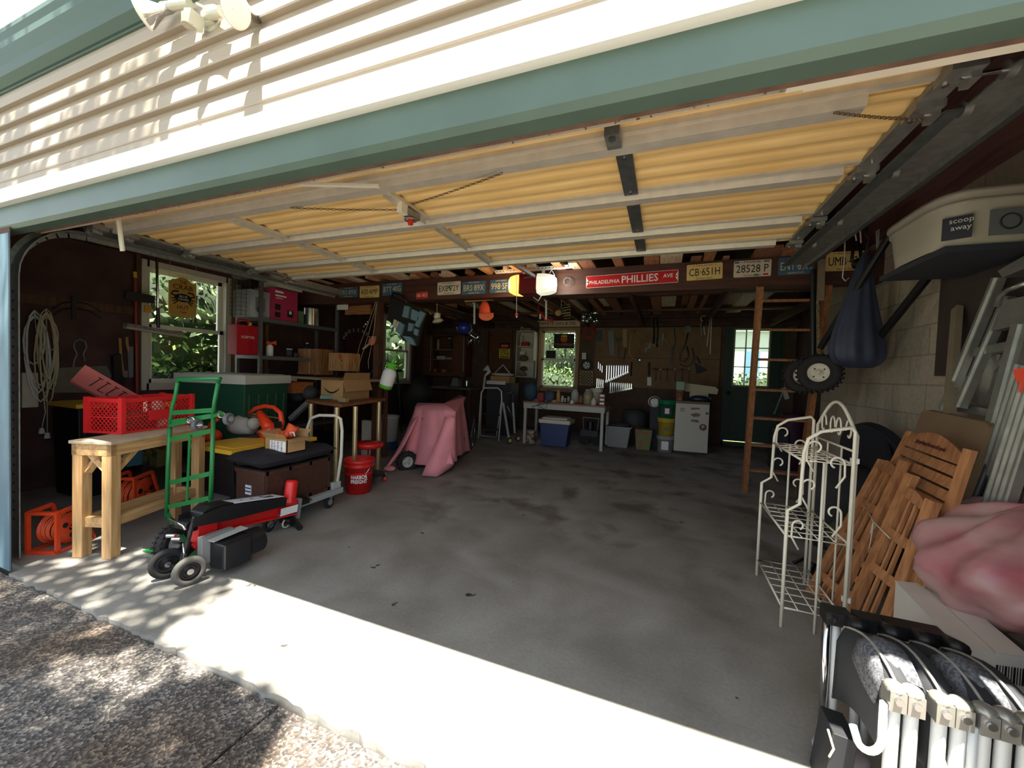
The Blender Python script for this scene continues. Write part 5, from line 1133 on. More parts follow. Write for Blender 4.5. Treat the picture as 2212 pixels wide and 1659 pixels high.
for k in range(12): a = 2 * PI * k / 12; mb.cyl(cg + V(math.cos(a) * .1, math.sin(a) * .1, 0), cg + V(math.cos(a) * .1, math.sin(a) * .1, .46), .002, WIRE, n=5)
for k in range(10): mb.ring(cg + V(0, 0, .02 + k * .048), (0, 0, 1), .1, .002, WIRE, 16, 5)
mb.ball(cg + V(0, 0, .47), .09, GREY, (1, 1, .35)); solo(mb, 'bird_feeder', 'tall cylindrical wire cage at the left end of the top shelf', 'cage')
mb = MB(); mb.cyl(V(-1.35, W(671, 690, x=-1.35).y, zs1), V(-1.35, W(671, 690, x=-1.35).y, zs1 + .24), .1, mat('stainless', (200, 198, 190), .25, .9), n=24); solo(mb, 'steel_pot', 'shiny stainless pot at the right of the top shelf', 'pot')
sbox('small_carton', 'small green and white carton between the magenta box and the steel pot', 'box', xb + .1, xf - .05, 645, 656, zs1, zs1 + .17, mat('green_carton', (96, 120, 84), .6))
sbox('long_box', 'long flat pale box lying across the magenta carton', 'box', xf - .3, xf - .04, 600, 652, W(600, 618, x=xf).z, W(600, 606, x=xf).z, mat('long_pale', (196, 200, 180), .6))
def jug(name, label, cat, c, w_, d_, h, m, capm=None, txt=None):
    t = thing(name, label, cat, c); c = Vector(c); mb = MB(); mb.box(c + V(0, 0, h * .42), (w_, d_, h * .84), m); mb.tube([c + V(0, -d_ * .3, h * .84), c + V(0, -d_ * .25, h), c + V(0, d_ * .2, h), c + V(0, d_ * .3, h * .84)], .014, m, 8); mb.build('body', t, bev=.015)
    mb = MB(); mb.cyl(c + V(0, d_ * .3, h * .84), c + V(0, d_ * .3, h * .95), .02, capm or BLACK, n=12); mb.build('cap', t)
    if txt: mb = MB(); text(mb, txt, c + V(w_ / 2 + .001, 0, h * .5), (0, 1, 0), (0, 0, 1), .04, WHITE, fit=d_ * .6); mb.build('lettering', t)
    return t
sx1 = W(538, 765, x=xf)
jug('fuel_can', 'flat red fuel can on the second steel shelf', 'fuel can', (-1.42, W(540, 760, x=-1.3).y, zs2), .16, .26, .42, mat('can_red', (190, 24, 40), .4), mat('yellow_plastic', (232, 190, 40), .4), 'SCEPTER')
def can_horn():
    p = W(583, 765, x=-1.3); c = V(-1.3, p.y, zs2); t = thing('air_horn', 'white air horn can with an orange-red horn on the second shelf', 'air horn', c)
    mb = MB(); mb.lathe([(0, 0), (.038, 0), (.038, .12), (.02, .145), (.0, .15)], c, PAPER, n=16); mb.build('can', t)
    mb = MB(); mb.ball(c + V(0, -.02, .165), .024, OR); mb.lathe([(.01, 0), (.014, .03), (.032, .06)], c + V(.0, .0, .165), OR, (0.5, 1, .1), 14); mb.cyl(c + V(.03, .055, .171), c + V(.035, .06, .172), .03, OR); mb.build('horn', t)
can_horn()
for k, (px, lab, m, r_, h, zz) in enumerate(((663, 'black bottle with white cap at the right of the second shelf', BLACK, .035, .20, zs2), (640, 'small dark red can near the middle of the second shelf', DKRED, .03, .05, zs2), (625, 'short dark jar with pale lid on the second shelf', DGREY, .035, .1, zs2), (582, 'tall dark wine bottle on the lower shelf', BLACK, .035, .28, zs3), (578, 'white mug beside the wine bottle on the lower shelf', WHITE, .035, .06, zs3 + .0), (548, 'small white-topped jar at the left end of the lower shelf', OFFW, .025, .07, zs3), (566, 'clear glass jar on the lower shelf', CHROME, .025, .09, zs3))):
    p = W(px, 780, x=-1.32); c = V(-1.32 + (.06 if k == 4 else 0), p.y, zz); t = thing('bottle' if 'bottle' in lab else 'jar', lab, 'bottle' if 'bottle' in lab else 'jar', c)
    mb = MB(); mb.lathe([(0, 0), (r_, 0), (r_, h * .65), (r_ * .45, h * .8), (r_ * .4, h), (0, h)] if h > .15 else [(0, 0), (r_, 0), (r_, h), (0, h)], c, m, n=14); mb.build('body', t)
    mb = MB(); mb.cyl(c + V(0, 0, h), c + V(0, 0, h + .012), r_ * (.45 if h > .15 else 1.02), WHITE if k in (0, 2, 5) else m, n=12); mb.build('cap', t)
sbox('small_carton', 'pale carton beside the black bottle on the second shelf', 'box', -1.5, -1.3, 668, 684, zs2, zs2 + .13, mat('carton_mauve', (170, 150, 150), .6))
for k in range(3):
    y = W(610, 800, x=-1.3).y + .02; mb = MB(); mb.box((-1.32, y + k * .07, zs3 + .09), (.15, .02 + .01 * k, .17), [LGREY, PAPER, mat('book_cream', (210, 204, 180), .7)][k], Matrix.Rotation(.3 - .1 * k, 3, 'X')); solo(mb, 'booklet', ['grey booklet leaning on the lower shelf, first from the left', 'white booklet leaning in the middle on the lower shelf', 'cream thick booklet leaning behind the white one'][k], 'booklet', group='booklets on the lower shelf')
mb = MB(); r = random.Random(9)
TOOLB = mat('dark_bag', (70, 72, 76), .8, noise=.4, scale=10, bump=.4)
for k, (px, py, s) in enumerate(((642, 850, .14), (668, 848, .12))):
    mb = MB(); mb.ball(W(px, py, y=2.6), s, TOOLB, (.8, .8, .75)); solo(mb, 'plastic_bag', ['dark grey crumpled bag left of the carton', 'second dark grey bag with shiny folds left of the carton'][k], 'bag')
mb = MB(); mb.bar(W(628, 905, y=2.2), W(668, 868, y=2.2), .05, .05, GREY); solo(mb, 'metal_duct', 'grey metal tube leaning against the brown table', 'tube')
# tool head things on the brown table
mb = MB(); p = W(715, 862, z=zt_ + .04); mb.box(p + V(0, 0, .02), (.22, .05, .04), mat('teal_glove', (110, 140, 130), .8), Matrix.Rotation(.8, 3, 'Z')); solo(mb, 'work_glove', 'grey-green work glove on the front of the brown table', 'glove', bev=.01)
mb = MB(); p = W(742, 868, z=zt_ + .03); mb.box(p + V(0, 0, .02), (.1, .05, .045), mat('gold_pack', (150, 140, 100), .5)); solo(mb, 'small_pack', 'small beige pack on the near corner of the brown table', 'box')
# clutter below the table
for k, (px, py, y, s, m, lab) in enumerate(((800, 905, 3.3, (.3, .2, .5), OFFW, 'white panel leaning under the brown table'), (700, 930, 3.2, (.5, .3, .3), BLACK, 'black case on the floor under the brown table'), (840, 925, 3.9, (.2, .2, .4), LGREY, 'pale grey ribbed pail beyond the brown table'))):
    p = W(px, py, y=y); mb = MB(); 
    if k == 2: mb.lathe([(0, 0), (.12, 0), (.15, .36), (.155, .36), (.155, .39), (0, .39)], (p.x, p.y, .12), m, n=20); mb.cyl((p.x, p.y, 0), (p.x, p.y, .12), .14, BLUE, n=20)
    else: mb.ab((p.x - s[0] / 2, y, 0), (p.x + s[0] / 2, y + s[1] * .3, s[2]), m)
    solo(mb, ['white_board', 'black_case', 'pail'][k], lab, ['panel', 'case', 'bucket'][k], bev=.005)
# post with ropes and hanging pump sprayer
PX = px_post = W(816, 700, y=3.2).x
SP = thing('pump_sprayer', 'white pump sprayer with lime green base and funnel hanging tilted from the post', 'sprayer', W(840, 808, y=3.0))
LIME = mat('lime_green', (104, 196, 66), .45); bcx = W(840, 812, y=2.98); ax = (W(852, 770, y=2.98) - W(832, 836, y=2.98)).normalized()
c0 = W(832, 838, y=2.98)
mb = MB(); mb.lathe([(0, 0), (.078, 0), (.084, .035), (.084, .05)], c0, LIME, ax, 20); mb.build('base', SP)
mb = MB(); mb.lathe([(.084, .05), (.084, .20), (.07, .24), (.04, .26)], c0, PAPER, ax, 20); mb.build('tank', SP)
mb = MB(); mb.lathe([(.04, .255), (.078, .32), (.08, .33), (.03, .335), (.02, .37), (.02, .40), (0, .41)], c0, LIME, ax, 20); mb.build('funnel', SP)
mb = MB(); mb.tube([c0 + ax * .33, W(830, 775, y=2.98), W(800, 805, y=3.0), W(780, 815, y=3.0)], .004, BLUE, 6); mb.build('hose', SP)
for k, (p, q2, r_) in enumerate((((812, 650), (777, 745), 1), ((814, 655), (775, 790), 2), ((815, 650), (800, 760), 3))):
    mb = MB(); a, b = W(*p, y=3.12 - .02 * k), W(*q2, y=3.12 - .02 * k); mb.tube([a, a.lerp(b, .5) + V(.01, 0, 0), b, b + V(-.03, 0, -.12), b + V(-.02, 0, -.22)], .0025, rop, 5)
    solo(mb, 'rope', ['thin pale cord from the post top, shortest of three', 'thin pale cord from the post top reaching lowest to the left', 'thin pale cord falling straight beside the post'][k], 'cord', 'cords hanging from the post')
mb = MB(); p = W(803, 738, y=3.1); mb.ball(p, .055, mat('leather_tan', (186, 112, 84), .7), (1, .3, .9)); mb.box(p + V(.03, 0, .04), (.06, .03, .06), mat('leather_tan', (186, 112, 84), .7)); mb.bar(p + V(-.04, 0, -.03), p + V(-.14, 0, -.1), .02, .02, mat('brush_hair', (170, 150, 110), .9)); solo(mb, 'hand_brush', 'tan leather-coloured brush hanging from the post', 'brush')
mb = MB(); p = W(790, 700, y=3.1)
for dx, s in ((0, .02), (.03, .014), (-.03, .012)): mb.ball(p + V(dx, 0, dx), s, CHROME)
solo(mb, 'cap_hook', 'small shiny metal hooks on the post above the tan brush', 'hook')
mb = MB(); mb.prism([W(745, 662, y=3.36), W(799, 658, y=3.36), W(799, 678, y=3.36), W(745, 680, y=3.36)][::-1], V(0, .04, 0), wood('loose_block', (176, 120, 80), (140, 90, 56), 'x')); solo(mb, 'wood_block', 'reddish wood block below the beam near the yellow plate', 'block')
mb = MB(); mb.prism([W(728, 657, y=3.3), W(750, 657, y=3.3), W(750, 669, y=3.3), W(728, 669, y=3.3)], V(0, .02, 0), PAPER); solo(mb, 'light_switch', 'small white box at the left below the beam', 'box', bev=.003)
mb = MB(); P0 = W(772, 730, x=XW + .03)
mb.prism([W(746, 695, x=XW + .02), W(826, 700, x=XW + .02), W(826, 792, x=XW + .02), W(746, 805, x=XW + .02)], V(.01, 0, 0), mat('banner_maroon', (76, 38, 34), .8))
for k, ch in enumerate('MOOSEHEAD'):
    a = PI * (1 - (k + .5) / 9); c = W(773, 737, x=XW + .035); R_ = .20; uu = V(0, 1, 0); text(mb, ch, c + V(.006, 0, 0) + uu * math.cos(a) * R_ * 1.7 + V(0, 0, math.sin(a) * R_), V(0, math.sin(a), -math.cos(a)), V(0, math.cos(a), math.sin(a)), .085, PAPER)
solo(mb, 'banner', 'maroon banner with a curved MOOSEHEAD word on the left wall', 'banner')
# hanging tackle organiser with grey-blue pads
TK = thing('tool_organizer', 'black folding rack with blue-grey padded pockets hanging slanted from the beam', 'rack', W(880, 690, y=3.0))
SLB = mat('slate_blue_pad', (110, 142, 156), .6, noise=.1); Yk = 3.12
mb = MB(); mb.prism([W(*p, y=Yk) for p in ((843, 640), (862, 650), (918, 672), (900, 748), (870, 735), (852, 705), (836, 690))], V(0, .05, 0), mat('rack_black', (28, 27, 27), .7)); mb.tube([W(845, 645, y=Yk), W(850, 632, y=Yk), W(868, 638, y=Yk), W(880, 655, y=Yk)], .014, BLACK, 8); mb.build('frame', TK)
def pad(pts):
    mb = MB(); mb.prism([W(*p, y=Yk - .004) for p in pts], V(0, -.035, 0), SLB); mb.build('pad', TK, bev=.01)
for pts in (((877, 661), (888, 663), (884, 688), (872, 685)), ((893, 668), (910, 676), (906, 696), (890, 690)), ((911, 672), (921, 677), (906, 708), (899, 704)), ((867, 695), (876, 702), (869, 725), (857, 716)), ((886, 698), (896, 700), (894, 715), (884, 716)), ((899, 710), (906, 712), (903, 726), (897, 722)), ((872, 726), (890, 728), (896, 735), (899, 747), (886, 742))): pad(pts)
for pts in (((853, 690), (858, 692), (855, 708), (850, 704)), ((861, 694), (864, 696), (859, 710), (856, 708))):
    mb = MB(); mb.prism([W(*p, y=Yk - .006) for p in pts], V(0, -.02, 0), OFFW); mb.build('strap', TK)
# ================================================================== MIDDLE AND BACK
YW = YB - 0.06
# ---- machine under a pink cloth
PC = mat('pink_cloth', (232, 150, 158), .9, noise=.1, scale=6)
def loft(top, bot, n, rows, fold, m, seed=1, nf=9):
    def samp(loop, n):
        L = [0]; 
        for i in range(len(loop)): L.append(L[-1] + (Vector(loop[(i + 1) % len(loop)]) - Vector(loop[i])).length)
        out = []
        for k in range(n):
            d = L[-1] * k / n; i = max(j for j in range(len(loop)) if L[j] <= d + 1e-9); t = (d - L[i]) / max(1e-9, L[i + 1] - L[i]); out.append(Vector(loop[i]).lerp(Vector(loop[(i + 1) % len(loop)]), t))
        return out
    A, B = samp(top, n), samp(bot, n); ca = sum(A, Vector()) / n; cb = sum(B, Vector()) / n; r = random.Random(seed); ph = [r.uniform(0, 6) for _ in range(4)]; out = []
    for j in range(rows + 1):
        t = j / rows; row = []
        for k in range(n + 1):
            p = A[k % n].lerp(B[k % n], t); c = ca.lerp(cb, t); o = (p - c); o.z = 0; o = o.normalized() if o.length > 1e-6 else V(0, 0, 0); a = 2 * PI * (k % n) / n
            f = fold * t ** .45 * (math.sin(a * nf + ph[0]) + .6 * math.sin(a * (nf + 5) + ph[1]) + .4 * math.sin(a * (nf * 2 + 1) + ph[2])); row.append(p + o * f - V(0, 0, 0))
        out.append(row)
    mb = MB(); mb.grid(out, m); 
    cen = ca + V(0, 0, .01); mb.add([cen] + out[0][:-1], [(0, k + 1, (k + 1) % n + 1) for k in range(n)][::-1], m, True); return mb
T1 = [W(897, 878, y=3.35), W(925, 884, y=3.2), W(960, 887, y=3.1), W(984, 890, y=3.15), W(996, 870, y=3.6), W(1004, 857, y=3.9), W(1007, 859, y=4.15), W(994, 853, y=4.15), W(975, 866, y=4.05), W(955, 880, y=3.95), W(918, 874, y=3.75), W(902, 870, y=3.6)]
B1 = [W(862, 1000, y=3.1), W(898, 1004, y=2.98), W(940, 1005, y=2.95), W(980, 1002, y=3.0), W(990, 985, y=3.5), W(1012, 974, y=4.1), W(1010, 972, y=4.3), W(960, 965, y=4.4), W(880, 970, y=4.2), W(858, 985, y=3.5)]
mb = loft(T1, B1, 180, 24, .019, PC)
def tailpatch(top, bot, m):
    mb.grid([[Vector(a).lerp(Vector(b), t / 8) + V(0, .012 * math.sin(i * 1.9 + t * .5), 0) for i, (a, b) in enumerate(zip(top, bot))] for t in range(9)], m)
tailpatch([W(902, 900, y=3.2), W(894, 905, y=3.22), W(888, 915, y=3.25), W(884, 930, y=3.3)], [W(875, 960, y=2.95), W(858, 985, y=2.9), W(842, 1005, y=2.85), W(828, 1018, z=.02)], PC)
tailpatch([W(962, 900, y=3.0), W(970, 900, y=2.98), W(978, 902, y=2.98), W(984, 905, y=3.0)], [W(912, 1027, z=.02), W(944, 1030, z=.01), W(972, 1012, z=.06), W(981, 1002, z=.12)], PC)
mb.ball(W(842, 1012, z=.04), .05, PC, (1.4, 1, .6))
solo(mb, 'pink_cloth', 'pink cloth draped over a wheeled machine in the middle of the garage', 'cloth', solid=.004)
MC = thing('covered_machine', 'wheeled machine hidden under the pink cloth, its left tire showing', 'machine', W(880, 1020, z=0))
wc = W(879, 997, y=2.98); mb = MB(); axm = V(.8, -.6, 0).normalized(); wheel(mb, wc, axm, .125, .09, RUBBER, GREY, .55, 18); mb.build('tire', MC)
mb = MB(); hubcap(mb, wc, axm, .07, .08, LGREY, DGREY); mb.build('hub', MC)
mb = MB(); mb.ab((.45, 3.2, .15), (.70, 3.9, .62), DGREY); mb.build('body', MC)
mb = MB(); mb.ring(W(1020, 930, y=4.6), (.9, .3, 0), .3, .018, RUBBER, 28, 8); mb.ring(W(1020, 930, y=4.6), (.9, .3, 0), .28, .006, CHROME, 28, 6)
for k in range(10): a = k * PI / 5; c = W(1020, 930, y=4.6); mb.cyl(c, c + V(-.3 * math.cos(a) * .3, .9 * math.cos(a) * .3, math.sin(a) * .29), .0015, CHROME, n=4)
solo(mb, 'bicycle_wheel', 'thin bicycle wheel standing right behind the pink cloth', 'wheel')
mb = MB(); c = W(905, 860, y=4.3); mb.tube([c + V(-.05, 0, -.6), c + V(-.08, 0, 0), c + V(.05, 0, .12), c + V(.2, 0, .05)], .05, mat('chair_black', (26, 25, 25), .8), 10, rs=[.1, .22, .26, .1]); solo(mb, 'seat_back', 'dark padded seat back above the pink cloth on the left', 'seat')
# small glimpsed bench with scattered pieces in the dark corner
mb = MB(); a, b = W(945, 835, y=6.2), W(1020, 835, y=6.2); mb.ab((a.x - .3, 6.1, a.z - .03), (b.x, 6.9, a.z), mat('dim_bench', (110, 108, 98), .7)); mb.ab((a.x - .25, 6.2, 0), (a.x - .2, 6.25, a.z - .03), STUD); mb.ab((b.x - .08, 6.2, 0), (b.x - .03, 6.25, a.z - .03), STUD); mb.ab((b.x - .08, 6.8, 0), (b.x - .03, 6.85, a.z - .03), STUD); mb.ab((a.x - .25, 6.8, 0), (a.x - .2, 6.85, a.z - .03), STUD); solo(mb, 'corner_bench', 'dim grey bench below the dark cupboard in the back corner', 'bench')
for k, (px, m, lab) in enumerate(((978, GREY, 'grey slanted machine head on the corner bench'), (1008, CHROME, 'small metal jar at the right end of the corner bench'))):
    p = W(px, 834, y=6.3); mb = MB()
    if k == 0: mb.prism([p + V(-.06, 0, 0), p + V(.14, 0, 0), p + V(.12, 0, .16), p + V(.0, 0, .18)], V(0, .15, 0), m)
    else: mb.cyl(p, p + V(0, 0, .11), .04, m)
    solo(mb, ['shop_machine', 'metal_jar'][k], lab, ['machine', 'jar'][k])
# ---- dark cupboard with open shelf
CW = wood('cupboard_brown', (112, 66, 40), (84, 48, 32), 'x'); yc = 6.95
x0, x1 = W(905, 760, y=yc).x, W(1006, 760, y=yc).x; z1, z0 = W(950, 723, y=yc).z, W(950, 806, y=yc).z; xm0, xm1 = W(934, 760, y=yc).x, W(980, 760, y=yc).x
CB = thing('cupboard', 'dark wooden wall cupboard with an open middle full of jars in the back corner', 'cupboard', ((x0 + x1) / 2, yc + .15, z0))
mb = MB(); mb.ab((x0, yc + .28, z0), (x1, yc + .3, z1), CW)
for a, b in (((x0, z0), (x0 + .03, z1)), ((x1 - .03, z0), (x1, z1)), ((x0, z1 - .03), (x1, z1)), ((x0, z0 - .06), (x1, z0 + .02)), ((xm0 - .02, z0), (xm0 + .02, z1)), ((xm1 - .02, z0), (xm1 + .02, z1))): mb.ab((a[0], yc, a[1]), (b[0], yc + .3, b[1]), CW)
mb.build('body', CB)
zz = [W(950, 755, y=yc).z, W(950, 776, y=yc).z]
for z in zz: mb = MB(); mb.ab((xm0, yc + .01, z - .012), (xm1, yc + .29, z + .006), mat('shelf_edge', (150, 110, 84), .7)); mb.build('shelf', CB)
for (a, b) in ((x0 + .03, xm0 - .02), (xm1 + .02, x1 - .03)): mb = MB(); mb.ab((a, yc - .018, z0 + .02), (b, yc, z1 - .02), CW); mb.ab((b - .015, yc - .025, z0 + .05), (b - .005, yc - .018, z1 - .05), LGREY); mb.build('door', CB)
for k, (px, z, w_, h, m, lab) in enumerate(((945, zz[0], .07, .22, LGREY, 'tall pale jar on the top shelf of the dark cupboard'), (938, zz[0], .04, .15, OFFW, 'thin white tube on the top cupboard shelf'), (970, zz[0], .1, .26, DGREY, 'dark bottle with white cap on the top cupboard shelf'), (955, zz[1], .22, .08, LGREY, 'grey power tool battery on the middle cupboard shelf'), (964, zz[1], .2, .05, OFFW, 'pale flat tray on the middle cupboard shelf'), (940, z0 + .02, .1, .08, mat('orange_pack', (206, 130, 40), .6), 'orange pack on the bottom cupboard shelf'), (962, z0 + .02, .1, .07, mat('ochre_pack', (176, 124, 50), .6), 'ochre box on the bottom cupboard shelf'))):
    p = W(px, 760, y=yc + .1); mb = MB()
    if k in (0, 1, 2): mb.lathe([(0, 0), (w_ / 2, 0), (w_ / 2, h * .7), (w_ / 3, h * .8), (w_ / 3, h), (0, h)], (p.x, yc + .12 + .05 * (k % 2), z + .007), m, n=14); mb.cyl((p.x, yc + .12 + .05 * (k % 2), z + h), (p.x, yc + .12 + .05 * (k % 2), z + h + .02), w_ / 2.6, WHITE, n=12)
    else: mb.ab((p.x - w_ / 2, yc + .05 + (.12 if k == 4 else 0), z + .007), (p.x + w_ / 2, yc + .12 + (.12 if k == 4 else 0), z + h), m)
    solo(mb, 'jar' if k < 3 else 'box', lab, 'jar' if k < 3 else 'box')
# ---- FART ZONE sign, door panel behind
SY = mat('warning_yellow', (226, 200, 60), .5)
def signbox(pl, pr, y=YW, t=.006): a, b = W(*pl, y=y), W(*pr, y=y); return a, b
mb = MB(); a, b = signbox((1058, 718), (1104, 826)); mb.ab((a.x, YW, b.z), (b.x, YW + .03, a.z), CW); solo(mb, 'plywood_sheet', 'flat brown panel on the back wall behind the yellow FART ZONE sign', 'panel')
a, b = signbox((1079, 741), (1101, 774), YW - .01)
t = thing('warning_sign', 'small yellow sign with a red oval reading FART ZONE', 'sign', ((a.x + b.x) / 2, YW - .01, b.z)); mb = MB(); mb.ab((a.x, YW - .012, b.z), (b.x, YW - .004, a.z), SY); hz = a.z - b.z; cx = (a.x + b.x) / 2; wz = b.x - a.x
mb.ab((a.x, YW - .014, a.z - hz * .36), (b.x, YW - .012, a.z), INK); mb.ball((cx, YW - .015, a.z - hz * .19), wz * .42, RED, (1, .03, .42)); mb.build('board', t)
mb = MB(); text(mb, 'WARNING', (cx, YW - .03, a.z - hz * .19), (1, 0, 0), (0, 0, 1), hz * .13, WHITE, fit=wz * .6); text(mb, 'FART', (cx, YW - .015, a.z - hz * .49), (1, 0, 0), (0, 0, 1), hz * .28, INK, fit=wz * .8); text(mb, 'ZONE', (cx, YW - .015, a.z - hz * .71), (1, 0, 0), (0, 0, 1), hz * .28, INK, fit=wz * .84); mb.ab((a.x + wz * .1, YW - .014, b.z + hz * .04), (b.x - wz * .1, YW - .012, b.z + hz * .14), mat('ochre_print', (120, 104, 40), .6)); mb.build('lettering', t)
# ---- white wall cabinet with open shelves
yk = 7.1; a, b = W(1116, 714, y=yk), W(1151, 816, y=yk)
t = thing('wall_cabinet', 'white open-front wall cabinet left of the back window', 'cabinet', ((a.x + b.x) / 2, yk + .12, b.z)); mb = MB()
for (p, q2) in (((a.x, b.z), (a.x + .02, a.z)), ((b.x - .02, b.z), (b.x, a.z)), ((a.x, a.z - .02), (b.x, a.z)), ((a.x, b.z), (b.x, b.z + .02))): mb.ab((p[0], yk, p[1]), (q2[0], yk + .28, q2[1]), OFFW)
mb.ab((a.x, yk + .27, b.z), (b.x, yk + .28, a.z), OFFW); mb.build('body', t)
zsh = [W(1130, 748, y=yk).z, W(1130, 781, y=yk).z]
for z in zsh: mb = MB(); mb.ab((a.x + .02, yk + .01, z - .01), (b.x - .02, yk + .27, z + .008), OFFW); mb.build('shelf', t)
mb = MB(); mb.bar((b.x + .0, yk - .005, b.z + .01), (b.x + .09, yk - .12, b.z + .01), .01, .01, OFFW); mb.prism([V(b.x, yk, b.z), V(b.x + .12, yk - .22, b.z - .02), V(b.x + .12, yk - .22, b.z + .36), V(b.x, yk, b.z + .38)], V(.012, .006, 0), mat('cabinet_door_pale', (206, 216, 206), .5)); mb.build('door', t)
r = random.Random(6)
for k, (px, z, s, m, lab, cat) in enumerate(((1134, zsh[0] + .009, (.16, .15, .09), RED, 'red box on the top shelf of the white cabinet', 'box'), (1126, zsh[0] + .009, (.05, .1, .24), OFFW, 'tall white bottle on the top shelf of the white cabinet', 'bottle'), (1132, zsh[1] + .009, (.2, .15, .14), mat('rag_brown', (130, 104, 84), .9, noise=.4), 'brown crumpled rag pile on the middle shelf of the white cabinet', 'rag'), (1130, zsh[1] + .16, (.12, .12, .07), PAPER, 'white packet above the brown rags in the white cabinet', 'packet'), (1130, b.z + .021, (.2, .14, .1), mat('clear_bag', (150, 146, 136), .4, noise=.4, scale=20), 'clear bag of bits on the bottom shelf of the white cabinet', 'bag'), (1132, b.z + .13, (.18, .1, .12), mat('honey_mesh', (110, 84, 60), .7, noise=.5, scale=30), 'brown mesh bundle on the bottom shelf of the white cabinet', 'bundle'))):
    p = W(px, 760, y=yk + .12); mb = MB()
    if cat in ('rag', 'bag', 'bundle'): mb.ball((p.x, yk + .13, z + s[2] / 2), s[2] / 2, m, (s[0] / s[2], s[1] / s[2], 1))
    else: mb.box((p.x, yk + .13, z + s[2] / 2), s, m)
    solo(mb, {'rag': 'rag_pile', 'bag': 'parts_bag', 'bundle': 'mesh_bundle', 'packet': 'packet', 'bottle': 'bottle', 'box': 'box'}[cat], lab, cat, bev=.004 if cat == 'box' else 0)
for k, (px, s) in enumerate(((1128, .045), (1137, .035), (1144, .03))):
    c = W(px, 709, y=yk + .1); mb = MB(); mb.cyl((c.x, c.y - .02, a.z + s), (c.x, c.y + .02, a.z + s), s, LGREY, n=18); mb.cyl((c.x, c.y - .025, a.z + s), (c.x, c.y - .02, a.z + s), s * .4, DGREY, n=12); solo(mb, 'tape_reel', ['largest pale reel on top of the white cabinet', 'middle pale reel on top of the white cabinet', 'small reel at the right on top of the white cabinet'][k], 'reel')
# ---- WHITE GAS & OIL board over the back window
a, b = W(1162, 694, y=YW), W(1254, 706, y=YW); t = thing('wood_sign', 'pale board reading WHITE GAS & OIL over the back window', 'sign', ((a.x + b.x) / 2, YW, b.z)); mb = MB(); mb.ab((a.x, YB - .125, b.z), (b.x, YB - .101, a.z), mat('sign_pinkish', (236, 208, 184), .7)); mb.build('board', t); mb = MB(); text(mb, 'WHITE GAS & OIL', ((a.x + b.x) / 2, YB - .127, (a.z + b.z) / 2), (1, 0, 0), (0, 0, 1), .1, INK, fit=(b.x - a.x) * .84, sx=1); mb.build('lettering', t)
# ---- TRUMPKIN board hanging in the back window
ys = 7.3; a, b = W(1197, 721, y=ys), W(1239.5, 752.5, y=ys); t = thing('window_sign', 'black board reading TRUMPKIN under an orange pumpkin in the back window', 'sign', ((a.x + b.x) / 2, ys, b.z)); wz, hz, cx, cz = b.x - a.x, a.z - b.z, (a.x + b.x) / 2, (a.z + b.z) / 2
mb = MB(); mb.ab((a.x, ys, b.z), (b.x, ys + .008, a.z), INK); mb.build('board', t); PK = mat('pumpkin_orange', (232, 110, 40), .6); FL = mat('flame_yellow', (240, 180, 60), .6)
mb = MB(); text(mb, 'TRUMPKIN', (cx, ys - .002, b.z + hz * .24), (1, 0, 0), (0, 0, 1), hz * .26, mat('drip_red', (236, 110, 60), .6), fit=wz * .84); mb.build('lettering', t)
mb = MB(); mb.ball((cx, ys - .003, cz + hz * .14), hz * .25, PK, (.95, .06, .9)); mb.prism([V(cx - hz * .22, ys - .012, cz + hz * .26), V(cx - hz * .16, ys - .012, cz + hz * .42), V(cx + hz * .2, ys - .012, cz + hz * .42), V(cx + hz * .24, ys - .012, cz + hz * .27)], V(0, .004, 0), FL)
for s in (-1, 1): mb.prism([V(cx + s * hz * .05, ys - .022, cz + hz * .16), V(cx + s * hz * .14, ys - .022, cz + hz * .23), V(cx + s * hz * .14, ys - .022, cz + hz * .15)][::s], V(0, .004, 0), INK)
mb.prism([V(cx - hz * .15, ys - .022, cz + hz * .07), V(cx, ys - .022, cz + hz * .03), V(cx + hz * .15, ys - .022, cz + hz * .07), V(cx, ys - .022, cz - hz * .02)], V(0, .004, 0), INK); mb.build('pumpkin', t)
mb = MB(); a, b = W(1180, 757, y=ys), W(1200, 774, y=ys); mb.ab((a.x, ys, b.z), (b.x, ys + .01, a.z), INK); solo(mb, 'black_card', 'small black card standing on the middle rail of the back window', 'card')
# ---- soccer ball emblem, chess board
c = W(1267, 789, y=YW - .02); mb = MB(); mb.cyl(c, c + V(0, .02, 0), .13, INK, n=24); mb.ball(c, .075, PAPER, (1, .25, 1))
for k in range(5): a = k * 2 * PI / 5; mb.cyl(c + V(math.cos(a) * .05, -.013, math.sin(a) * .05), c + V(math.cos(a) * .05, -.017, math.sin(a) * .05), .014, INK, n=6)
mb.cyl(c + V(0, -.019, 0), c + V(0, -.022, 0), .018, INK, n=6); solo(mb, 'round_clock', 'round black disc with a white ball emblem right of the back window', 'disc')
a, b = W(1253, 800.5, y=YW - .02), W(1280, 833, y=YW - .02); mb = MB(); CHL, CHD = mat('chess_light', (176, 146, 100), .6), mat('chess_dark', (56, 42, 34), .6); mb.ab((a.x, YW - .03, b.z), (b.x, YW - .005, a.z), CHL)
for i in range(8):
    for j in range(8):
        if (i + j) % 2: w_, h_ = (b.x - a.x) * .9 / 8, (a.z - b.z) * .9 / 8; x, z = a.x + (b.x - a.x) * .05 + i * w_, b.z + (a.z - b.z) * .05 + j * h_; mb.ab((x, YW - .032, z), (x + w_, YW - .030, z + h_), CHD)
solo(mb, 'chess_board', 'brown and tan chequered board leaning right of the back window', 'chess board')
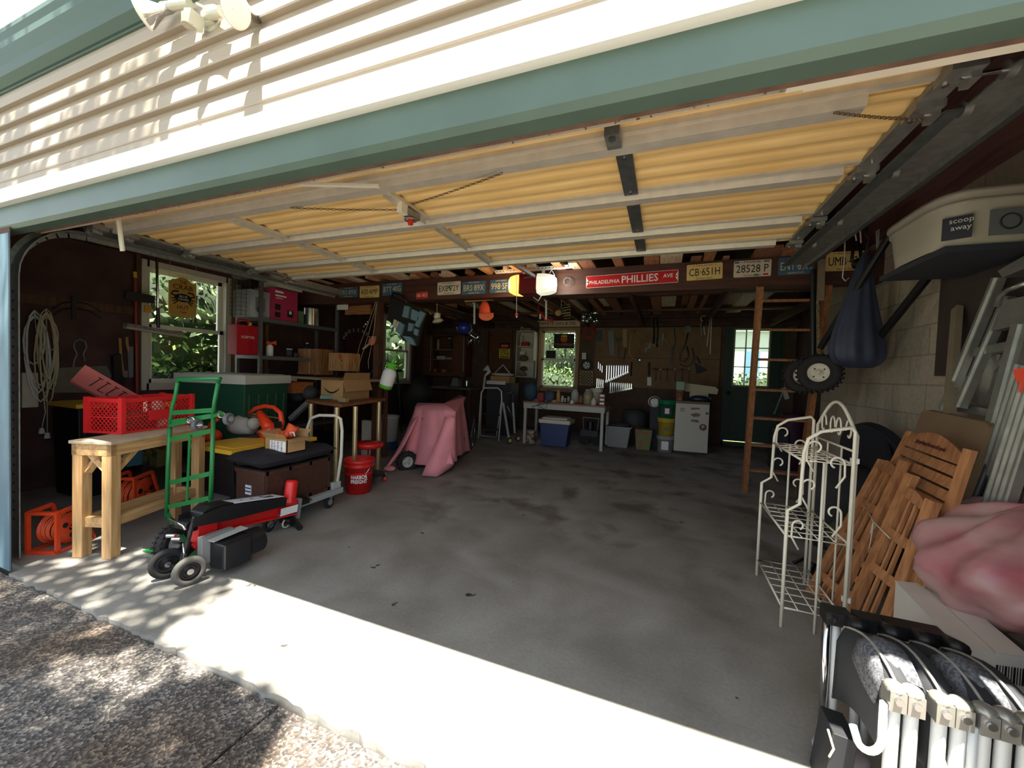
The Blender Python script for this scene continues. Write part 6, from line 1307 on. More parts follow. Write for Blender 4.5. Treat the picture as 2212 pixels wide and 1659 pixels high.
# ---- wrenches hanging on the pegboard
YP = YB - .10
def wrench(px, ytop, ybot, label, group):
    a, b = W(px, ytop, y=YP), W(px - (ybot - ytop) * .04, ybot, y=YP); L = a.z - b.z; mb = MB(); r_ = .012 + L * .035
    mb.bar(a, b + V(0, 0, r_), .015, .006, CHROME, up=(0, 1, 0)); mb.ring(a, (0, 1, 0), r_ * .7, .0045, CHROME, 12, 6)
    for s in (-1, 1): mb.bar(b + V(0, 0, r_), b + V(s * r_ * .9, 0, 0), .010, .007, CHROME, up=(0, 1, 0)); mb.bar(b + V(s * r_ * .9, 0, 0), b + V(s * r_ * .5, 0, -r_), .009, .007, CHROME, up=(0, 1, 0))
    tag(mb.build('wrench'), label, 'wrench', group)
ordn = ['first', 'second', 'third', 'fourth', 'fifth', 'sixth', 'seventh', 'eighth', 'ninth', 'tenth', 'eleventh']
for k in range(10): wrench(1311 + k * 5.2 - (k * k) * .02, 790, 824 - k * 2.2, 'chrome wrench, %s from the left in the slanting upper row' % ordn[k], 'wrenches in the slanting upper row')
for k in range(11): wrench(1319 + k * 4.5, 827 + k * .2, 848 - k * .9, 'chrome wrench, %s from the left in the lower row' % ordn[k], 'wrenches in the lower row')
for k in range(4): wrench(1290 + k * 4.2, 818 + k, 838 - k * .6, 'chrome wrench, %s from the left in the small group beside the chequered board' % ordn[k], 'wrenches beside the chess board')
for k in range(3): p = W(1293 + k * 4, 782 + k * 4, y=YP); mb = MB(); mb.bar(p, p - V(0, 0, .14), .012, .008, CHROME); solo(mb, 'screwdriver', 'slim steel driver hanging above the small wrench group, %s from the left' % ordn[k], 'tool', 'steel drivers above the small wrench group')
# ---- more dark shapes along the back wall and in the left corner
def stick(name, label, cat, pts, r_, m, y, head=None):
    mb = MB(); mb.tube([W(*p, y=y) for p in pts], r_, m, 8)
    if head: mb.prism([W(*p, y=y - .01) for p in head], V(0, .02, 0), m)
    return solo(mb, name, label, cat)
for nm, lab, cat, pts, r_, m, y, head in (
 ('pliers', 'dark long-nosed pliers hanging open left of the brass bow saw', 'pliers', ((1352, 752), (1350, 765), (1347, 778)), .010, STEELD, YP, None),
 ('pipe_wrench', 'black pipe wrench hanging high at the middle of the pegboard', 'wrench', ((1412, 690), (1413, 715), (1412, 742)), .016, BLKM, YP, ((1407, 686), (1418, 686), (1418, 697), (1407, 697))),
 ('pipe_wrench', 'longer black pipe wrench right of the middle of the pegboard', 'wrench', ((1420, 688), (1421, 720), (1419, 750)), .014, BLKM, YP, ((1416, 683), (1427, 684), (1426, 694), (1416, 692))),
 ('sickle', 'dark curved sickle hanging at the lower right of the pegboard', 'sickle', ((1495, 752), (1500, 775), (1492, 790), (1478, 792), (1468, 786)), .011, STEELD, YP, None),
 ('trowel', 'dim triangular trowel hanging right of the curved sickle', 'trowel', ((1505, 770), (1512, 785)), .012, DGREY, YP, ((1500, 783), (1530, 800), (1505, 808))),
 ('ruler', 'narrow dark ruler hanging left of the fridge rail', 'ruler', ((1365, 782), (1363, 812)), .012, BLKM, YP, None),
 ('level', 'dark upright level hanging left of the low screwdriver rail', 'level', ((1402, 783), (1402, 812)), .02, DKRED, YP, None),
 ('garden_rake', 'dark rake standing head up in the left back corner', 'rake', ((868, 943), (862, 850), (858, 800)), .014, STEELD, 5.2, ((848, 798), (868, 798), (868, 803), (848, 803))),
 ('garden_fork', 'dim fork handle leaning beside the rake in the left back corner', 'fork', ((884, 938), (872, 850), (852, 812)), .012, STEELD, 5.3, None)):
    stick(nm, lab, cat, pts, r_, m, y, head)
mb = MB(); c = W(1275, 935, y=5.95); mb.box((c.x, 5.95, .22), (.3, .25, .1), DGREY); mb.cyl((c.x - .1, 5.9, .12), (c.x - .1, 5.98, .12), .11, RUBBER); mb.cyl((c.x + .12, 5.9, .12), (c.x + .12, 5.98, .12), .11, RUBBER); mb.tube([(c.x - .12, 5.95, .25), (c.x - .14, 5.96, .48), (c.x + .14, 5.96, .48), (c.x + .12, 5.95, .25)], .012, GREY, 8); mb.cyl((c.x, 5.95, .27), (c.x, 5.95, .42), .07, BLKM); solo(mb, 'air_compressor', 'dark small wheeled machine with a grey handle under the workbench', 'machine')
mb = MB(); c = W(1370, 900, y=6.5); mb.lathe([(0, 0), (.2, 0), (.22, .5), (.2, .62), (0, .64)], (c.x, 6.55, 0), mat('dim_bin', (60, 60, 62), .7), n=20); solo(mb, 'trash_can', 'dark round trash can behind the grey bin and patterned bag', 'can')
# ---- larger hanging tools: outlines built as solid blades
def cut(name, label, cat, pts, m, y=YP, t=.012): mb = MB(); mb.prism([W(*p, y=y) for p in pts], V(0, t, 0), m); return solo(mb, name, label, cat)
cut('hand_saw', 'broad grey hand saw hanging point down at the left of the pegboard', 'saw', ((1313, 715), (1326, 714), (1327, 767), (1317, 767)), GREY)
cut('mallet_head', 'black rubber mallet on the pegboard', 'mallet', ((1330, 730), (1343, 728), (1344, 738), (1338, 739), (1337, 772), (1335, 772), (1335, 739), (1330, 738)), BLACK, t=.04)
cut('hand_saw', 'pale wooden saw on the pegboard right of the black mallet', 'saw', ((1345, 711), (1354, 711), (1354, 750), (1346, 750)), mat('aged_wood', (176, 150, 104), .7))
BRS = mat('brass', (196, 160, 80), .35, .7)
mb = MB(); P_ = lambda x, y_: W(x, y_, y=YP); mb.tube([P_(1374, 713), P_(1365, 720), P_(1361, 745), P_(1360, 765), P_(1366, 774), P_(1382, 778)], .009, BRS, 8); mb.tube([P_(1370, 716), P_(1380, 740), P_(1382, 765)], .006, BRS, 6); mb.cyl(P_(1382, 778), P_(1382, 778) + V(0, -.04, 0), .012, CHROME); solo(mb, 'bow_saw', 'brass-coloured bow saw frame hanging mid pegboard', 'saw')
for k, (px, py, lab) in enumerate(((1404, 748, 'cluster of steel clamps hanging left of the puller'), (1432, 730, 'three-armed steel gear puller on the pegboard'))):
    mb = MB(); c = P_(px, py); rr = random.Random(k + 3)
    for i in range(6 if k == 0 else 3): a = rr.uniform(0, 6.28) if k == 0 else (-.6, PI + .6, -PI / 2)[i]; d = V(math.cos(a), 0, math.sin(a)); mb.tube([c, c + d * .08, c + d * .11 + V(0, -.02, -.05)], .010, LGREY, 6)
    mb.cyl(c + V(0, 0, -.05), c + V(0, 0, .09), .014, LGREY); solo(mb, ['clamp_cluster', 'gear_puller'][k], lab, ['clamp', 'puller'][k])
mb = MB(); mb.tube([P_(1456, 710), P_(1459, 735), P_(1455, 755)], .008, STEELD, 6); mb.bar(P_(1450, 713), P_(1462, 706), .02, .02, STEELD); mb.bar(P_(1453, 750), P_(1450, 785), .045, .03, BLACK); solo(mb, 'hatchet', 'black-gripped hatchet hanging right of the puller', 'hatchet')
mb = MB(); mb.cyl(P_(1486, 712) + V(0, -.03, 0), P_(1486, 712), .07, STEELD, n=16); mb.tube([P_(1486, 720), P_(1480, 745), P_(1470, 762), P_(1468, 778), P_(1478, 782), P_(1488, 770), P_(1484, 748)], .014, STEELD, 8); solo(mb, 'pruning_tool', 'dark tool with a round head and looped handles on the pegboard', 'tool')
mb = MB()
for i in range(5): mb.ring(P_(1274, 715) + V(rr.uniform(-.02, .02), -.02 * i / 5, -.02 * i), (0, 1, .1), .12 - .008 * i, .007, mat('hose_red', (190, 70, 56), .6), 20, 6)
solo(mb, 'air_hose', 'dull red hose coiled at the upper right of the back window', 'hose')
for k, (x0_, x1_, y0_, y1_, m, lab) in enumerate(((1514, 1516, 697, 727, LGREY, 'left grey rod of the hanging bundle by the door'), (1520, 1522, 698, 724, PAPER, 'short white rod of the bundle by the door'), (1527, 1523, 690, 738, BRS, 'brass rod of the bundle by the door'), (1534, 1527, 690, 748, PAPER, 'long white rod slanting in the bundle by the door'), (1538, 1534, 670, 765, PAPER, 'longest white rod at the right of the bundle by the door'))):
    mb = MB(); mb.cyl(P_(x0_, y0_), P_(x1_, y1_), .009, m, n=8); solo(mb, 'hanging_rod', lab, 'rod')
mb = MB(); mb.ring(P_(1521, 688), (0, 1, 0), .055, .016, BRS, 16, 8); solo(mb, 'brass_ring', 'brass ring fitting on top of the rod bundle by the door', 'ring')
mb = MB(); a, b = P_(1409, 797), P_(1493, 800); mb.bar(a, b, .03, .03, CW)
solo(mb, 'tool_rail', 'low dark rail holding screwdrivers above the fridge', 'rail')
for k, px in enumerate((1417, 1427, 1441, 1458, 1473, 1487)): mb = MB(); p = P_(px, 800); mb.ball(p + V(0, -.015, .02), .018, OFFW if k % 2 else DKRED); mb.cyl(p + V(0, -.03, 0), p + V(0, -.03, -.22), .007, STEELD, n=8); solo(mb, 'screwdriver', 'thin dark tool hanging from the low rail, %s from the left' % ordn[k], 'tool', 'tools on the low rail')
cut('outlet_box', 'white outlet box on the back wall right of the back window', 'outlet', ((1257, 762), (1266, 762), (1266, 776), (1257, 776)), PAPER, t=.03)
cut('switch_plate', 'white switch plate left of the green door', 'switch', ((1544, 784), (1554, 784), (1554, 798), (1544, 798)), PAPER, y=YW, t=.02)
cut('outlet_box', 'white double outlet left of the green bucket stack', 'outlet', ((1398, 815), (1407, 815), (1407, 833), (1398, 833)), PAPER, t=.03)
cut('hand_plane', 'dim blue-grey plane hanging beside the red hose', 'plane', ((1287, 714), (1300, 712), (1300, 738), (1288, 737)), mat('dim_blue', (60, 72, 84), .6), t=.03)
# ---- hanging from the beam in front of the back area
t = thing('baseball_cap', 'orange baseball cap hanging from the beam', 'cap', W(1049, 692, y=3.3)); CAPO = mat('cap_orange', (232, 88, 54), .8, noise=.08); yc_ = 3.36
mb = MB(); rows = []
for j in range(7):
    tt = j / 6; y_ = 650 + 30 * tt; wv = [3, 7, 9.5, 11, 12, 12.5, 13][j]; rows.append([W(1047 + math.sin(a_) * wv, y_, y=yc_ - .05 * math.cos(a_) * (.3 + tt * .8)) for a_ in [-PI + 2 * PI * k / 16 for k in range(17)]])
mb.grid(rows, CAPO); mb.build('crown', t, solid=.003)
mb = MB(); mb.grid([[W(1050 + (k - 4) * 4.0, 676 + 17 * j / 4 * math.sqrt(max(0, 1 - ((k - 4) / 4.6) ** 2)), y=yc_ - .06 - .03 * j / 4) for k in range(9)] for j in range(5)], mat('cap_peak', (206, 104, 74), .8)); mb.build('peak', t, solid=.005)
t = thing('hanging_lamp', 'small white clip lamp with a clear bowl hanging below the beam', 'lamp', W(944, 700, y=3.3)); c = W(944, 685, y=3.35)
mb = MB(); mb.lathe([(.0, .06), (.035, .055), (.045, 0), (.03, -.03)], c, OFFW, (.2, 0, 1), 16); mb.build('lamp_body', t); mb = MB(); mb.lathe([(.03, -.01), (.07, -.05), (.075, -.06), (.02, -.08)], c, mat('lamp_glass', (180, 176, 150), .2, noise=.1), (-.3, 0, 1), 16); mb.build('bowl', t); mb = MB(); mb.tube([c + V(0, 0, .05), W(944, 655, y=3.3)], .003, OFFW, 6); mb.build('cord', t)
t = thing('helmet', 'blue helmet hanging in the dark left of the orange cap', 'helmet', W(1004, 715, y=4.2)); mb = MB(); mb.ball(W(1002, 708, y=4.2), .11, mat('helmet_blue', (40, 50, 140), .25), (1, 1, .85)); mb.cyl(W(1002, 700, y=4.2), (W(1002, 700, y=4.2).x, 4.2, 2.37), .003, BLACK, n=6); mb.build('shell', t); mb = MB(); mb.tube([W(1016, 700, y=4.2), W(1020, 712, y=4.2), W(1012, 722, y=4.2)], .005, LGREY, 6); mb.build('strap', t)
mb = MB(); r = random.Random(12)
for k in range(9): p = W(1022 + r.uniform(-6, 22), 712 + r.uniform(-14, 18), y=4.4); mb.tube([p, p + V(r.uniform(-.1, .1), 0, -.06), p + V(r.uniform(-.1, .1), 0, -.14)], .014, BLKM if k % 3 else CHROME, 6)
q_ = W(1024, 690, y=4.4); mb.cyl(q_, W(1024, 740, y=4.4), .012, BLACK); mb.cyl(q_, (q_.x, 4.4, 2.37), .003, BLACK, n=6); solo(mb, 'bicycle_parts', 'tangle of black and chrome bicycle parts hanging right of the blue helmet', 'parts')
for k, (px, y0_, y1_, lab) in enumerate(((1025, 655, 700, 'white fluorescent-like hanging strip left of the orange cap'), (1180, 648, 690, 'white hanging strip right of the door opener'))): mb = MB(); q_ = W(px, y0_, y=4.2); mb.bar(q_, W(px, y1_, y=4.2), .025, .02, WHITE); mb.bar(q_ + V(-.03, 0, 0), q_ + V(.01, 0, 0), .02, .02, WHITE); mb.cyl(q_, (q_.x, 4.2, 2.37), .004, WHITE, n=6); solo(mb, 'hanging_strip', lab, 'strip')
mb = MB(); mb.bar(W(1005, 651, y=3.36), W(1066, 647, y=3.36), .03, .02, PINEX); solo(mb, 'wood_rail', 'thin light wood rail under the beam behind the orange cap', 'rail')
mb = MB(); r = random.Random(5)
for k in range(16): c = W(1272 + r.uniform(-12, 18), 685 + r.uniform(-12, 10), y=4.7); mb.ball(c, .035, CHROME if k % 2 else mat('dark_glass', (30, 50, 36), .2), (1, 1, 1), 6)
q_ = W(1272, 680, y=4.7); mb.cyl(q_, (q_.x, 4.7, 2.37), .003, BLACK, n=6); solo(mb, 'cable_cluster', 'shiny cluster of silver and green bundles hanging above the back window', 'bundle')
t = None
mb = MB()
for k in range(5): c = W(1218, 660 + k * 6, y=4.7); mb.tube([c + V(-.03, 0, .0), c + V(.09, 0, .02), c + V(.1, 0, -.02), c + V(0, 0, -.03)], .006, OFFW if k % 2 else BRS, 6)
mb.ball(W(1206, 676, y=4.7), .05, PINE, (1, .5, 1)); q_ = W(1212, 665, y=4.7); mb.cyl(q_, (q_.x, 4.7, 2.37), .004, OFFW, n=6); solo(mb, 'rope_bundle', 'cream and tan rope bundle hanging below the beam right of the opener', 'rope')
mb = MB(); mb.tube([W(1163, 672, y=4.4), W(1172, 680, y=4.4), W(1178, 690, y=4.4), W(1195, 692, y=4.4)], .02, RED, 8); mb.cyl(W(1167, 679, y=4.38), W(1167, 689, y=4.38), .014, WHITE); q_ = W(1163, 672, y=4.4); mb.cyl(q_, (q_.x, 4.4, 2.37), .004, RED, n=6); solo(mb, 'red_tool', 'red tool with a white tip hanging left of the WHITE GAS board', 'tool')
# ---- white step stool and luggage dolly
t = thing('step_stool', 'folding step stool with a white looped frame standing before the back bench', 'step stool', W(1058, 950, z=0)); ye = 5.4; TW = mat('tube_white', (216, 212, 202), .35)
mb = MB(); mb.tube([W(1033, 947, y=ye), W(1037, 880, y=ye), W(1040, 848, y=ye), W(1046, 838, y=ye), W(1075, 838, y=ye), W(1083, 845, y=ye), W(1084, 870, y=ye), W(1077, 953, y=ye)], .013, TW, 10); mb.build('front_frame', t)
mb = MB(); mb.tube([W(1040, 850, y=ye + .02), W(1037, 940, y=ye + .35), W(1072, 945, y=ye + .35), W(1084, 862, y=ye + .02)], .012, TW, 8); mb.build('rear_frame', t)
for (p, q2, d) in (((1042, 856), (1082, 858), .06), ((1040, 893), (1080, 896), .12), ((1038, 925), (1079, 928), .18)): a, b = W(*p, y=ye + .01), W(*q2, y=ye + .01); mb = MB(); mb.ab((a.x + .01, ye, a.z - .02), (b.x - .01, ye + d, a.z), mat('step_dark', (60, 50, 44), .8)); mb.build('step', t)
t = thing('luggage_dolly', 'folded chrome luggage dolly with yellow wheels right of the step stool', 'dolly', W(1101, 958, z=0)); yd_ = 5.3
for (p, q2) in (((1087, 870), (1099, 945)), ((1108, 870), (1112, 935))): mb = MB(); mb.bar(W(*p, y=yd_), W(*q2, y=yd_ + (.2 if p[0] > 1100 else 0)), .035, .015, LGREY, up=(0, 1, 0)); mb.bar(W(p[0] + 1, 852, y=yd_), W(*p, y=yd_), .02, .012, CHROME, up=(0, 1, 0)); mb.build('rail', t)
mb = MB(); mb.bar(W(1096, 850, y=yd_), W(1106, 848, y=yd_), .02, .02, CHROME); mb.bar(W(1094, 878, y=yd_ + .05), W(1106, 905, y=yd_ + .05), .06, .04, BLACK); mb.build('handle', t)
for c in ((1101, 950, 5.3), (1119, 942, 5.6)): mb = MB(); p = W(c[0], c[1], y=c[2]); p.z = .05; wheel(mb, p, (.75, -.65, 0), .05, .03, BLACK, SY, .62); mb.cyl(p - V(.01, -.01, 0), p + V(.014, -.012, 0), .032, mat('wheel_yellow', (214, 186, 90), .5)); mb.build('wheel', t)
# box stack behind the step stool
mb = MB(); a, b = W(1062, 812, y=6.2), W(1101, 838, y=6.2); mb.ab((a.x, 6.15, a.z - .13), (b.x, 6.5, a.z), CARD); solo(mb, 'cardboard_box', 'cardboard box on the dark cabinet behind the step stool', 'box')
za_ = a.z
t = thing('canvas_bag', 'pale stuffed bag with handles lying on the cardboard box behind the step stool', 'bag', ((a.x + b.x) / 2, 6.3, za_)); c = V((a.x + b.x) / 2, 6.3, za_ + .035); mb = MB(); mb.ball(c, .035, OFFW, (7, 4, 1)); mb.build('bag_body', t); mb = MB(); mb.tube([c + V(-.18, 0, .02), c + V(0, 0, .2), c + V(.16, 0, .02)], .012, OFFW, 6); mb.build('handle', t)
mb = MB(); a2, b2 = W(1052, 828, y=6.05), W(1092, 872, y=6.05); mb.ab((a2.x, 6.05, 0), (b2.x + .06, 6.6, za_ - .13), DGREY)
solo(mb, 'metal_cabinet', 'dark grey cabinet behind the step stool', 'cabinet')
mb = MB(); a2, b2 = W(1051, 822, y=6.0), W(1091, 831, y=6.0); mb.ab((a2.x, 6.0, b2.z), (b2.x, 6.03, a2.z), WHITE)
for i in range(12): x = a2.x + (b2.x - a2.x) * (i + .5) / 12; mb.cyl((x, 5.998, b2.z + (a2.z - b2.z) * (.35 if i % 2 else .7)), (x, 5.996, b2.z + (a2.z - b2.z) * (.35 if i % 2 else .7)), .009, INK, n=8)
solo(mb, 'punched_strip', 'white strip with black holes on the front of the dark cabinet', 'strip')
mb = MB(); mb.tube([W(1046, 800, y=6.1), W(1053, 794, y=6.1), W(1057, 803, y=6.1), W(1048, 812, y=6.1), W(1045, 838, y=6.1)], .035, mat('white_lamp', (206, 202, 200), .4), 10, rs=[.03, .06, .04, .02, .03]); solo(mb, 'vacuum_head', 'white and black curved appliance left of the cardboard box', 'appliance')
# ---- workbench
t = thing('workbench', 'long metal-edged workbench below the back window', 'workbench', (1.75, 5.75, 0)); ybn = 5.45; a, b = W(1130, 866, y=ybn), W(1308, 875, y=ybn); zb_ = a.z
mb = MB(); mb.ab((a.x, ybn, zb_ - .03), (b.x, 6.2, zb_), mat('bench_top', (150, 110, 78), .6, noise=.2)); mb.build('bench_top', t)
mb = MB(); mb.ab((a.x + .01, ybn + .005, zb_ - .12), (b.x - .01, ybn + .02, zb_ - .03), LGREY); mb.ab((a.x + .01, ybn + .02, zb_ - .12), (a.x + .03, 6.18, zb_ - .03), LGREY); mb.ab((b.x - .03, ybn + .02, zb_ - .12), (b.x - .01, 6.18, zb_ - .03), LGREY); mb.build('apron', t)
for x in (a.x + .02, b.x - .07):
    for y in (ybn + .01, 6.12): mb = MB(); mb.ab((x, y, 0), (x + .045, y + .045, zb_ - .03), LGREY); mb.build('leg', t)
def on_bench(px, y): p = W(px, 860, y=y); return V(p.x, y, zb_)
r = random.Random(21)
items = [(1146, 5.7, 'blue_bag', 'blue and green reusable bag at the left end of the workbench', 'bag', mat('bag_blue', (56, 72, 120), .7, noise=.6, scale=9, col2=(40, 80, 66)), .26, .34), (1169, 5.62, 'red_pack', 'red pack on the workbench beside the blue bag', 'box', mat('dull_red', (140, 40, 44), .6), .11, .15), (1186, 5.7, 'blue_bundle', 'blue bundle on the workbench below the window', 'bundle', mat('bundle_blue', (80, 92, 124), .7, noise=.4), .2, .2)]
for px, y, nm, lab, cat, m, w_, h in items:
    p = on_bench(px, y); mb = MB()
    if cat == 'box': mb.ab((p.x - w_ / 2, y - .05, zb_ + .001), (p.x + w_ / 2, y + .05, zb_ + h), m)
    else: mb.ball(p + V(0, 0, h / 2), h / 2, m, (w_ / h, .6, 1))
    solo(mb, nm, lab, cat)
jars = [(1206, 5.6, .035, .2, PINE, 'tan bottle tilting on the workbench below the window'), (1215, 5.7, .03, .1, OFFW, 'small pale jar on the workbench right of the tan bottle'), (1221, 5.6, .028, .06, CHROME, 'tiny shiny jar on the workbench'), (1228, 5.75, .03, .09, LGREY, 'grey squat jar mid workbench'), (1242, 5.8, .07, .24, LGREY, 'tall grey canister with teal lid on the workbench'), (1255, 5.65, .045, .13, mat('tin_orange', (140, 92, 70), .5), 'orange-brown tin on the workbench'), (1270, 5.62, .075, .24, mat('glass_jug', (166, 160, 130), .3, noise=.2), 'big yellowish glass jug on the workbench'), (1236, 5.55, .035, .04, PAPER, 'low white tub on the front of the workbench'), (1283, 5.52, .045, .1, OFFW, 'white tub with dark label on the workbench')]
for px, y, r_, h, m, lab in jars:
    p = on_bench(px, y); t2 = thing('jar', lab, 'jar', p); mb = MB(); mb.lathe([(0, 0), (r_, 0), (r_, h * .7), (r_ * .7, h * .85), (r_ * .6, h), (0, h)], p + V(0, 0, .001), m, n=16); mb.build('body', t2); mb = MB(); mb.cyl(p + V(0, 0, h), p + V(0, 0, h + .015), r_ * .65, mat('teal_lid', (60, 100, 104), .5) if 'teal' in lab else m, n=12); mb.build('lid', t2)
p = on_bench(1288, 5.75); bucket('pail', 'white pail with rim standing at the right of the workbench', (p.x, 5.78, zb_ + .001), .085, .10, .27, OFFW, handle=False)
for k in range(3): mb = MB(); p = on_bench(1302, 5.6); mb.ab((p.x - .05, 5.52, zb_ + .002 + k * .065), (p.x + .05, 5.62, zb_ + .062 + k * .065), mat('parts_box', (120, 60, 50), .6)); mb.ab((p.x - .035, 5.517, zb_ + .015 + k * .065), (p.x + .035, 5.52, zb_ + .05 + k * .065), PAPER); solo(mb, 'parts_box', 'small red-brown box with a white label at the workbench end, ' + ['bottom of three', 'middle of three', 'topmost of three'][k], 'box', 'boxes stacked on the workbench end')
mb = MB(); mb.tube([on_bench(1172, 5.5) + V(0, -.06, .02), W(1160, 876, y=5.38), W(1178, 885, y=5.38), W(1184, 870, y=5.38), W(1150, 878, y=5.38), W(1151, 905, y=5.38)], .006, BLACK, 6); solo(mb, 'black_cable', 'black cable looped over the front edge of the workbench', 'cable')
# cooler, paint pail, bins
a, b = W(1160, 904, y=5.5), W(1239, 960, y=5.5); t = thing('cooler', 'blue cooler with a cream lid on the floor under the workbench', 'cooler', ((a.x + b.x) / 2, 5.6, 0)); cz = W(1200, 916, y=5.42).z
mb = MB(); x0, x1 = W(1166, 940, y=5.42).x, W(1226, 940, y=5.42).x; mb.add([(x0 + .03, 5.44, 0), (x1 - .03, 5.44, 0), (x1 - .03, 5.74, 0), (x0 + .03, 5.74, 0), (x0 - .01, 5.42, cz), (x1 + .02, 5.42, cz), (x1 + .02, 5.76, cz), (x0 - .01, 5.76, cz)], [(3, 2, 1, 0), (4, 5, 6, 7), (0, 1, 5, 4), (1, 2, 6, 5), (2, 3, 7, 6), (3, 0, 4, 7)], BLUE); mb.build('body', t, bev=.012)
mb = MB(); mb.ab((x0 - .03, 5.40, cz), (x1 + .04, 5.78, cz + .07), OFFW); mb.ab((x0 + .02, 5.45, cz + .07), (x1 - .02, 5.74, cz + .1), OFFW); mb.build('lid', t, bev=.015)
mb = MB(); p = W(1146, 957, z=0); mb.lathe([(0, 0), (.09, 0), (.095, .21), (.1, .215), (.1, .225), (0, .222)], p, mat('paint_pail', (190, 176, 156), .7, col2=(110, 84, 66), scale=16, lo=.42, hi=.58), n=20); solo(mb, 'paint_can', 'paint-spattered pale can left of the blue cooler', 'can')
x0, x1 = W(1309, 940, y=5.95).x, W(1362, 940, y=5.95).x; zt_b = W(1330, 921, y=5.95).z
t = thing('storage_bin', 'grey plastic bin full of odds and ends right of the workbench', 'bin', ((x0 + x1) / 2, 6.1, 0)); mb = MB(); mb.add([(x0 + .03, 5.96, 0), (x1 - .05, 5.96, 0), (x1 - .05, 6.3, 0), (x0 + .03, 6.3, 0), (x0, 5.94, zt_b), (x1, 5.94, zt_b), (x1, 6.32, zt_b), (x0, 6.32, zt_b)], [(3, 2, 1, 0), (4, 5, 6, 7), (0, 1, 5, 4), (1, 2, 6, 5), (2, 3, 7, 6), (3, 0, 4, 7)], mat('bin_grey', (136, 138, 138), .5)); mb.build('body', t, bev=.01); mb = MB(); mb.ab((x0 - .015, 5.925, zt_b - .02), (x1 + .015, 6.335, zt_b), mat('bin_rim', (150, 152, 152), .5)); mb.build('rim', t, bev=.006)
mb = MB(); mb.ball(((x0 + x1) / 2, 6.1, zt_b + .001), .06, DGREY, (3, 1.5, 1)); solo(mb, 'loose_cloth', 'dark cloth heaped on the grey bin', 'cloth')
x0, x1 = W(1371, 940, y=5.95).x, W(1410, 940, y=5.95).x; zt_b = W(1390, 928, y=5.95).z; mb = MB(); mb.add([(x0 + .03, 5.95, 0), (x1 - .04, 5.95, 0), (x1 - .04, 6.2, 0), (x0 + .03, 6.2, 0), (x0, 5.93, zt_b), (x1, 5.93, zt_b), (x1, 6.2, zt_b), (x0, 6.2, zt_b)], [(3, 2, 1, 0), (4, 5, 6, 7), (0, 1, 5, 4), (1, 2, 6, 5), (2, 3, 7, 6), (3, 0, 4, 7)], mat('floral_bag', (110, 130, 70), .7, col2=(150, 96, 80), scale=9, lo=.48, hi=.52)); solo(mb, 'tote_bag', 'green and pink patterned tote bag on the floor left of the buckets', 'bag', bev=.01)
# bucket stack
bx_ = W(1436, 975, z=0); bx_.y = 6.02
YBK = mat('bucket_yellow', (206, 176, 60), .5); GBK = mat('bucket_green', (24, 120, 84), .4)
t = bucket('bucket', 'grey translucent bucket with a white label, bottom of the stack by the fridge', (bx_.x, 6.03, 0), .12, .135, .28, mat('bucket_frosted', (160, 162, 156), .5)); mb = MB(); mb.ab((bx_.x - .06, 5.89, .05), (bx_.x + .05, 5.897, .19), PAPER); mb.build('label', t)
t = bucket('bucket', 'yellow bucket in the middle of the stack by the fridge', (bx_.x, 6.03, .281), .115, .13, .29, YBK, handle=False); mb = MB(); 
for k in range(3): mb.box((bx_.x - .03 + .03 * k, 5.903, .40 - .03 * (k % 2)), (.03, .01, .03), mat('print_blue', (70, 110, 120), .5))
mb.build('label', t)
t = bucket('bucket', 'green bucket with a dark label, topmost of the stack by the fridge', (bx_.x, 6.03, .572), .12, .14, .30, GBK, handle=False); mb = MB(); mb.ab((bx_.x - .09, 5.89, .63), (bx_.x + .08, 5.90, .76), INK); mb.ab((bx_.x - .03, 5.887, .65), (bx_.x + .04, 5.89, .74), PAPER); mb.build('label', t)
mb = MB(); mb.ball(W(1414, 868, y=6.3), .1, PAPER, (1.1, .6, 1)); mb.ring(W(1414, 868, y=6.25), (0, 1, .3), .08, .01, INK, 18, 6); mb.ab((W(1405, 880, y=6.3).x, 6.25, 0), (W(1425, 880, y=6.3).x, 6.5, W(1414, 880, y=6.3).z), DGREY); solo(mb, 'helmet_case', 'white helmet-like round case with black trim left of the green bucket', 'case')
# fridge
yf = 5.98; a, b = W(1460, 869, y=yf), W(1534, 981, y=yf); x0, x1 = a.x, W(1531, 930, y=yf).x; zt_f = .86
t = thing('mini_fridge', 'small white fridge with magnets standing by the back door', 'fridge', ((x0 + x1) / 2, yf, 0), rotz=.08); FW_ = mat('fridge_white', (206, 202, 190), .3)
w2 = (x1 - x0) / 2; mb = MB(t); mb.ab((-w2, .05, .03), (w2, .52, zt_f), FW_); mb.ab((-w2 + .03, .08, 0), (w2 - .03, .5, .03), DGREY); mb.build('cabinet', t, bev=.006)
mb = MB(t); mb.ab((-w2, 0, .045), (w2, .046, zt_f - .005), FW_); fd = mb.build('door', t, bev=.008)
mb = MB(t); mb.ab((-w2 - .002, -.004, zt_f - .03), (w2 + .002, .53, zt_f + .01), mat('fridge_top', (120, 100, 78), .6)); mb.build('top_panel', t)
mb = MB(t); FM = mat('magnet_grey', (120, 112, 104), .6)
def mag():
    global mb
    mb.build('magnet', t); mb = MB(t)
mb.cyl((.17, -.003, .46), (.17, 0, .46), .055, mat('magnet_maroon', (110, 70, 66), .6), n=20); text(mb, 'P', (.17, -.004, .46), (1, 0, 0), (0, 0, 1), .08, PAPER); mag()
mb.ring((-.15, -.002, .73), (0, 1, 0), .024, .006, FM, 14, 6); mag(); mb.cyl((.22, -.003, .69), (.22, 0, .69), .025, FM, n=14); mag()
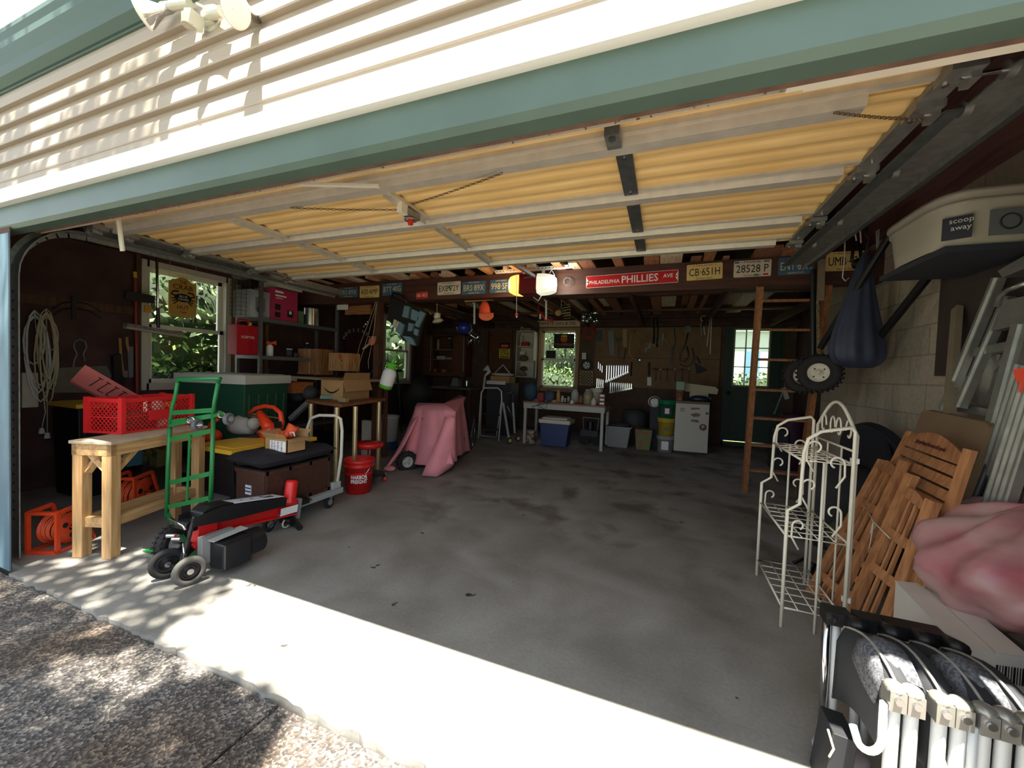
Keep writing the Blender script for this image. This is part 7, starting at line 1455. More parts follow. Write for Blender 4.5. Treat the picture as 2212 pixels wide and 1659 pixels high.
mb.prism([(x, -.003, z) for x, z in ((-.03, .66), (.06, .69), (.13, .67), (.10, .63), (.02, .62))], (0, .002, 0), FM); mag(); mb.prism([(x, -.003, z) for x, z in ((-.02, .735), (.10, .75), (.12, .76), (.10, .775), (-.02, .77))], (0, .002, 0), FM); mag(); mb.prism([(x, -.003, z) for x, z in ((-.02, .545), (.10, .53), (.11, .55), (.08, .58), (-.01, .575))], (0, .002, 0), FM); mb.build('magnet', t)
px_, = (W(1505, 860, y=6.15).x,)
mb = MB(); p = W(1467, 868, y=6.1); mb.lathe([(0, 0), (.055, 0), (.06, .16), (.062, .165), (0, .17)], (p.x, 6.12, zt_f + .011), mat('canister_cream', (190, 160, 130), .5, col2=(130, 60, 50), scale=10), n=18); solo(mb, 'canister', 'cream and red canister at the left on top of the fridge', 'canister'); 
mb = MB(); mb.ab((p.x - .06, 6.07, zt_f + .183), (p.x + .07, 6.19, zt_f + .33), mat('tin_green', (136, 170, 140), .5)); solo(mb, 'tea_tin', 'pale green square tin standing on the cream canister', 'tin', bev=.01)
mb = MB(); mb.prism([W(1478, 827, y=6.35), W(1545, 836, y=6.35), W(1552, 842, y=6.35), W(1549, 852, y=6.35), W(1478, 845, y=6.35)], V(0, .02, 0), mat('tray_cream', (196, 186, 156), .6)); mb.ab((W(1490, 850, y=6.35).x, 6.34, zt_f + .01), (W(1530, 850, y=6.35).x, 6.37, W(1490, 846, y=6.35).z), mat('tray_cream', (196, 186, 156), .6)); solo(mb, 'wide_tray', 'long cream board standing across the back of the fridge top', 'board')
mb = MB(); mb.ball(W(1512, 862, y=6.15), .1, mat('water_pack', (40, 56, 80), .3, noise=.5, scale=20), (1.7, .9, .62)); solo(mb, 'bottle_pack', 'dark blue wrapped pack of bottles on the fridge top', 'pack')
# ---- lumber stored on the joists
r = random.Random(31)
NUM = 'one two three four five six seven eight nine ten eleven twelve thirteen fourteen fifteen sixteen seventeen eighteen nineteen'.split(); NUM += ['twenty'] + ['twenty-' + n for n in NUM[:9]] + ['thirty'] + ['thirty-' + n for n in NUM[:9]] + ['forty'] + ['forty-' + n for n in NUM[:9]]
cols = [wood('board_a', (226, 178, 126), (190, 142, 96), 'y'), wood('board_b', (190, 130, 90), (150, 100, 68), 'y'), wood('board_c', (240, 222, 188), (208, 184, 150), 'y'), wood('board_d', (160, 108, 78), (124, 82, 58), 'y')]
desc = ['tan', 'reddish brown', 'pale cream', 'dark brown']; k = 0; x = -1.6
while x < 4.6:
    w_ = r.choice((.05, .09, .14, .2)); ci = r.randrange(4); h = r.choice((.02, .035, .05, .09)); ln0, ln1 = r.uniform(2.75, 3.15), r.uniform(4.9, 6.9)
    mb = MB(); zz = 2.392; mb.ab((x, ln0, zz), (x + w_, ln1, zz + h), cols[ci])
    tag(mb.build('lumber_board'), '%s %s board on the ceiling joists, number %s counted from the left' % ('wide' if w_ > .1 else 'narrow', desc[ci], NUM[k]), 'board', 'boards stored on the ceiling joists'); k += 1
    x += w_ + r.choice((.01, .02, .08, .2))
# ================================================================== RIGHT SIDE
# ---- wooden ladder leaning on the beam
LD = wood('ladder_wood', (176, 118, 76), (140, 90, 56), 'z'); t = thing('wooden_ladder', 'tall reddish wooden ladder leaning against the right end of the beam', 'ladder', (4.4, 3.7, 0))
b0, t0 = W(1608, 1062, z=0.0), W(1642, 618, y=3.12)
off = V(.52, .05, 0)
for o in (V(0, 0, 0), off): mb = MB(); mb.bar(b0 + o, t0 + o, .045, .085, LD, up=(0, -1, .2)); mb.build('rail', t)
for py in (648, 713, 778, 842, 903, 960, 1013):
    tt = 0; best = None
    for i in range(101):
        p = b0.lerp(t0, i / 100); v = p - CAM; yy = CY + FPX * v.dot(DN) / v.dot(FW)
        if best is None or abs(yy - py) < best[0]: best = (abs(yy - py), p)
    p = best[1]; mb = MB(); mb.bar(p + V(0, -.0, 0), p + off, .07, .022, LD, up=(0, -.1, 1)); mb.build('rung', t)
# ---- tires and black tube frame
fr = thing('bicycle_rack', 'black tubular carrier frame with pneumatic wheels hanging on the right', 'carrier', W(1790, 780, y=3.2)); yq = 3.0
for p, q2, yy, y2, r_ in (((1757, 582), (1756, 790), 3.05, 3.05, .022), ((1925, 505), (1772, 752), 2.5, 3.0, .024), ((2086, 497), (1890, 742), 2.12, 2.75, .026), ((1928, 514), (2062, 521), 2.5, 2.16, .02), ((2086, 497), (2112, 545), 2.12, 1.98, .026)):
    mb = MB(); mb.cyl(W(*p, y=yy), W(*q2, y=y2), r_, BLKM, n=12); mb.build('tube', fr)
for k, (px, py, yy, R_) in enumerate(((1770, 806, 2.95, .155), (1738, 812, 3.2, .155))):
    c = W(px, py, y=yy); ax = V(-.45, -.85, .1).normalized(); mb = MB(); wheel(mb, c, ax, R_, .10, mat('tire_dark', (44, 42, 42), .85), OFFW, .5, 26); tr = mb.build('tire', fr); mb = MB(); hubcap(mb, c, ax, R_ * .52, .10, mat('rim_cream', (226, 216, 196), .45), DGREY); mb.build('rim', fr)
mb = MB(); mb.bar(W(1775, 560, y=3.0), W(1772, 650, y=3.0), .045, .03, mat('weathered', (140, 124, 106), .9, noise=.3)); mb.bar(W(1766, 650, y=3.02), W(1768, 775, y=3.02), .02, .01, mat('chain_wrap', (150, 130, 100), .8, noise=.6, scale=60)); solo(mb, 'hanging_board', 'short weathered board and chain hanging beside the black vertical tube', 'board')
# ---- navy bag
NB = mat('navy_bag', (58, 66, 90), .55, noise=.25, scale=8); yb_ = 2.75
mb = MB(); rows = []
prof = [(1869, 545, .015), (1868, 560, .03), (1864, 590, .06), (1858, 640, .09), (1853, 690, .13), (1850, 735, .165), (1850, 765, .175), (1852, 785, .15), (1855, 794, .08)]
for px, py, rr_ in prof:
    c = W(px, py, y=yb_); rows.append([c + V(math.cos(a) * rr_ * (1 + .08 * math.sin(9 * a) + .05 * math.sin(14 * a + 1)), math.sin(a) * rr_ * .7 * (1 + .08 * math.sin(9 * a)), .0) for a in [2 * PI * k / 48 for k in range(49)]])
mb.grid(rows, NB); t = thing('navy_sack', 'large navy plastic sack hanging under the right door track', 'bag', W(1855, 794, y=yb_)); mb.build('sack', t, sub=1)
mb = MB(); c = W(1869, 545, y=yb_); mb.tube([c, c + V(.02, 0, .1), c + V(-.01, 0, .14), W(1874, 490, y=yb_)], .006, BLACK, 6); mb.build('tie', t)
# hooks
for k, (pts, m, lab) in enumerate(((((1826, 505), (1824, 560), (1820, 600), (1826, 607), (1834, 600)), OFFW, 'long white wire hook hanging in front of the yellow UMB plate'), (((1850, 520), (1846, 495), (1852, 486), (1858, 495), (1860, 525)), OFFW, 'white S-hook above the black pulley'), (((1895, 540), (1893, 500), (1898, 495), (1897, 545)), LGREY, 'thin grey wire hook right of the white S-hook'))):
    mb = MB(); mb.tube([W(*p, y=2.85) for p in pts], .005, m, 6); solo(mb, 'wire_hook', lab, 'hook')
mb = MB(); mb.tube([W(1845, 520, y=2.9), W(1840, 560, y=2.9), W(1850, 575, y=2.9)], .012, BLACK, 8); mb.tube([W(1857, 520, y=2.9), W(1860, 560, y=2.9), W(1852, 575, y=2.9)], .012, BLACK, 8); mb.ball(W(1855, 570, y=2.88), .045, BLKM); mb.ball(W(1862, 566, y=2.84), .015, CHROME); solo(mb, 'pulley_block', 'black pulley and straps hanging right of the UMB plate', 'pulley')
# ---- white tub on the high shelf
sh = thing('high_shelf', 'dark high shelf on the right wall carrying the white tub', 'shelf', (4.8, 1.6, 1.9)); mb = MB(); mb.ab((4.58, 1.56, 1.92), (4.99, 2.2, 1.95), mat('shelf_dark', (60, 62, 72), .8)); mb.build('board', sh)
p1, p2 = W(2052, 480, x=4.5), W(2230, 440, x=4.5)
TB = thing('white_tub', 'long white plastic tub with scoop label and stickers on the high right shelf', 'tub', (4.78, 1.85, 1.951)); TWH = mat('tub_white', (196, 190, 172), .5, noise=.06)
def tubring(z, g): 
    out = []
    for k in range(33):
        a = 2 * PI * k / 32; cx_, cy_ = math.cos(a), math.sin(a); ex = abs(cx_) ** .5 * (1 if cx_ > 0 else -1); ey = abs(cy_) ** .5 * (1 if cy_ > 0 else -1); out.append(V(4.77 + ex * (.215 + g * .6), 1.84 + ey * (.30 + g), z + .06))
    return out
mb = MB(); mb.grid([tubring(1.892, -.03), tubring(2.08, 0), tubring(2.085, .015), tubring(2.10, .015), tubring(2.105, .005), tubring(2.125, .03), tubring(2.145, .03), tubring(2.15, -.01), tubring(2.15, -.2)], TWH); mb.build('body', TB)
mb = MB(); LBL = mat('label_navy', (56, 56, 74), .6); a = V(4.485, 2.16, 1.905); 
def ontub(x, z): return V(x, 1.536 + (.05 if x < 4.6 else 0), z)
mb.prism([ontub(4.575, 1.98), ontub(4.66, 1.98), ontub(4.66, 2.09), ontub(4.575, 2.09)], V(0, -.004, 0), LBL); text(mb, 'scoop\naway', V(4.625, 1.545, 2.05), (.085, -.05, 0), (0, 0, 1), .035, PAPER, fit=.08)
mb.prism([ontub(4.72, 1.98), ontub(4.92, 1.98), ontub(4.92, 2.10), ontub(4.72, 2.10)], V(0, -.004, 0), mat('decal_grey', (120, 124, 128), .6)); mb.ring(V(4.79, 1.53, 2.04), (0, 1, 0), .035, .004, LBL, 18, 5); mb.build('label', TB)
# ---- dark plywood panel and plank on the block wall
mb = MB(); pnl = mat('panel_dark_brown', (74, 62, 58), .9, noise=.15); a, b = W(2026, 690, x=XN - .02), W(2026, 812, x=XN - .02); mb.ab((XN - .02, .5, b.z), (XN - .001, a.y, 2.3), pnl); solo(mb, 'plywood_sheet', 'dark brown plywood panel fixed on the right block wall', 'panel')
mb = MB(); mb.bar(W(2068, 665, x=XN - .05), W(2045, 960, x=XN - .25), .055, .03, mat('grey_plank', (150, 136, 110), .8, noise=.2), up=(1, 0, 0)); solo(mb, 'plank', 'grey-tan plank leaning on the right wall left of the aluminium ladder', 'plank')
# ---- aluminium ladders leaning on the right wall
ALU = mat('aluminium', (190, 192, 186), .35, .75, noise=.15, scale=16)
t = thing('step_ladder', 'aluminium stepladder with a folding platform leaning at the right edge', 'ladder', W(2080, 1180, x=4.75)); X0 = 4.85
def A_(px, py, x=X0): return W(px, py, x=x)
for (p, q2, xx, w_) in (((2158, 600), (2040, 885), 4.92, .035), ((2212, 700), (2080, 1180), 4.8, .06), ((2180, 640), (2075, 880), 4.92, .03)):
    mb = MB(); a, b = W(*p, x=xx), W(*q2, x=xx - .1); mb.bar(a, b, w_ * 1.6, .03, ALU, up=(1, 0, 0)); mb.bar(a + V(-.018, 0, 0), b + V(-.018, 0, 0), .01, .01, ALU, up=(1, 0, 0)); mb.build('rail', t)
for (pts) in (((2165, 650), (2212, 640), (2212, 700), (2140, 715)), ((2105, 752), (2212, 730), (2212, 748), (2100, 770)), ((2072, 872), (2165, 890), (2163, 905), (2066, 888))):
    mb = MB(); mb.prism([W(*p, x=4.86) for p in pts], V(.05, 0, 0), ALU); mb.build('step', t)
mb = MB(); mb.prism([W(*p, x=4.9) for p in ((2115, 765), (2160, 765), (2125, 875), (2090, 868))], V(.02, 0, 0), ALU); mb.build('platform', t)
mb = MB(); mb.bar(A_(2180, 768), A_(2150, 800), .02, .02, ALU, up=(1, 0, 0)); mb.build('brace', t); mb = MB(); mb.bar(A_(2180, 768), A_(2195, 795), .02, .02, ALU, up=(1, 0, 0)); mb.build('brace', t); mb = MB(); mb.tube([A_(2152, 662), A_(2160, 640), A_(2180, 625), A_(2220, 610)], .012, ALU, 8); mb.build('brace', t)
mb = MB(); mb.prism([A_(2155, 585, 4.9), A_(2225, 545, 4.9), A_(2225, 575, 4.9), A_(2165, 600, 4.9)], V(.08, 0, 0), ALU); mb.build('top_cap', t)
t = thing('extension_ladder', 'ribbed aluminium extension ladder at the far right in front of the stepladder', 'ladder', W(2110, 1190, x=4.7))
for (p, q2, xx) in (((2225, 790), (2100, 1180), 4.72), ((2240, 830), (2135, 1160), 4.62)):
    mb = MB(); a, b = W(*p, x=xx), W(*q2, x=xx - .05); mb.bar(a, b, .11, .03, ALU, up=(1, 0, 0))
    for s in (-.045, -.015, .015, .045): d = (b - a).normalized(); w2_ = d.cross(V(1, 0, 0)).normalized() * s; mb.bar(a + w2_ + V(-.018, 0, 0), b + w2_ + V(-.018, 0, 0), .006, .008, ALU, up=(1, 0, 0))
    mb.build('rail', t)
mb = MB(); p = W(2205, 815, x=4.6); mb.prism([p + V(0, 0, -.06), p + V(0, .04, .03), p + V(0, -.08, .05), p + V(0, -.1, -.09)], V(.02, 0, 0), mat('safety_orange', (250, 90, 60), .6)); solo(mb, 'orange_flag', 'bright orange plastic flag at the right edge on the ladder', 'flag')
# ---- folded table top
BT = mat('table_top_tan', (150, 124, 94), .7, noise=.08); t = thing('folding_table', 'tan folding table top with rounded corners leaning behind the wooden chairs', 'table', (4.5, 1.7, 0))
P4 = [W(1990, 890, x=4.78), W(2003, 886, x=4.78), W(2128, 912, x=4.72), W(2138, 922, x=4.71), W(2134, 940, x=4.70), W(2034, 1190, x=4.5), W(1890, 1160, x=4.55)]
mb = MB(); mb.prism(P4, V(.028, 0, .003), BT); mb.build('table_top', t); mb = MB(); mb.tube([p + V(.04, 0, 0) for p in P4[2:6]], .014, STEELD, 8); mb.build('edge_frame', t)
# ---- folded wooden chairs
TK2 = wood('teak', (194, 136, 90), (158, 106, 66), 'z'); CHB = (V(4.22, 1.72, 0.0), V(4.33, 1.16, 0.0))     # foot line, far and near
TL, TR = W(1966, 928, x=4.62), W(2104, 968, x=4.50)
def slab(u0, v0, u1, v1, lift=0.0, th=.02, mb=None, m=None):
    pass
class Leaf:
    def __init__(s, bl, br, tl, tr, lift):
        s.c = [Vector(p) for p in (bl, br, tl, tr)]; s.n = (s.c[1] - s.c[0]).cross(s.c[2] - s.c[0]).normalized(); s.n = s.n if s.n.dot(CAM - s.c[0]) > 0 else -s.n; s.l = lift
    def p(s, u, v, l=0): return (s.c[0].lerp(s.c[1], u)).lerp(s.c[2].lerp(s.c[3], u), v) + s.n * (s.l + l)
    def stile(s, mb, u, v0, v1, w=.04, th=.022, l=0): mb.bar(s.p(u, v0, l), s.p(u, v1, l), w, th, TK2, up=s.n)
    def rail(s, mb, v, u0, u1, w=.04, th=.016, l=0): mb.bar(s.p(u0, v, l), s.p(u1, v, l), w, th, TK2, up=s.n)
L1 = Leaf(CHB[0], CHB[1], TL, TR, 0.0)
t = thing('folding_chair', 'wooden slatted folding chair with an arched top rail and faint script, rearmost', 'chair', (4.35, 1.5, 0))
mb = MB(); L1.stile(mb, .04, .0, .99); mb.build('leg', t); mb = MB(); L1.stile(mb, .97, .0, .99); mb.build('leg', t)
for k, v in enumerate((.885, .83, .775, .72)): mb = MB(); L1.rail(mb, v, .05, .96, .045); mb.build('slat', t)
mb = MB(); pts = [L1.p(u, v, -.006) for u, v in [(.06, .915), (.95, .915), (.95, .96)] + [(.95 - .89 * k / 10, .96 + .055 * math.sin(PI * k / 10)) for k in range(11)]]; mb.prism(pts, L1.n * .02, TK2); text(mb, 'Just perhaps the sea will speak', L1.p(.5, .955, .0155), L1.p(1, .95) - L1.p(0, .95), L1.p(.5, 1) - L1.p(.5, .9), .03, DR, fit=.34); mb.build('top_rail', t)
L2 = Leaf(CHB[0] + V(-.02, -.0, 0), CHB[1] + V(-.02, 0, 0), TL, TR, .045)
t = thing('folding_chair', 'wooden folding chair with paired thin slats strapped in front, left of the two', 'chair', (4.28, 1.55, 0))
for u, v1 in ((.0, .80), (.36, .84)): mb = MB(); L2.stile(mb, u, 0, v1, .045, .025); mb.build('leg', t)
for u in (.13, .21): mb = MB(); L2.stile(mb, u, .02, .78, .013, .014); mb.build('slat', t)
for v in (.12, .36, .56): mb = MB(); L2.rail(mb, v, .0, .36, .045); mb.build('crosspiece', t)
mb = MB(); mb.prism([L2.p(u, v) for u, v in [(.02, .75), (.34, .75)] + [(.34 - .32 * k / 6, .79 + .02 * math.sin(PI * k / 6)) for k in range(7)]], L2.n * .018, TK2); mb.build('top_rail', t)
for k in range(9): mb = MB(); L2.rail(mb, .06 + k * .08, .36, .62, .032, .012, -.02); mb.build('seat_slat', t)
t = thing('folding_chair', 'wooden folding chair with paired thin slats strapped in front, right of the two', 'chair', (4.33, 1.3, 0))
L3 = Leaf(CHB[0] + V(-.04, -.0, 0), CHB[1] + V(-.04, 0, 0), TL, TR, .06)
for u, v1 in ((.62, .80), (.98, .74)): mb = MB(); L3.stile(mb, u, 0, v1, .05, .028); mb.build('leg', t)
for u in (.75, .83): mb = MB(); L3.stile(mb, u, .02, .72, .013, .014); mb.build('slat', t)
for v in (.10, .34, .52): mb = MB(); L3.rail(mb, v, .62, .98, .045); mb.build('crosspiece', t)
mb = MB(); mb.prism([L3.p(u, v) for u, v in [(.64, .70), (.95, .68)] + [(.95 - .31 * k / 6, .715 + .02 * math.sin(PI * k / 6) + .015 * k / 6) for k in range(7)]], L3.n * .018, TK2); mb.build('top_rail', t)
mb = MB(); L3.stile(mb, 1.06, 0, .66, .09, .03, -.03); mb.bar(L3.p(1.03, .44, -.012), L3.p(1.03, .475, -.012), .04, .006, DGREY, up=L3.n); mb.build('side_board', t)
mb = MB(); q0 = L3.p(.5, .52, .03); mb.tube([L3.p(.22, .56, .01), q0, L3.p(.75, .50, .02)], .003, rop, 5); mb.tube([q0, q0 + V(-.01, 0, -.06), q0 + V(.01, 0, -.02), q0, q0 + V(-.01, -.01, -.10), q0 + V(-.015, -.01, -.14)], .003, rop, 5); solo(mb, 'string', 'pale string tied round the wooden folding chairs', 'string')
# ---- white wire baker's rack
WR = mat('wire_rack_white', (232, 226, 206), .4); t = thing('wire_rack', 'white scrolled wire baker rack with three shelves in front of the wooden chairs', 'rack', (4.1, 1.55, 0))
yN, yF = 1.30, 1.86; xL = 3.92
def sideframe(y, dx=0):
    xs = lambda v: v + dx
    H = 1.04
    mb = MB(); pts = [V(xL, y, 0), V(xL, y, .60), V(xL + .05, y, .64), V(xL + .055, y, .90), V(xL + .07, y, .97), V(xL + .12, y, 1.01), V(xL + .24, y, H), V(xL + .255, y, H - .02), V(xL + .255, y, 0)]
    mb.tube(pts, .0085, WR, 8); mb.tube([V(xL + .14, y, 0), V(xL + .14, y, .86)], .006, WR, 6); fr_ = mb.build('side_frame', t)
    for (x, z, s, sc) in ((xL + .10, .93, 1, 1), (xL + .19, .86, -1, 1), (xL + .085, .74, 1, .9), (xL + .05, .53, 1, .8), (xL + .19, .62, -1, .9)):
        mb = MB(); pts = [V(x + s * .032 * sc * (1 - k / 26 * .55) * math.cos(PI * 1.0 - k * .24), y, z + .034 * sc * (1 - k / 26 * .5) * math.sin(PI - k * .24)) for k in range(19)]
        pts = pts[::-1]; e = pts[0]; st = pts[-1]; pts = pts + [st + V(-s * .002, 0, -.06), st + V(s * .03, 0, -.12)]
        mb.tube(pts, .005, WR, 6); mb.build('scroll', fr_)
sideframe(yN); sideframe(yF)
xB = xL + .27
mb = MB(); pts = [V(xB, yN + .02, 0), V(xB, yN + .02, 1.0), V(xB, yN + .05, 1.02)] + [V(xB, yN + .05 + (yF - yN - .10) * k / 12, 1.02 + .13 * math.sin(PI * k / 12)) for k in range(1, 12)] + [V(xB, yF - .05, 1.02), V(xB, yF - .02, 1.0), V(xB, yF - .02, 0)]
mb.tube(pts, .0085, WR, 8); mb.tube([V(xB, yN + .02, .92), V(xB, yF - .02, .92)], .006, WR, 6)
for f in (.33, .66): mb.tube([V(xB, yN + (yF - yN) * f, 0), V(xB, yN + (yF - yN) * f, .92)], .005, WR, 6)
bf = mb.build('back_frame', t)
for (f, s) in ((.2, 1), (.42, 1), (.58, -1), (.8, -1)): 
    mb = MB(); yy = yN + (yF - yN) * f; pts = [V(xB, yy + s * .04 * (1 - k / 30) * math.cos(k * .28), 1.01 + .07 * (1 - k / 30) * math.sin(k * .28)) for k in range(20)]; mb.tube(pts, .0045, WR, 6); mb.build('scroll', bf)
for (z, x0_) in ((.10, xL), (.47, xL), (.86, xL + .05)):
    mb = MB(); mb.tube([V(x0_, yN, z), V(xB - .01, yN, z), V(xB - .01, yF, z), V(x0_, yF, z)], .006, WR, 6, True)
    for k in range(1, 7): y_ = yN + (yF - yN) * k / 7; mb.tube([V(x0_, y_, z), V(xB - .01, y_, z)], .003, WR, 5)
    for k in range(1, 4): x_ = x0_ + (xB - x0_) * k / 4; mb.tube([V(x_, yN, z + .004), V(x_, yF, z + .004)], .003, WR, 5)
    mb.build('shelf', t)
for (z) in (.88, .2):
    mb = MB(); mb.box((xB - .008, yN + .01, z), (.03, .02, .025), WHITE); mb.build('clip', t)
# ---- round black tub lid and dark clutter behind the rack
mb = MB(); c = W(1885, 1000, x=4.8); mb.cyl(c, c + V(.06, .02, .02), .30, mat('black_round', (34, 36, 42), .7), n=36); mb.cyl(c + V(-.02, 0, 0), c, .27, mat('black_round', (34, 36, 42), .7), n=36); solo(mb, 'round_table_top', 'large black round disc standing against the right wall behind the rack', 'disc')
mb = MB(); c = W(1730, 1120, y=2.9); mb.lathe([(0, 0), (.28, 0), (.30, .4), (.24, .6), (0, .64)], (4.66, 2.75, 0), mat('dark_tarp', (50, 50, 50), .8, noise=.3, scale=6, bump=.3), n=28); solo(mb, 'tarp_heap', 'dark covered heap on the floor behind the white rack', 'heap')
mb = MB(); mb.tube([W(1715, 1215, z=.01), W(1740, 1205, z=.02), W(1760, 1220, z=.02), W(1750, 1240, z=.01), W(1775, 1250, z=.02), W(1800, 1235, z=.02)], .011, BLACK, 8); solo(mb, 'black_cable', 'black cable curled on the floor behind the white rack', 'cable')
mb = MB(); r = random.Random(4)
mb.ball((4.55, 2.15, .2), .2, mat('camo_green', (70, 80, 60), .8, noise=.4, scale=12), (.9, 1, .95)); solo(mb, 'canvas_bundle', 'dull green bundle on the floor behind the white rack', 'bundle')
# dim golf-bag-like clutter right of the door
mb = MB(); p = W(1712, 950, y=5.6); mb.lathe([(0, 0), (.14, 0), (.16, .75), (.14, .8), (0, .78)], (p.x, 5.6, 0), mat('dim_purple', (70, 34, 60), .7, noise=.4), (0, 0.08, 1), 16); solo(mb, 'golf_bag', 'dim purple golf bag standing right of the back door', 'bag')
mb = MB(); mb.bar(W(1692, 838, y=5.5), W(1700, 862, y=5.5), .06, .05, LGREY); mb.tube([W(1700, 820, y=5.5), W(1690, 850, y=5.5), W(1672, 895, y=5.5)], .012, GREY, 8); mb.ab((W(1668, 960, y=5.5).x, 5.45, 0), (W(1700, 960, y=5.5).x, 5.7, .55), DGREY); solo(mb, 'machine_stand', 'dim grey machine with a slanted arm between the ladder and the golf bag', 'machine')
# ---- boxes and the pink bag
CBW = mat('carton_white', (214, 208, 198), .7, noise=.05)
t = thing('white_carton', 'large white shipping carton with a barcode and violet label at the lower right', 'box', (4.55, .75, 0))
q0, q1, q2_ = W(1934, 1256, z=.42), W(2072, 1400, z=.42), W(2225, 1422, z=.42); far = q0 + (q2_ - q1)
mb = MB(); mb.prism([V(p.x, p.y, .0) for p in (q0, q1, q2_, far)], V(0, 0, .42), CBW); mb.build('carton', t, bev=.003)
mb = MB(); mb.prism([q0 + V(-.004, -.004, .001), q1 + V(-.004, -.006, .001), q1 + (q2_ - q1) * .5 + V(0, 0, .001), q0 + (far - q0) * .5 + V(0, 0, .001)], V(0, 0, .004), CBW); mb.prism([q0 + (far - q0) * .52 + V(0, 0, .001), q1 + (q2_ - q1) * .52 + V(0, 0, .001), q2_ + V(0, 0, .001), far + V(0, 0, .001)], V(0, 0, .004), CBW); mb.build('flap', t)
e = (q2_ - q1).normalized(); o = V(q1.x, q1.y, 0); nn_ = V(e.y, -e.x, 0).normalized() * .002
mb = MB()
for k in range(22): mb.bar(o + e * (.10 + k * .0075) + nn_ + V(0, 0, .33), o + e * (.10 + k * .0075) + nn_ + V(0, 0, .385), .002 + .003 * ((k * 7) % 3 == 0), .001, INK, up=nn_)
text(mb, 'M6', o + e * .19 + nn_ + V(0, 0, .30), e, (0, 0, 1), .025, INK); text(mb, '15x', o + e * .18 + nn_ + V(0, 0, .27), e, (0, 0, 1), .025, INK); text(mb, 'C', o + e * .19 + nn_ + V(0, 0, .235), e, (0, 0, 1), .025, INK)
VI = mat('label_violet', (84, 44, 104), .6); mb.prism([o + e * .11 + nn_ + V(0, 0, .06), o + e * .22 + nn_ + V(0, 0, .06), o + e * .22 + nn_ + V(0, 0, .21), o + e * .11 + nn_ + V(0, 0, .21)], nn_, VI); text(mb, 'Nam', o + e * .165 + nn_ * 2.5 + V(0, 0, .16), e, (0, 0, 1), .04, PAPER); mb.build('print', t)
mb = MB(); c0_ = W(2160, 1440, z=.40); mb.ab((c0_.x, .10, 0), (4.75, .42, .40), CARD); solo(mb, 'cardboard_box', 'plain tan cardboard box at the right frame edge in front of the white carton', 'box', bev=.004)
PB2 = mat('bag_pink', (176, 96, 106), .35, noise=.25, scale=3, col2=(186, 158, 150), lo=.3, hi=.68, bump=.5, stretch=(1, 1, 2.5))
mb = MB(); rows = []; r = random.Random(2); n = 96
cc = V(4.64, .97, .43 + .20)
for j in range(43):
    b_ = -PI / 2 + PI * j / 42; row = []
    for k in range(n + 1):
        a = 2 * PI * (k % n) / n; rr_ = 1 + .05 * math.sin(7 * a + 3 * b_) + .04 * math.sin(13 * a - 4 * b_) + .03 * math.sin(5 * b_ + a * 2) - .022 * abs(math.sin(9 * b_ + 4 * a + math.sin(6 * a))) ** .5 - .015 * abs(math.sin(17 * b_ - 5 * a + 2 * math.sin(3 * a))) ** .6; ca_ = abs(math.cos(b_)) ** .75
        row.append(cc + V(math.cos(a) * ca_ * .34 * rr_, math.sin(a) * ca_ * .38 * rr_, max(-.195, math.sin(b_) * .21 * rr_) + .10 * math.cos(a) * ca_))
    rows.append(row)
mb.grid(rows, PB2); solo(mb, 'plastic_sack', 'big pink plastic sack slumped on the white carton', 'bag')
mb = MB(); mb.ball((4.76, 1.02, .83), .15, mat('dusty_sheet', (176, 160, 140), .8, noise=.15), (1, 1.1, .35)); solo(mb, 'dusty_sheet', 'beige crumpled sheet on top of the pink sack', 'sheet')
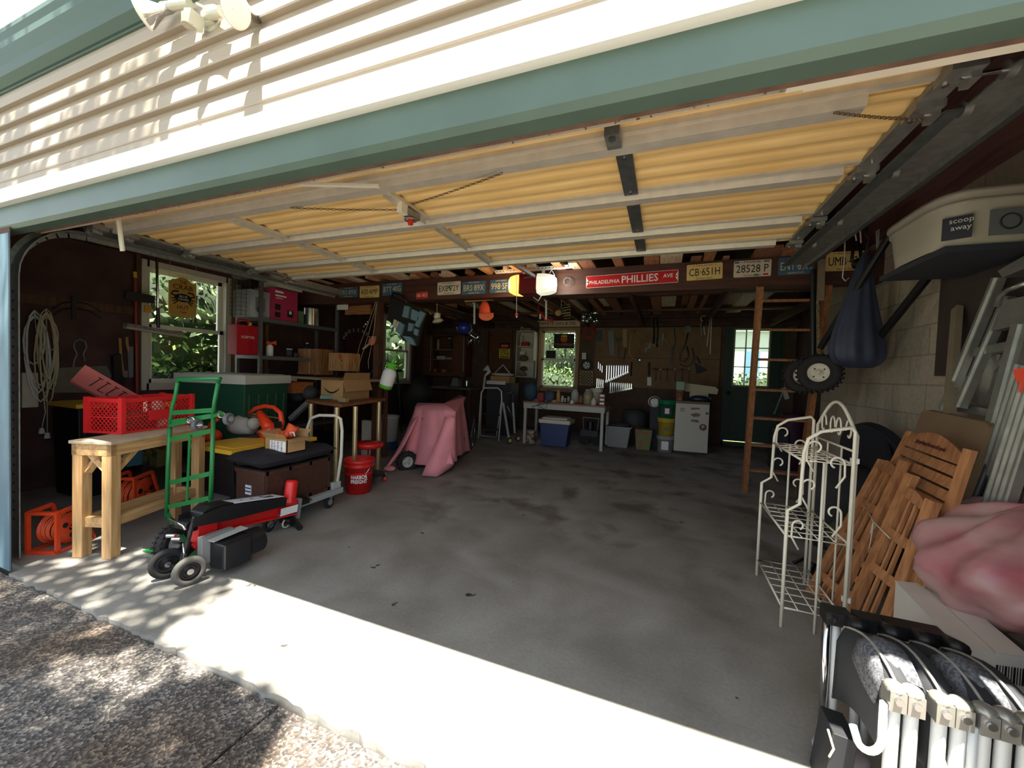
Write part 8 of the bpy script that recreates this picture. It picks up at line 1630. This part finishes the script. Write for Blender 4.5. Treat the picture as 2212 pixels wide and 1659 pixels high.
# ---- folded white camping chairs with grey mesh at the lower right
ALW = mat('frame_white', (206, 209, 208), .35); MESH = mat('mesh_grey', (112, 114, 120), .8, scale=140, col2=(70, 72, 78), lo=.4, hi=.6); FAB = mat('fabric_black', (46, 48, 52), .85); EDGE = mat('piping_grey', (150, 146, 138), .7); BRK = mat('bracket_clear', (160, 158, 150), .3, .5)
def camp_chair(x, label, k):
    t = thing('folding_camp_chair', label, 'chair', (x, .45, 0), group='folded camp chairs standing side by side')
    zT = .53; yb1, yf1 = .66, .25
    for dx in (0, .028):
        mb = MB(); mb.tube([V(x + dx, yb1, .0), V(x + dx - .005, yb1, zT - .12)], .013, CHROME if dx == 0 and k == 0 else ALW, 10); mb.build('rear_leg', t)
    mb = MB(); mb.box((x + .016, yb1 - .01, zT - .10), (.075, .06, .045), BLACK); mb.cyl((x - .005, yb1 - .042, zT - .10), (x - .005, yb1 - .046, zT - .10), .011, CHROME); mb.tube([V(x + .05, yb1 - .02, zT - .10), V(x + .055, yb1 - .10, zT - .08)], .022, BLACK, 10); mb.build('rear_joint', t)
    mb = MB(); rows = []
    for j in range(9):
        s = j / 8; y_ = yb1 - .08 - (yb1 - yf1 - .10) * s; z_ = zT - .11 + .06 * math.sin(PI * s * .8); hw = .036
        rows.append([V(x + .032 - hw, y_, z_ - .24 + .05 * s), V(x + .032 - hw * .9, y_, z_ - .04), V(x + .032 - hw * .4, y_, z_ + .01), V(x + .032 + hw * .4, y_, z_ + .01), V(x + .032 + hw * .9, y_, z_ - .04), V(x + .032 + hw, y_, z_ - .24 + .05 * s)])
    mb.grid(rows, FAB); mb.build('seat_fabric', t, solid=.004)
    mb = MB(); mb.tube([rows[0][0]] + [r_[2] + V(0, 0, .004) for r_ in rows], .004, EDGE, 6); mb.build('piping', t)
    if k % 2 == 0:
     mb = MB(); rows2 = []
     for j in range(6):
        s = j / 5; y_ = .44 - .14 * s; z_ = zT - .045 + .02 * math.sin(PI * s) - .03 * s
        rows2.append([V(x - .012, y_, z_ - .07 - .03 * math.sin(s * 3)), V(x, y_, z_ - .01), V(x + .04, y_, z_ + .012), V(x + .085, y_, z_), V(x + .105, y_, z_ - .06)])
     mb.grid(rows2, MESH); mb.build('mesh_pocket', t, solid=.005)
    for i, dx in enumerate((0, .045)):
        mb = MB(); mb.cyl((x + dx * .8 + .005, yf1, .0), (x + dx * .8 + .005, yf1 - .0, zT - .10), .0145, ALW, n=14); mb.build('front_leg', t)
        mb = MB(); mb.box((x + dx * .8 + .005, yf1, zT - .085), (.034, .045, .05), BRK); mb.cyl((x + dx * .8 + .005, yf1 - .024, zT - .08), (x + dx * .8 + .005, yf1 - .03, zT - .08), .009, CHROME, n=10); mb.ball((x + dx * .8 + .005, yf1, zT - .06), .022, BRK, (1, 1.1, .7)); mb.build('bracket', t)
    if k % 2 == 0:
        mb = MB(); mb.tube([V(x - .018, yf1 - .01, zT - .1), V(x - .018, yf1 - .01, zT - .2)] + [V(x - .045 + .027 * math.cos(a), yf1 - .01, zT - .2 - .04 * math.sin(a)) for a in [PI * q / 10 for q in range(1, 9)]] + [V(x - .075, yf1, zT - .19)], .009, ALW, 10); mb.build('arm', t)
camp_chair(3.895, 'folded white-framed camp chair with black seat and grey mesh, leftmost of the row', 0)
camp_chair(3.985, 'folded white-framed camp chair, second from the left in the row', 1)
camp_chair(4.065, 'folded white-framed camp chair, third from the left in the row', 2)
camp_chair(4.14, 'folded white-framed camp chair, rightmost of the row', 3)
mb = MB(); c = W(1815, 1560, z=.14); mb.box((3.85, .44, .10), (.06, .11, .20), mat('bag_black', (34, 36, 40), .6), Matrix.Rotation(.1, 3, 'Y')); mb.tube([V(3.82, .40, .2), V(3.83, .38, .16), V(3.82, .38, .13)], .004, rop, 5); solo(mb, 'carry_bag', 'black carry bag with a cord hanging left of the folded camp chairs', 'bag', bev=.015)
mb = MB(); p = W(1815, 1625, z=.03); mb.ball((p.x, p.y, .03), .06, mat('cloth_lilac_grey', (170, 160, 166), .9, noise=.1, scale=30), (1.3, .9, .5)); solo(mb, 'grey_cloth', 'pale lilac-grey cloth on the floor at the bottom edge', 'cloth')
# ---- motion flood light on the siding
FLm = mat('lamp_housing', (200, 198, 180), .35, .3); LENS = mat('lamp_lens', (226, 226, 214), .12, noise=.05, scale=30)
t = thing('flood_light', 'twin reflector motion flood light mounted on the siding at the upper left', 'lamp', (1.75, -.03, 2.45))
cp = W(455, 38, y=-.03); mb = MB(); mb.cyl(cp + V(0, 0, 0), cp + V(0, .01, 0), .05, FLm, n=20); mb.box(cp + V(0, -.005, .0), (.05, .02, .06), FLm); mb.build('mount', t)
def par(c, d, R=.052):
    c, d = Vector(c), Vector(d).normalized(); mb = MB(); mb.lathe([(.012, -.10), (.018, -.10), (.02, -.065), (.028, -.05), (R * .92, -.01), (R, 0)], c, CHROME, d, 28); o_ = mb.build('reflector', t)
    mb = MB(); mb.lathe([(R, 0), (R + .003, .006), (R * .9, .012), (R * .5, .018), (.001, .02)], c, LENS, d, 28)
    for k in range(1, 6): mb.ring(c + d * (.0195 - .0014 * k), d, R * .15 * k, .0008, CHROME, 28, 4)
    mb.build('lens', t)
par(W(310, 28, y=-.105), (-.75, -.55, -.45)); par(W(512, 22, y=-.10), (.15, -.85, -.5))
mb = MB(); c = W(418, 44, y=-.07); mb.box(c, (.042, .05, .05), FLm, Matrix.Rotation(.3, 3, 'Y')); mb.cyl(c + V(-.008, -.012, .01), c + V(-.008, -.012, -.028), .022, mat('sensor_lens', (150, 146, 130), .2), n=18); mb.build('motion_sensor', t)
mb = MB(); mb.cyl(W(352, 15, y=-.06), W(410, 8, y=-.05), .016, FLm, n=12); mb.cyl(W(445, 35, y=-.04), W(480, 25, y=-.06), .018, FLm, n=12); mb.tube([W(425, 8, y=-.05), W(440, 15, y=-.045), W(460, 12, y=-.04)], .004, WHITE, 6); mb.build('arm', t)
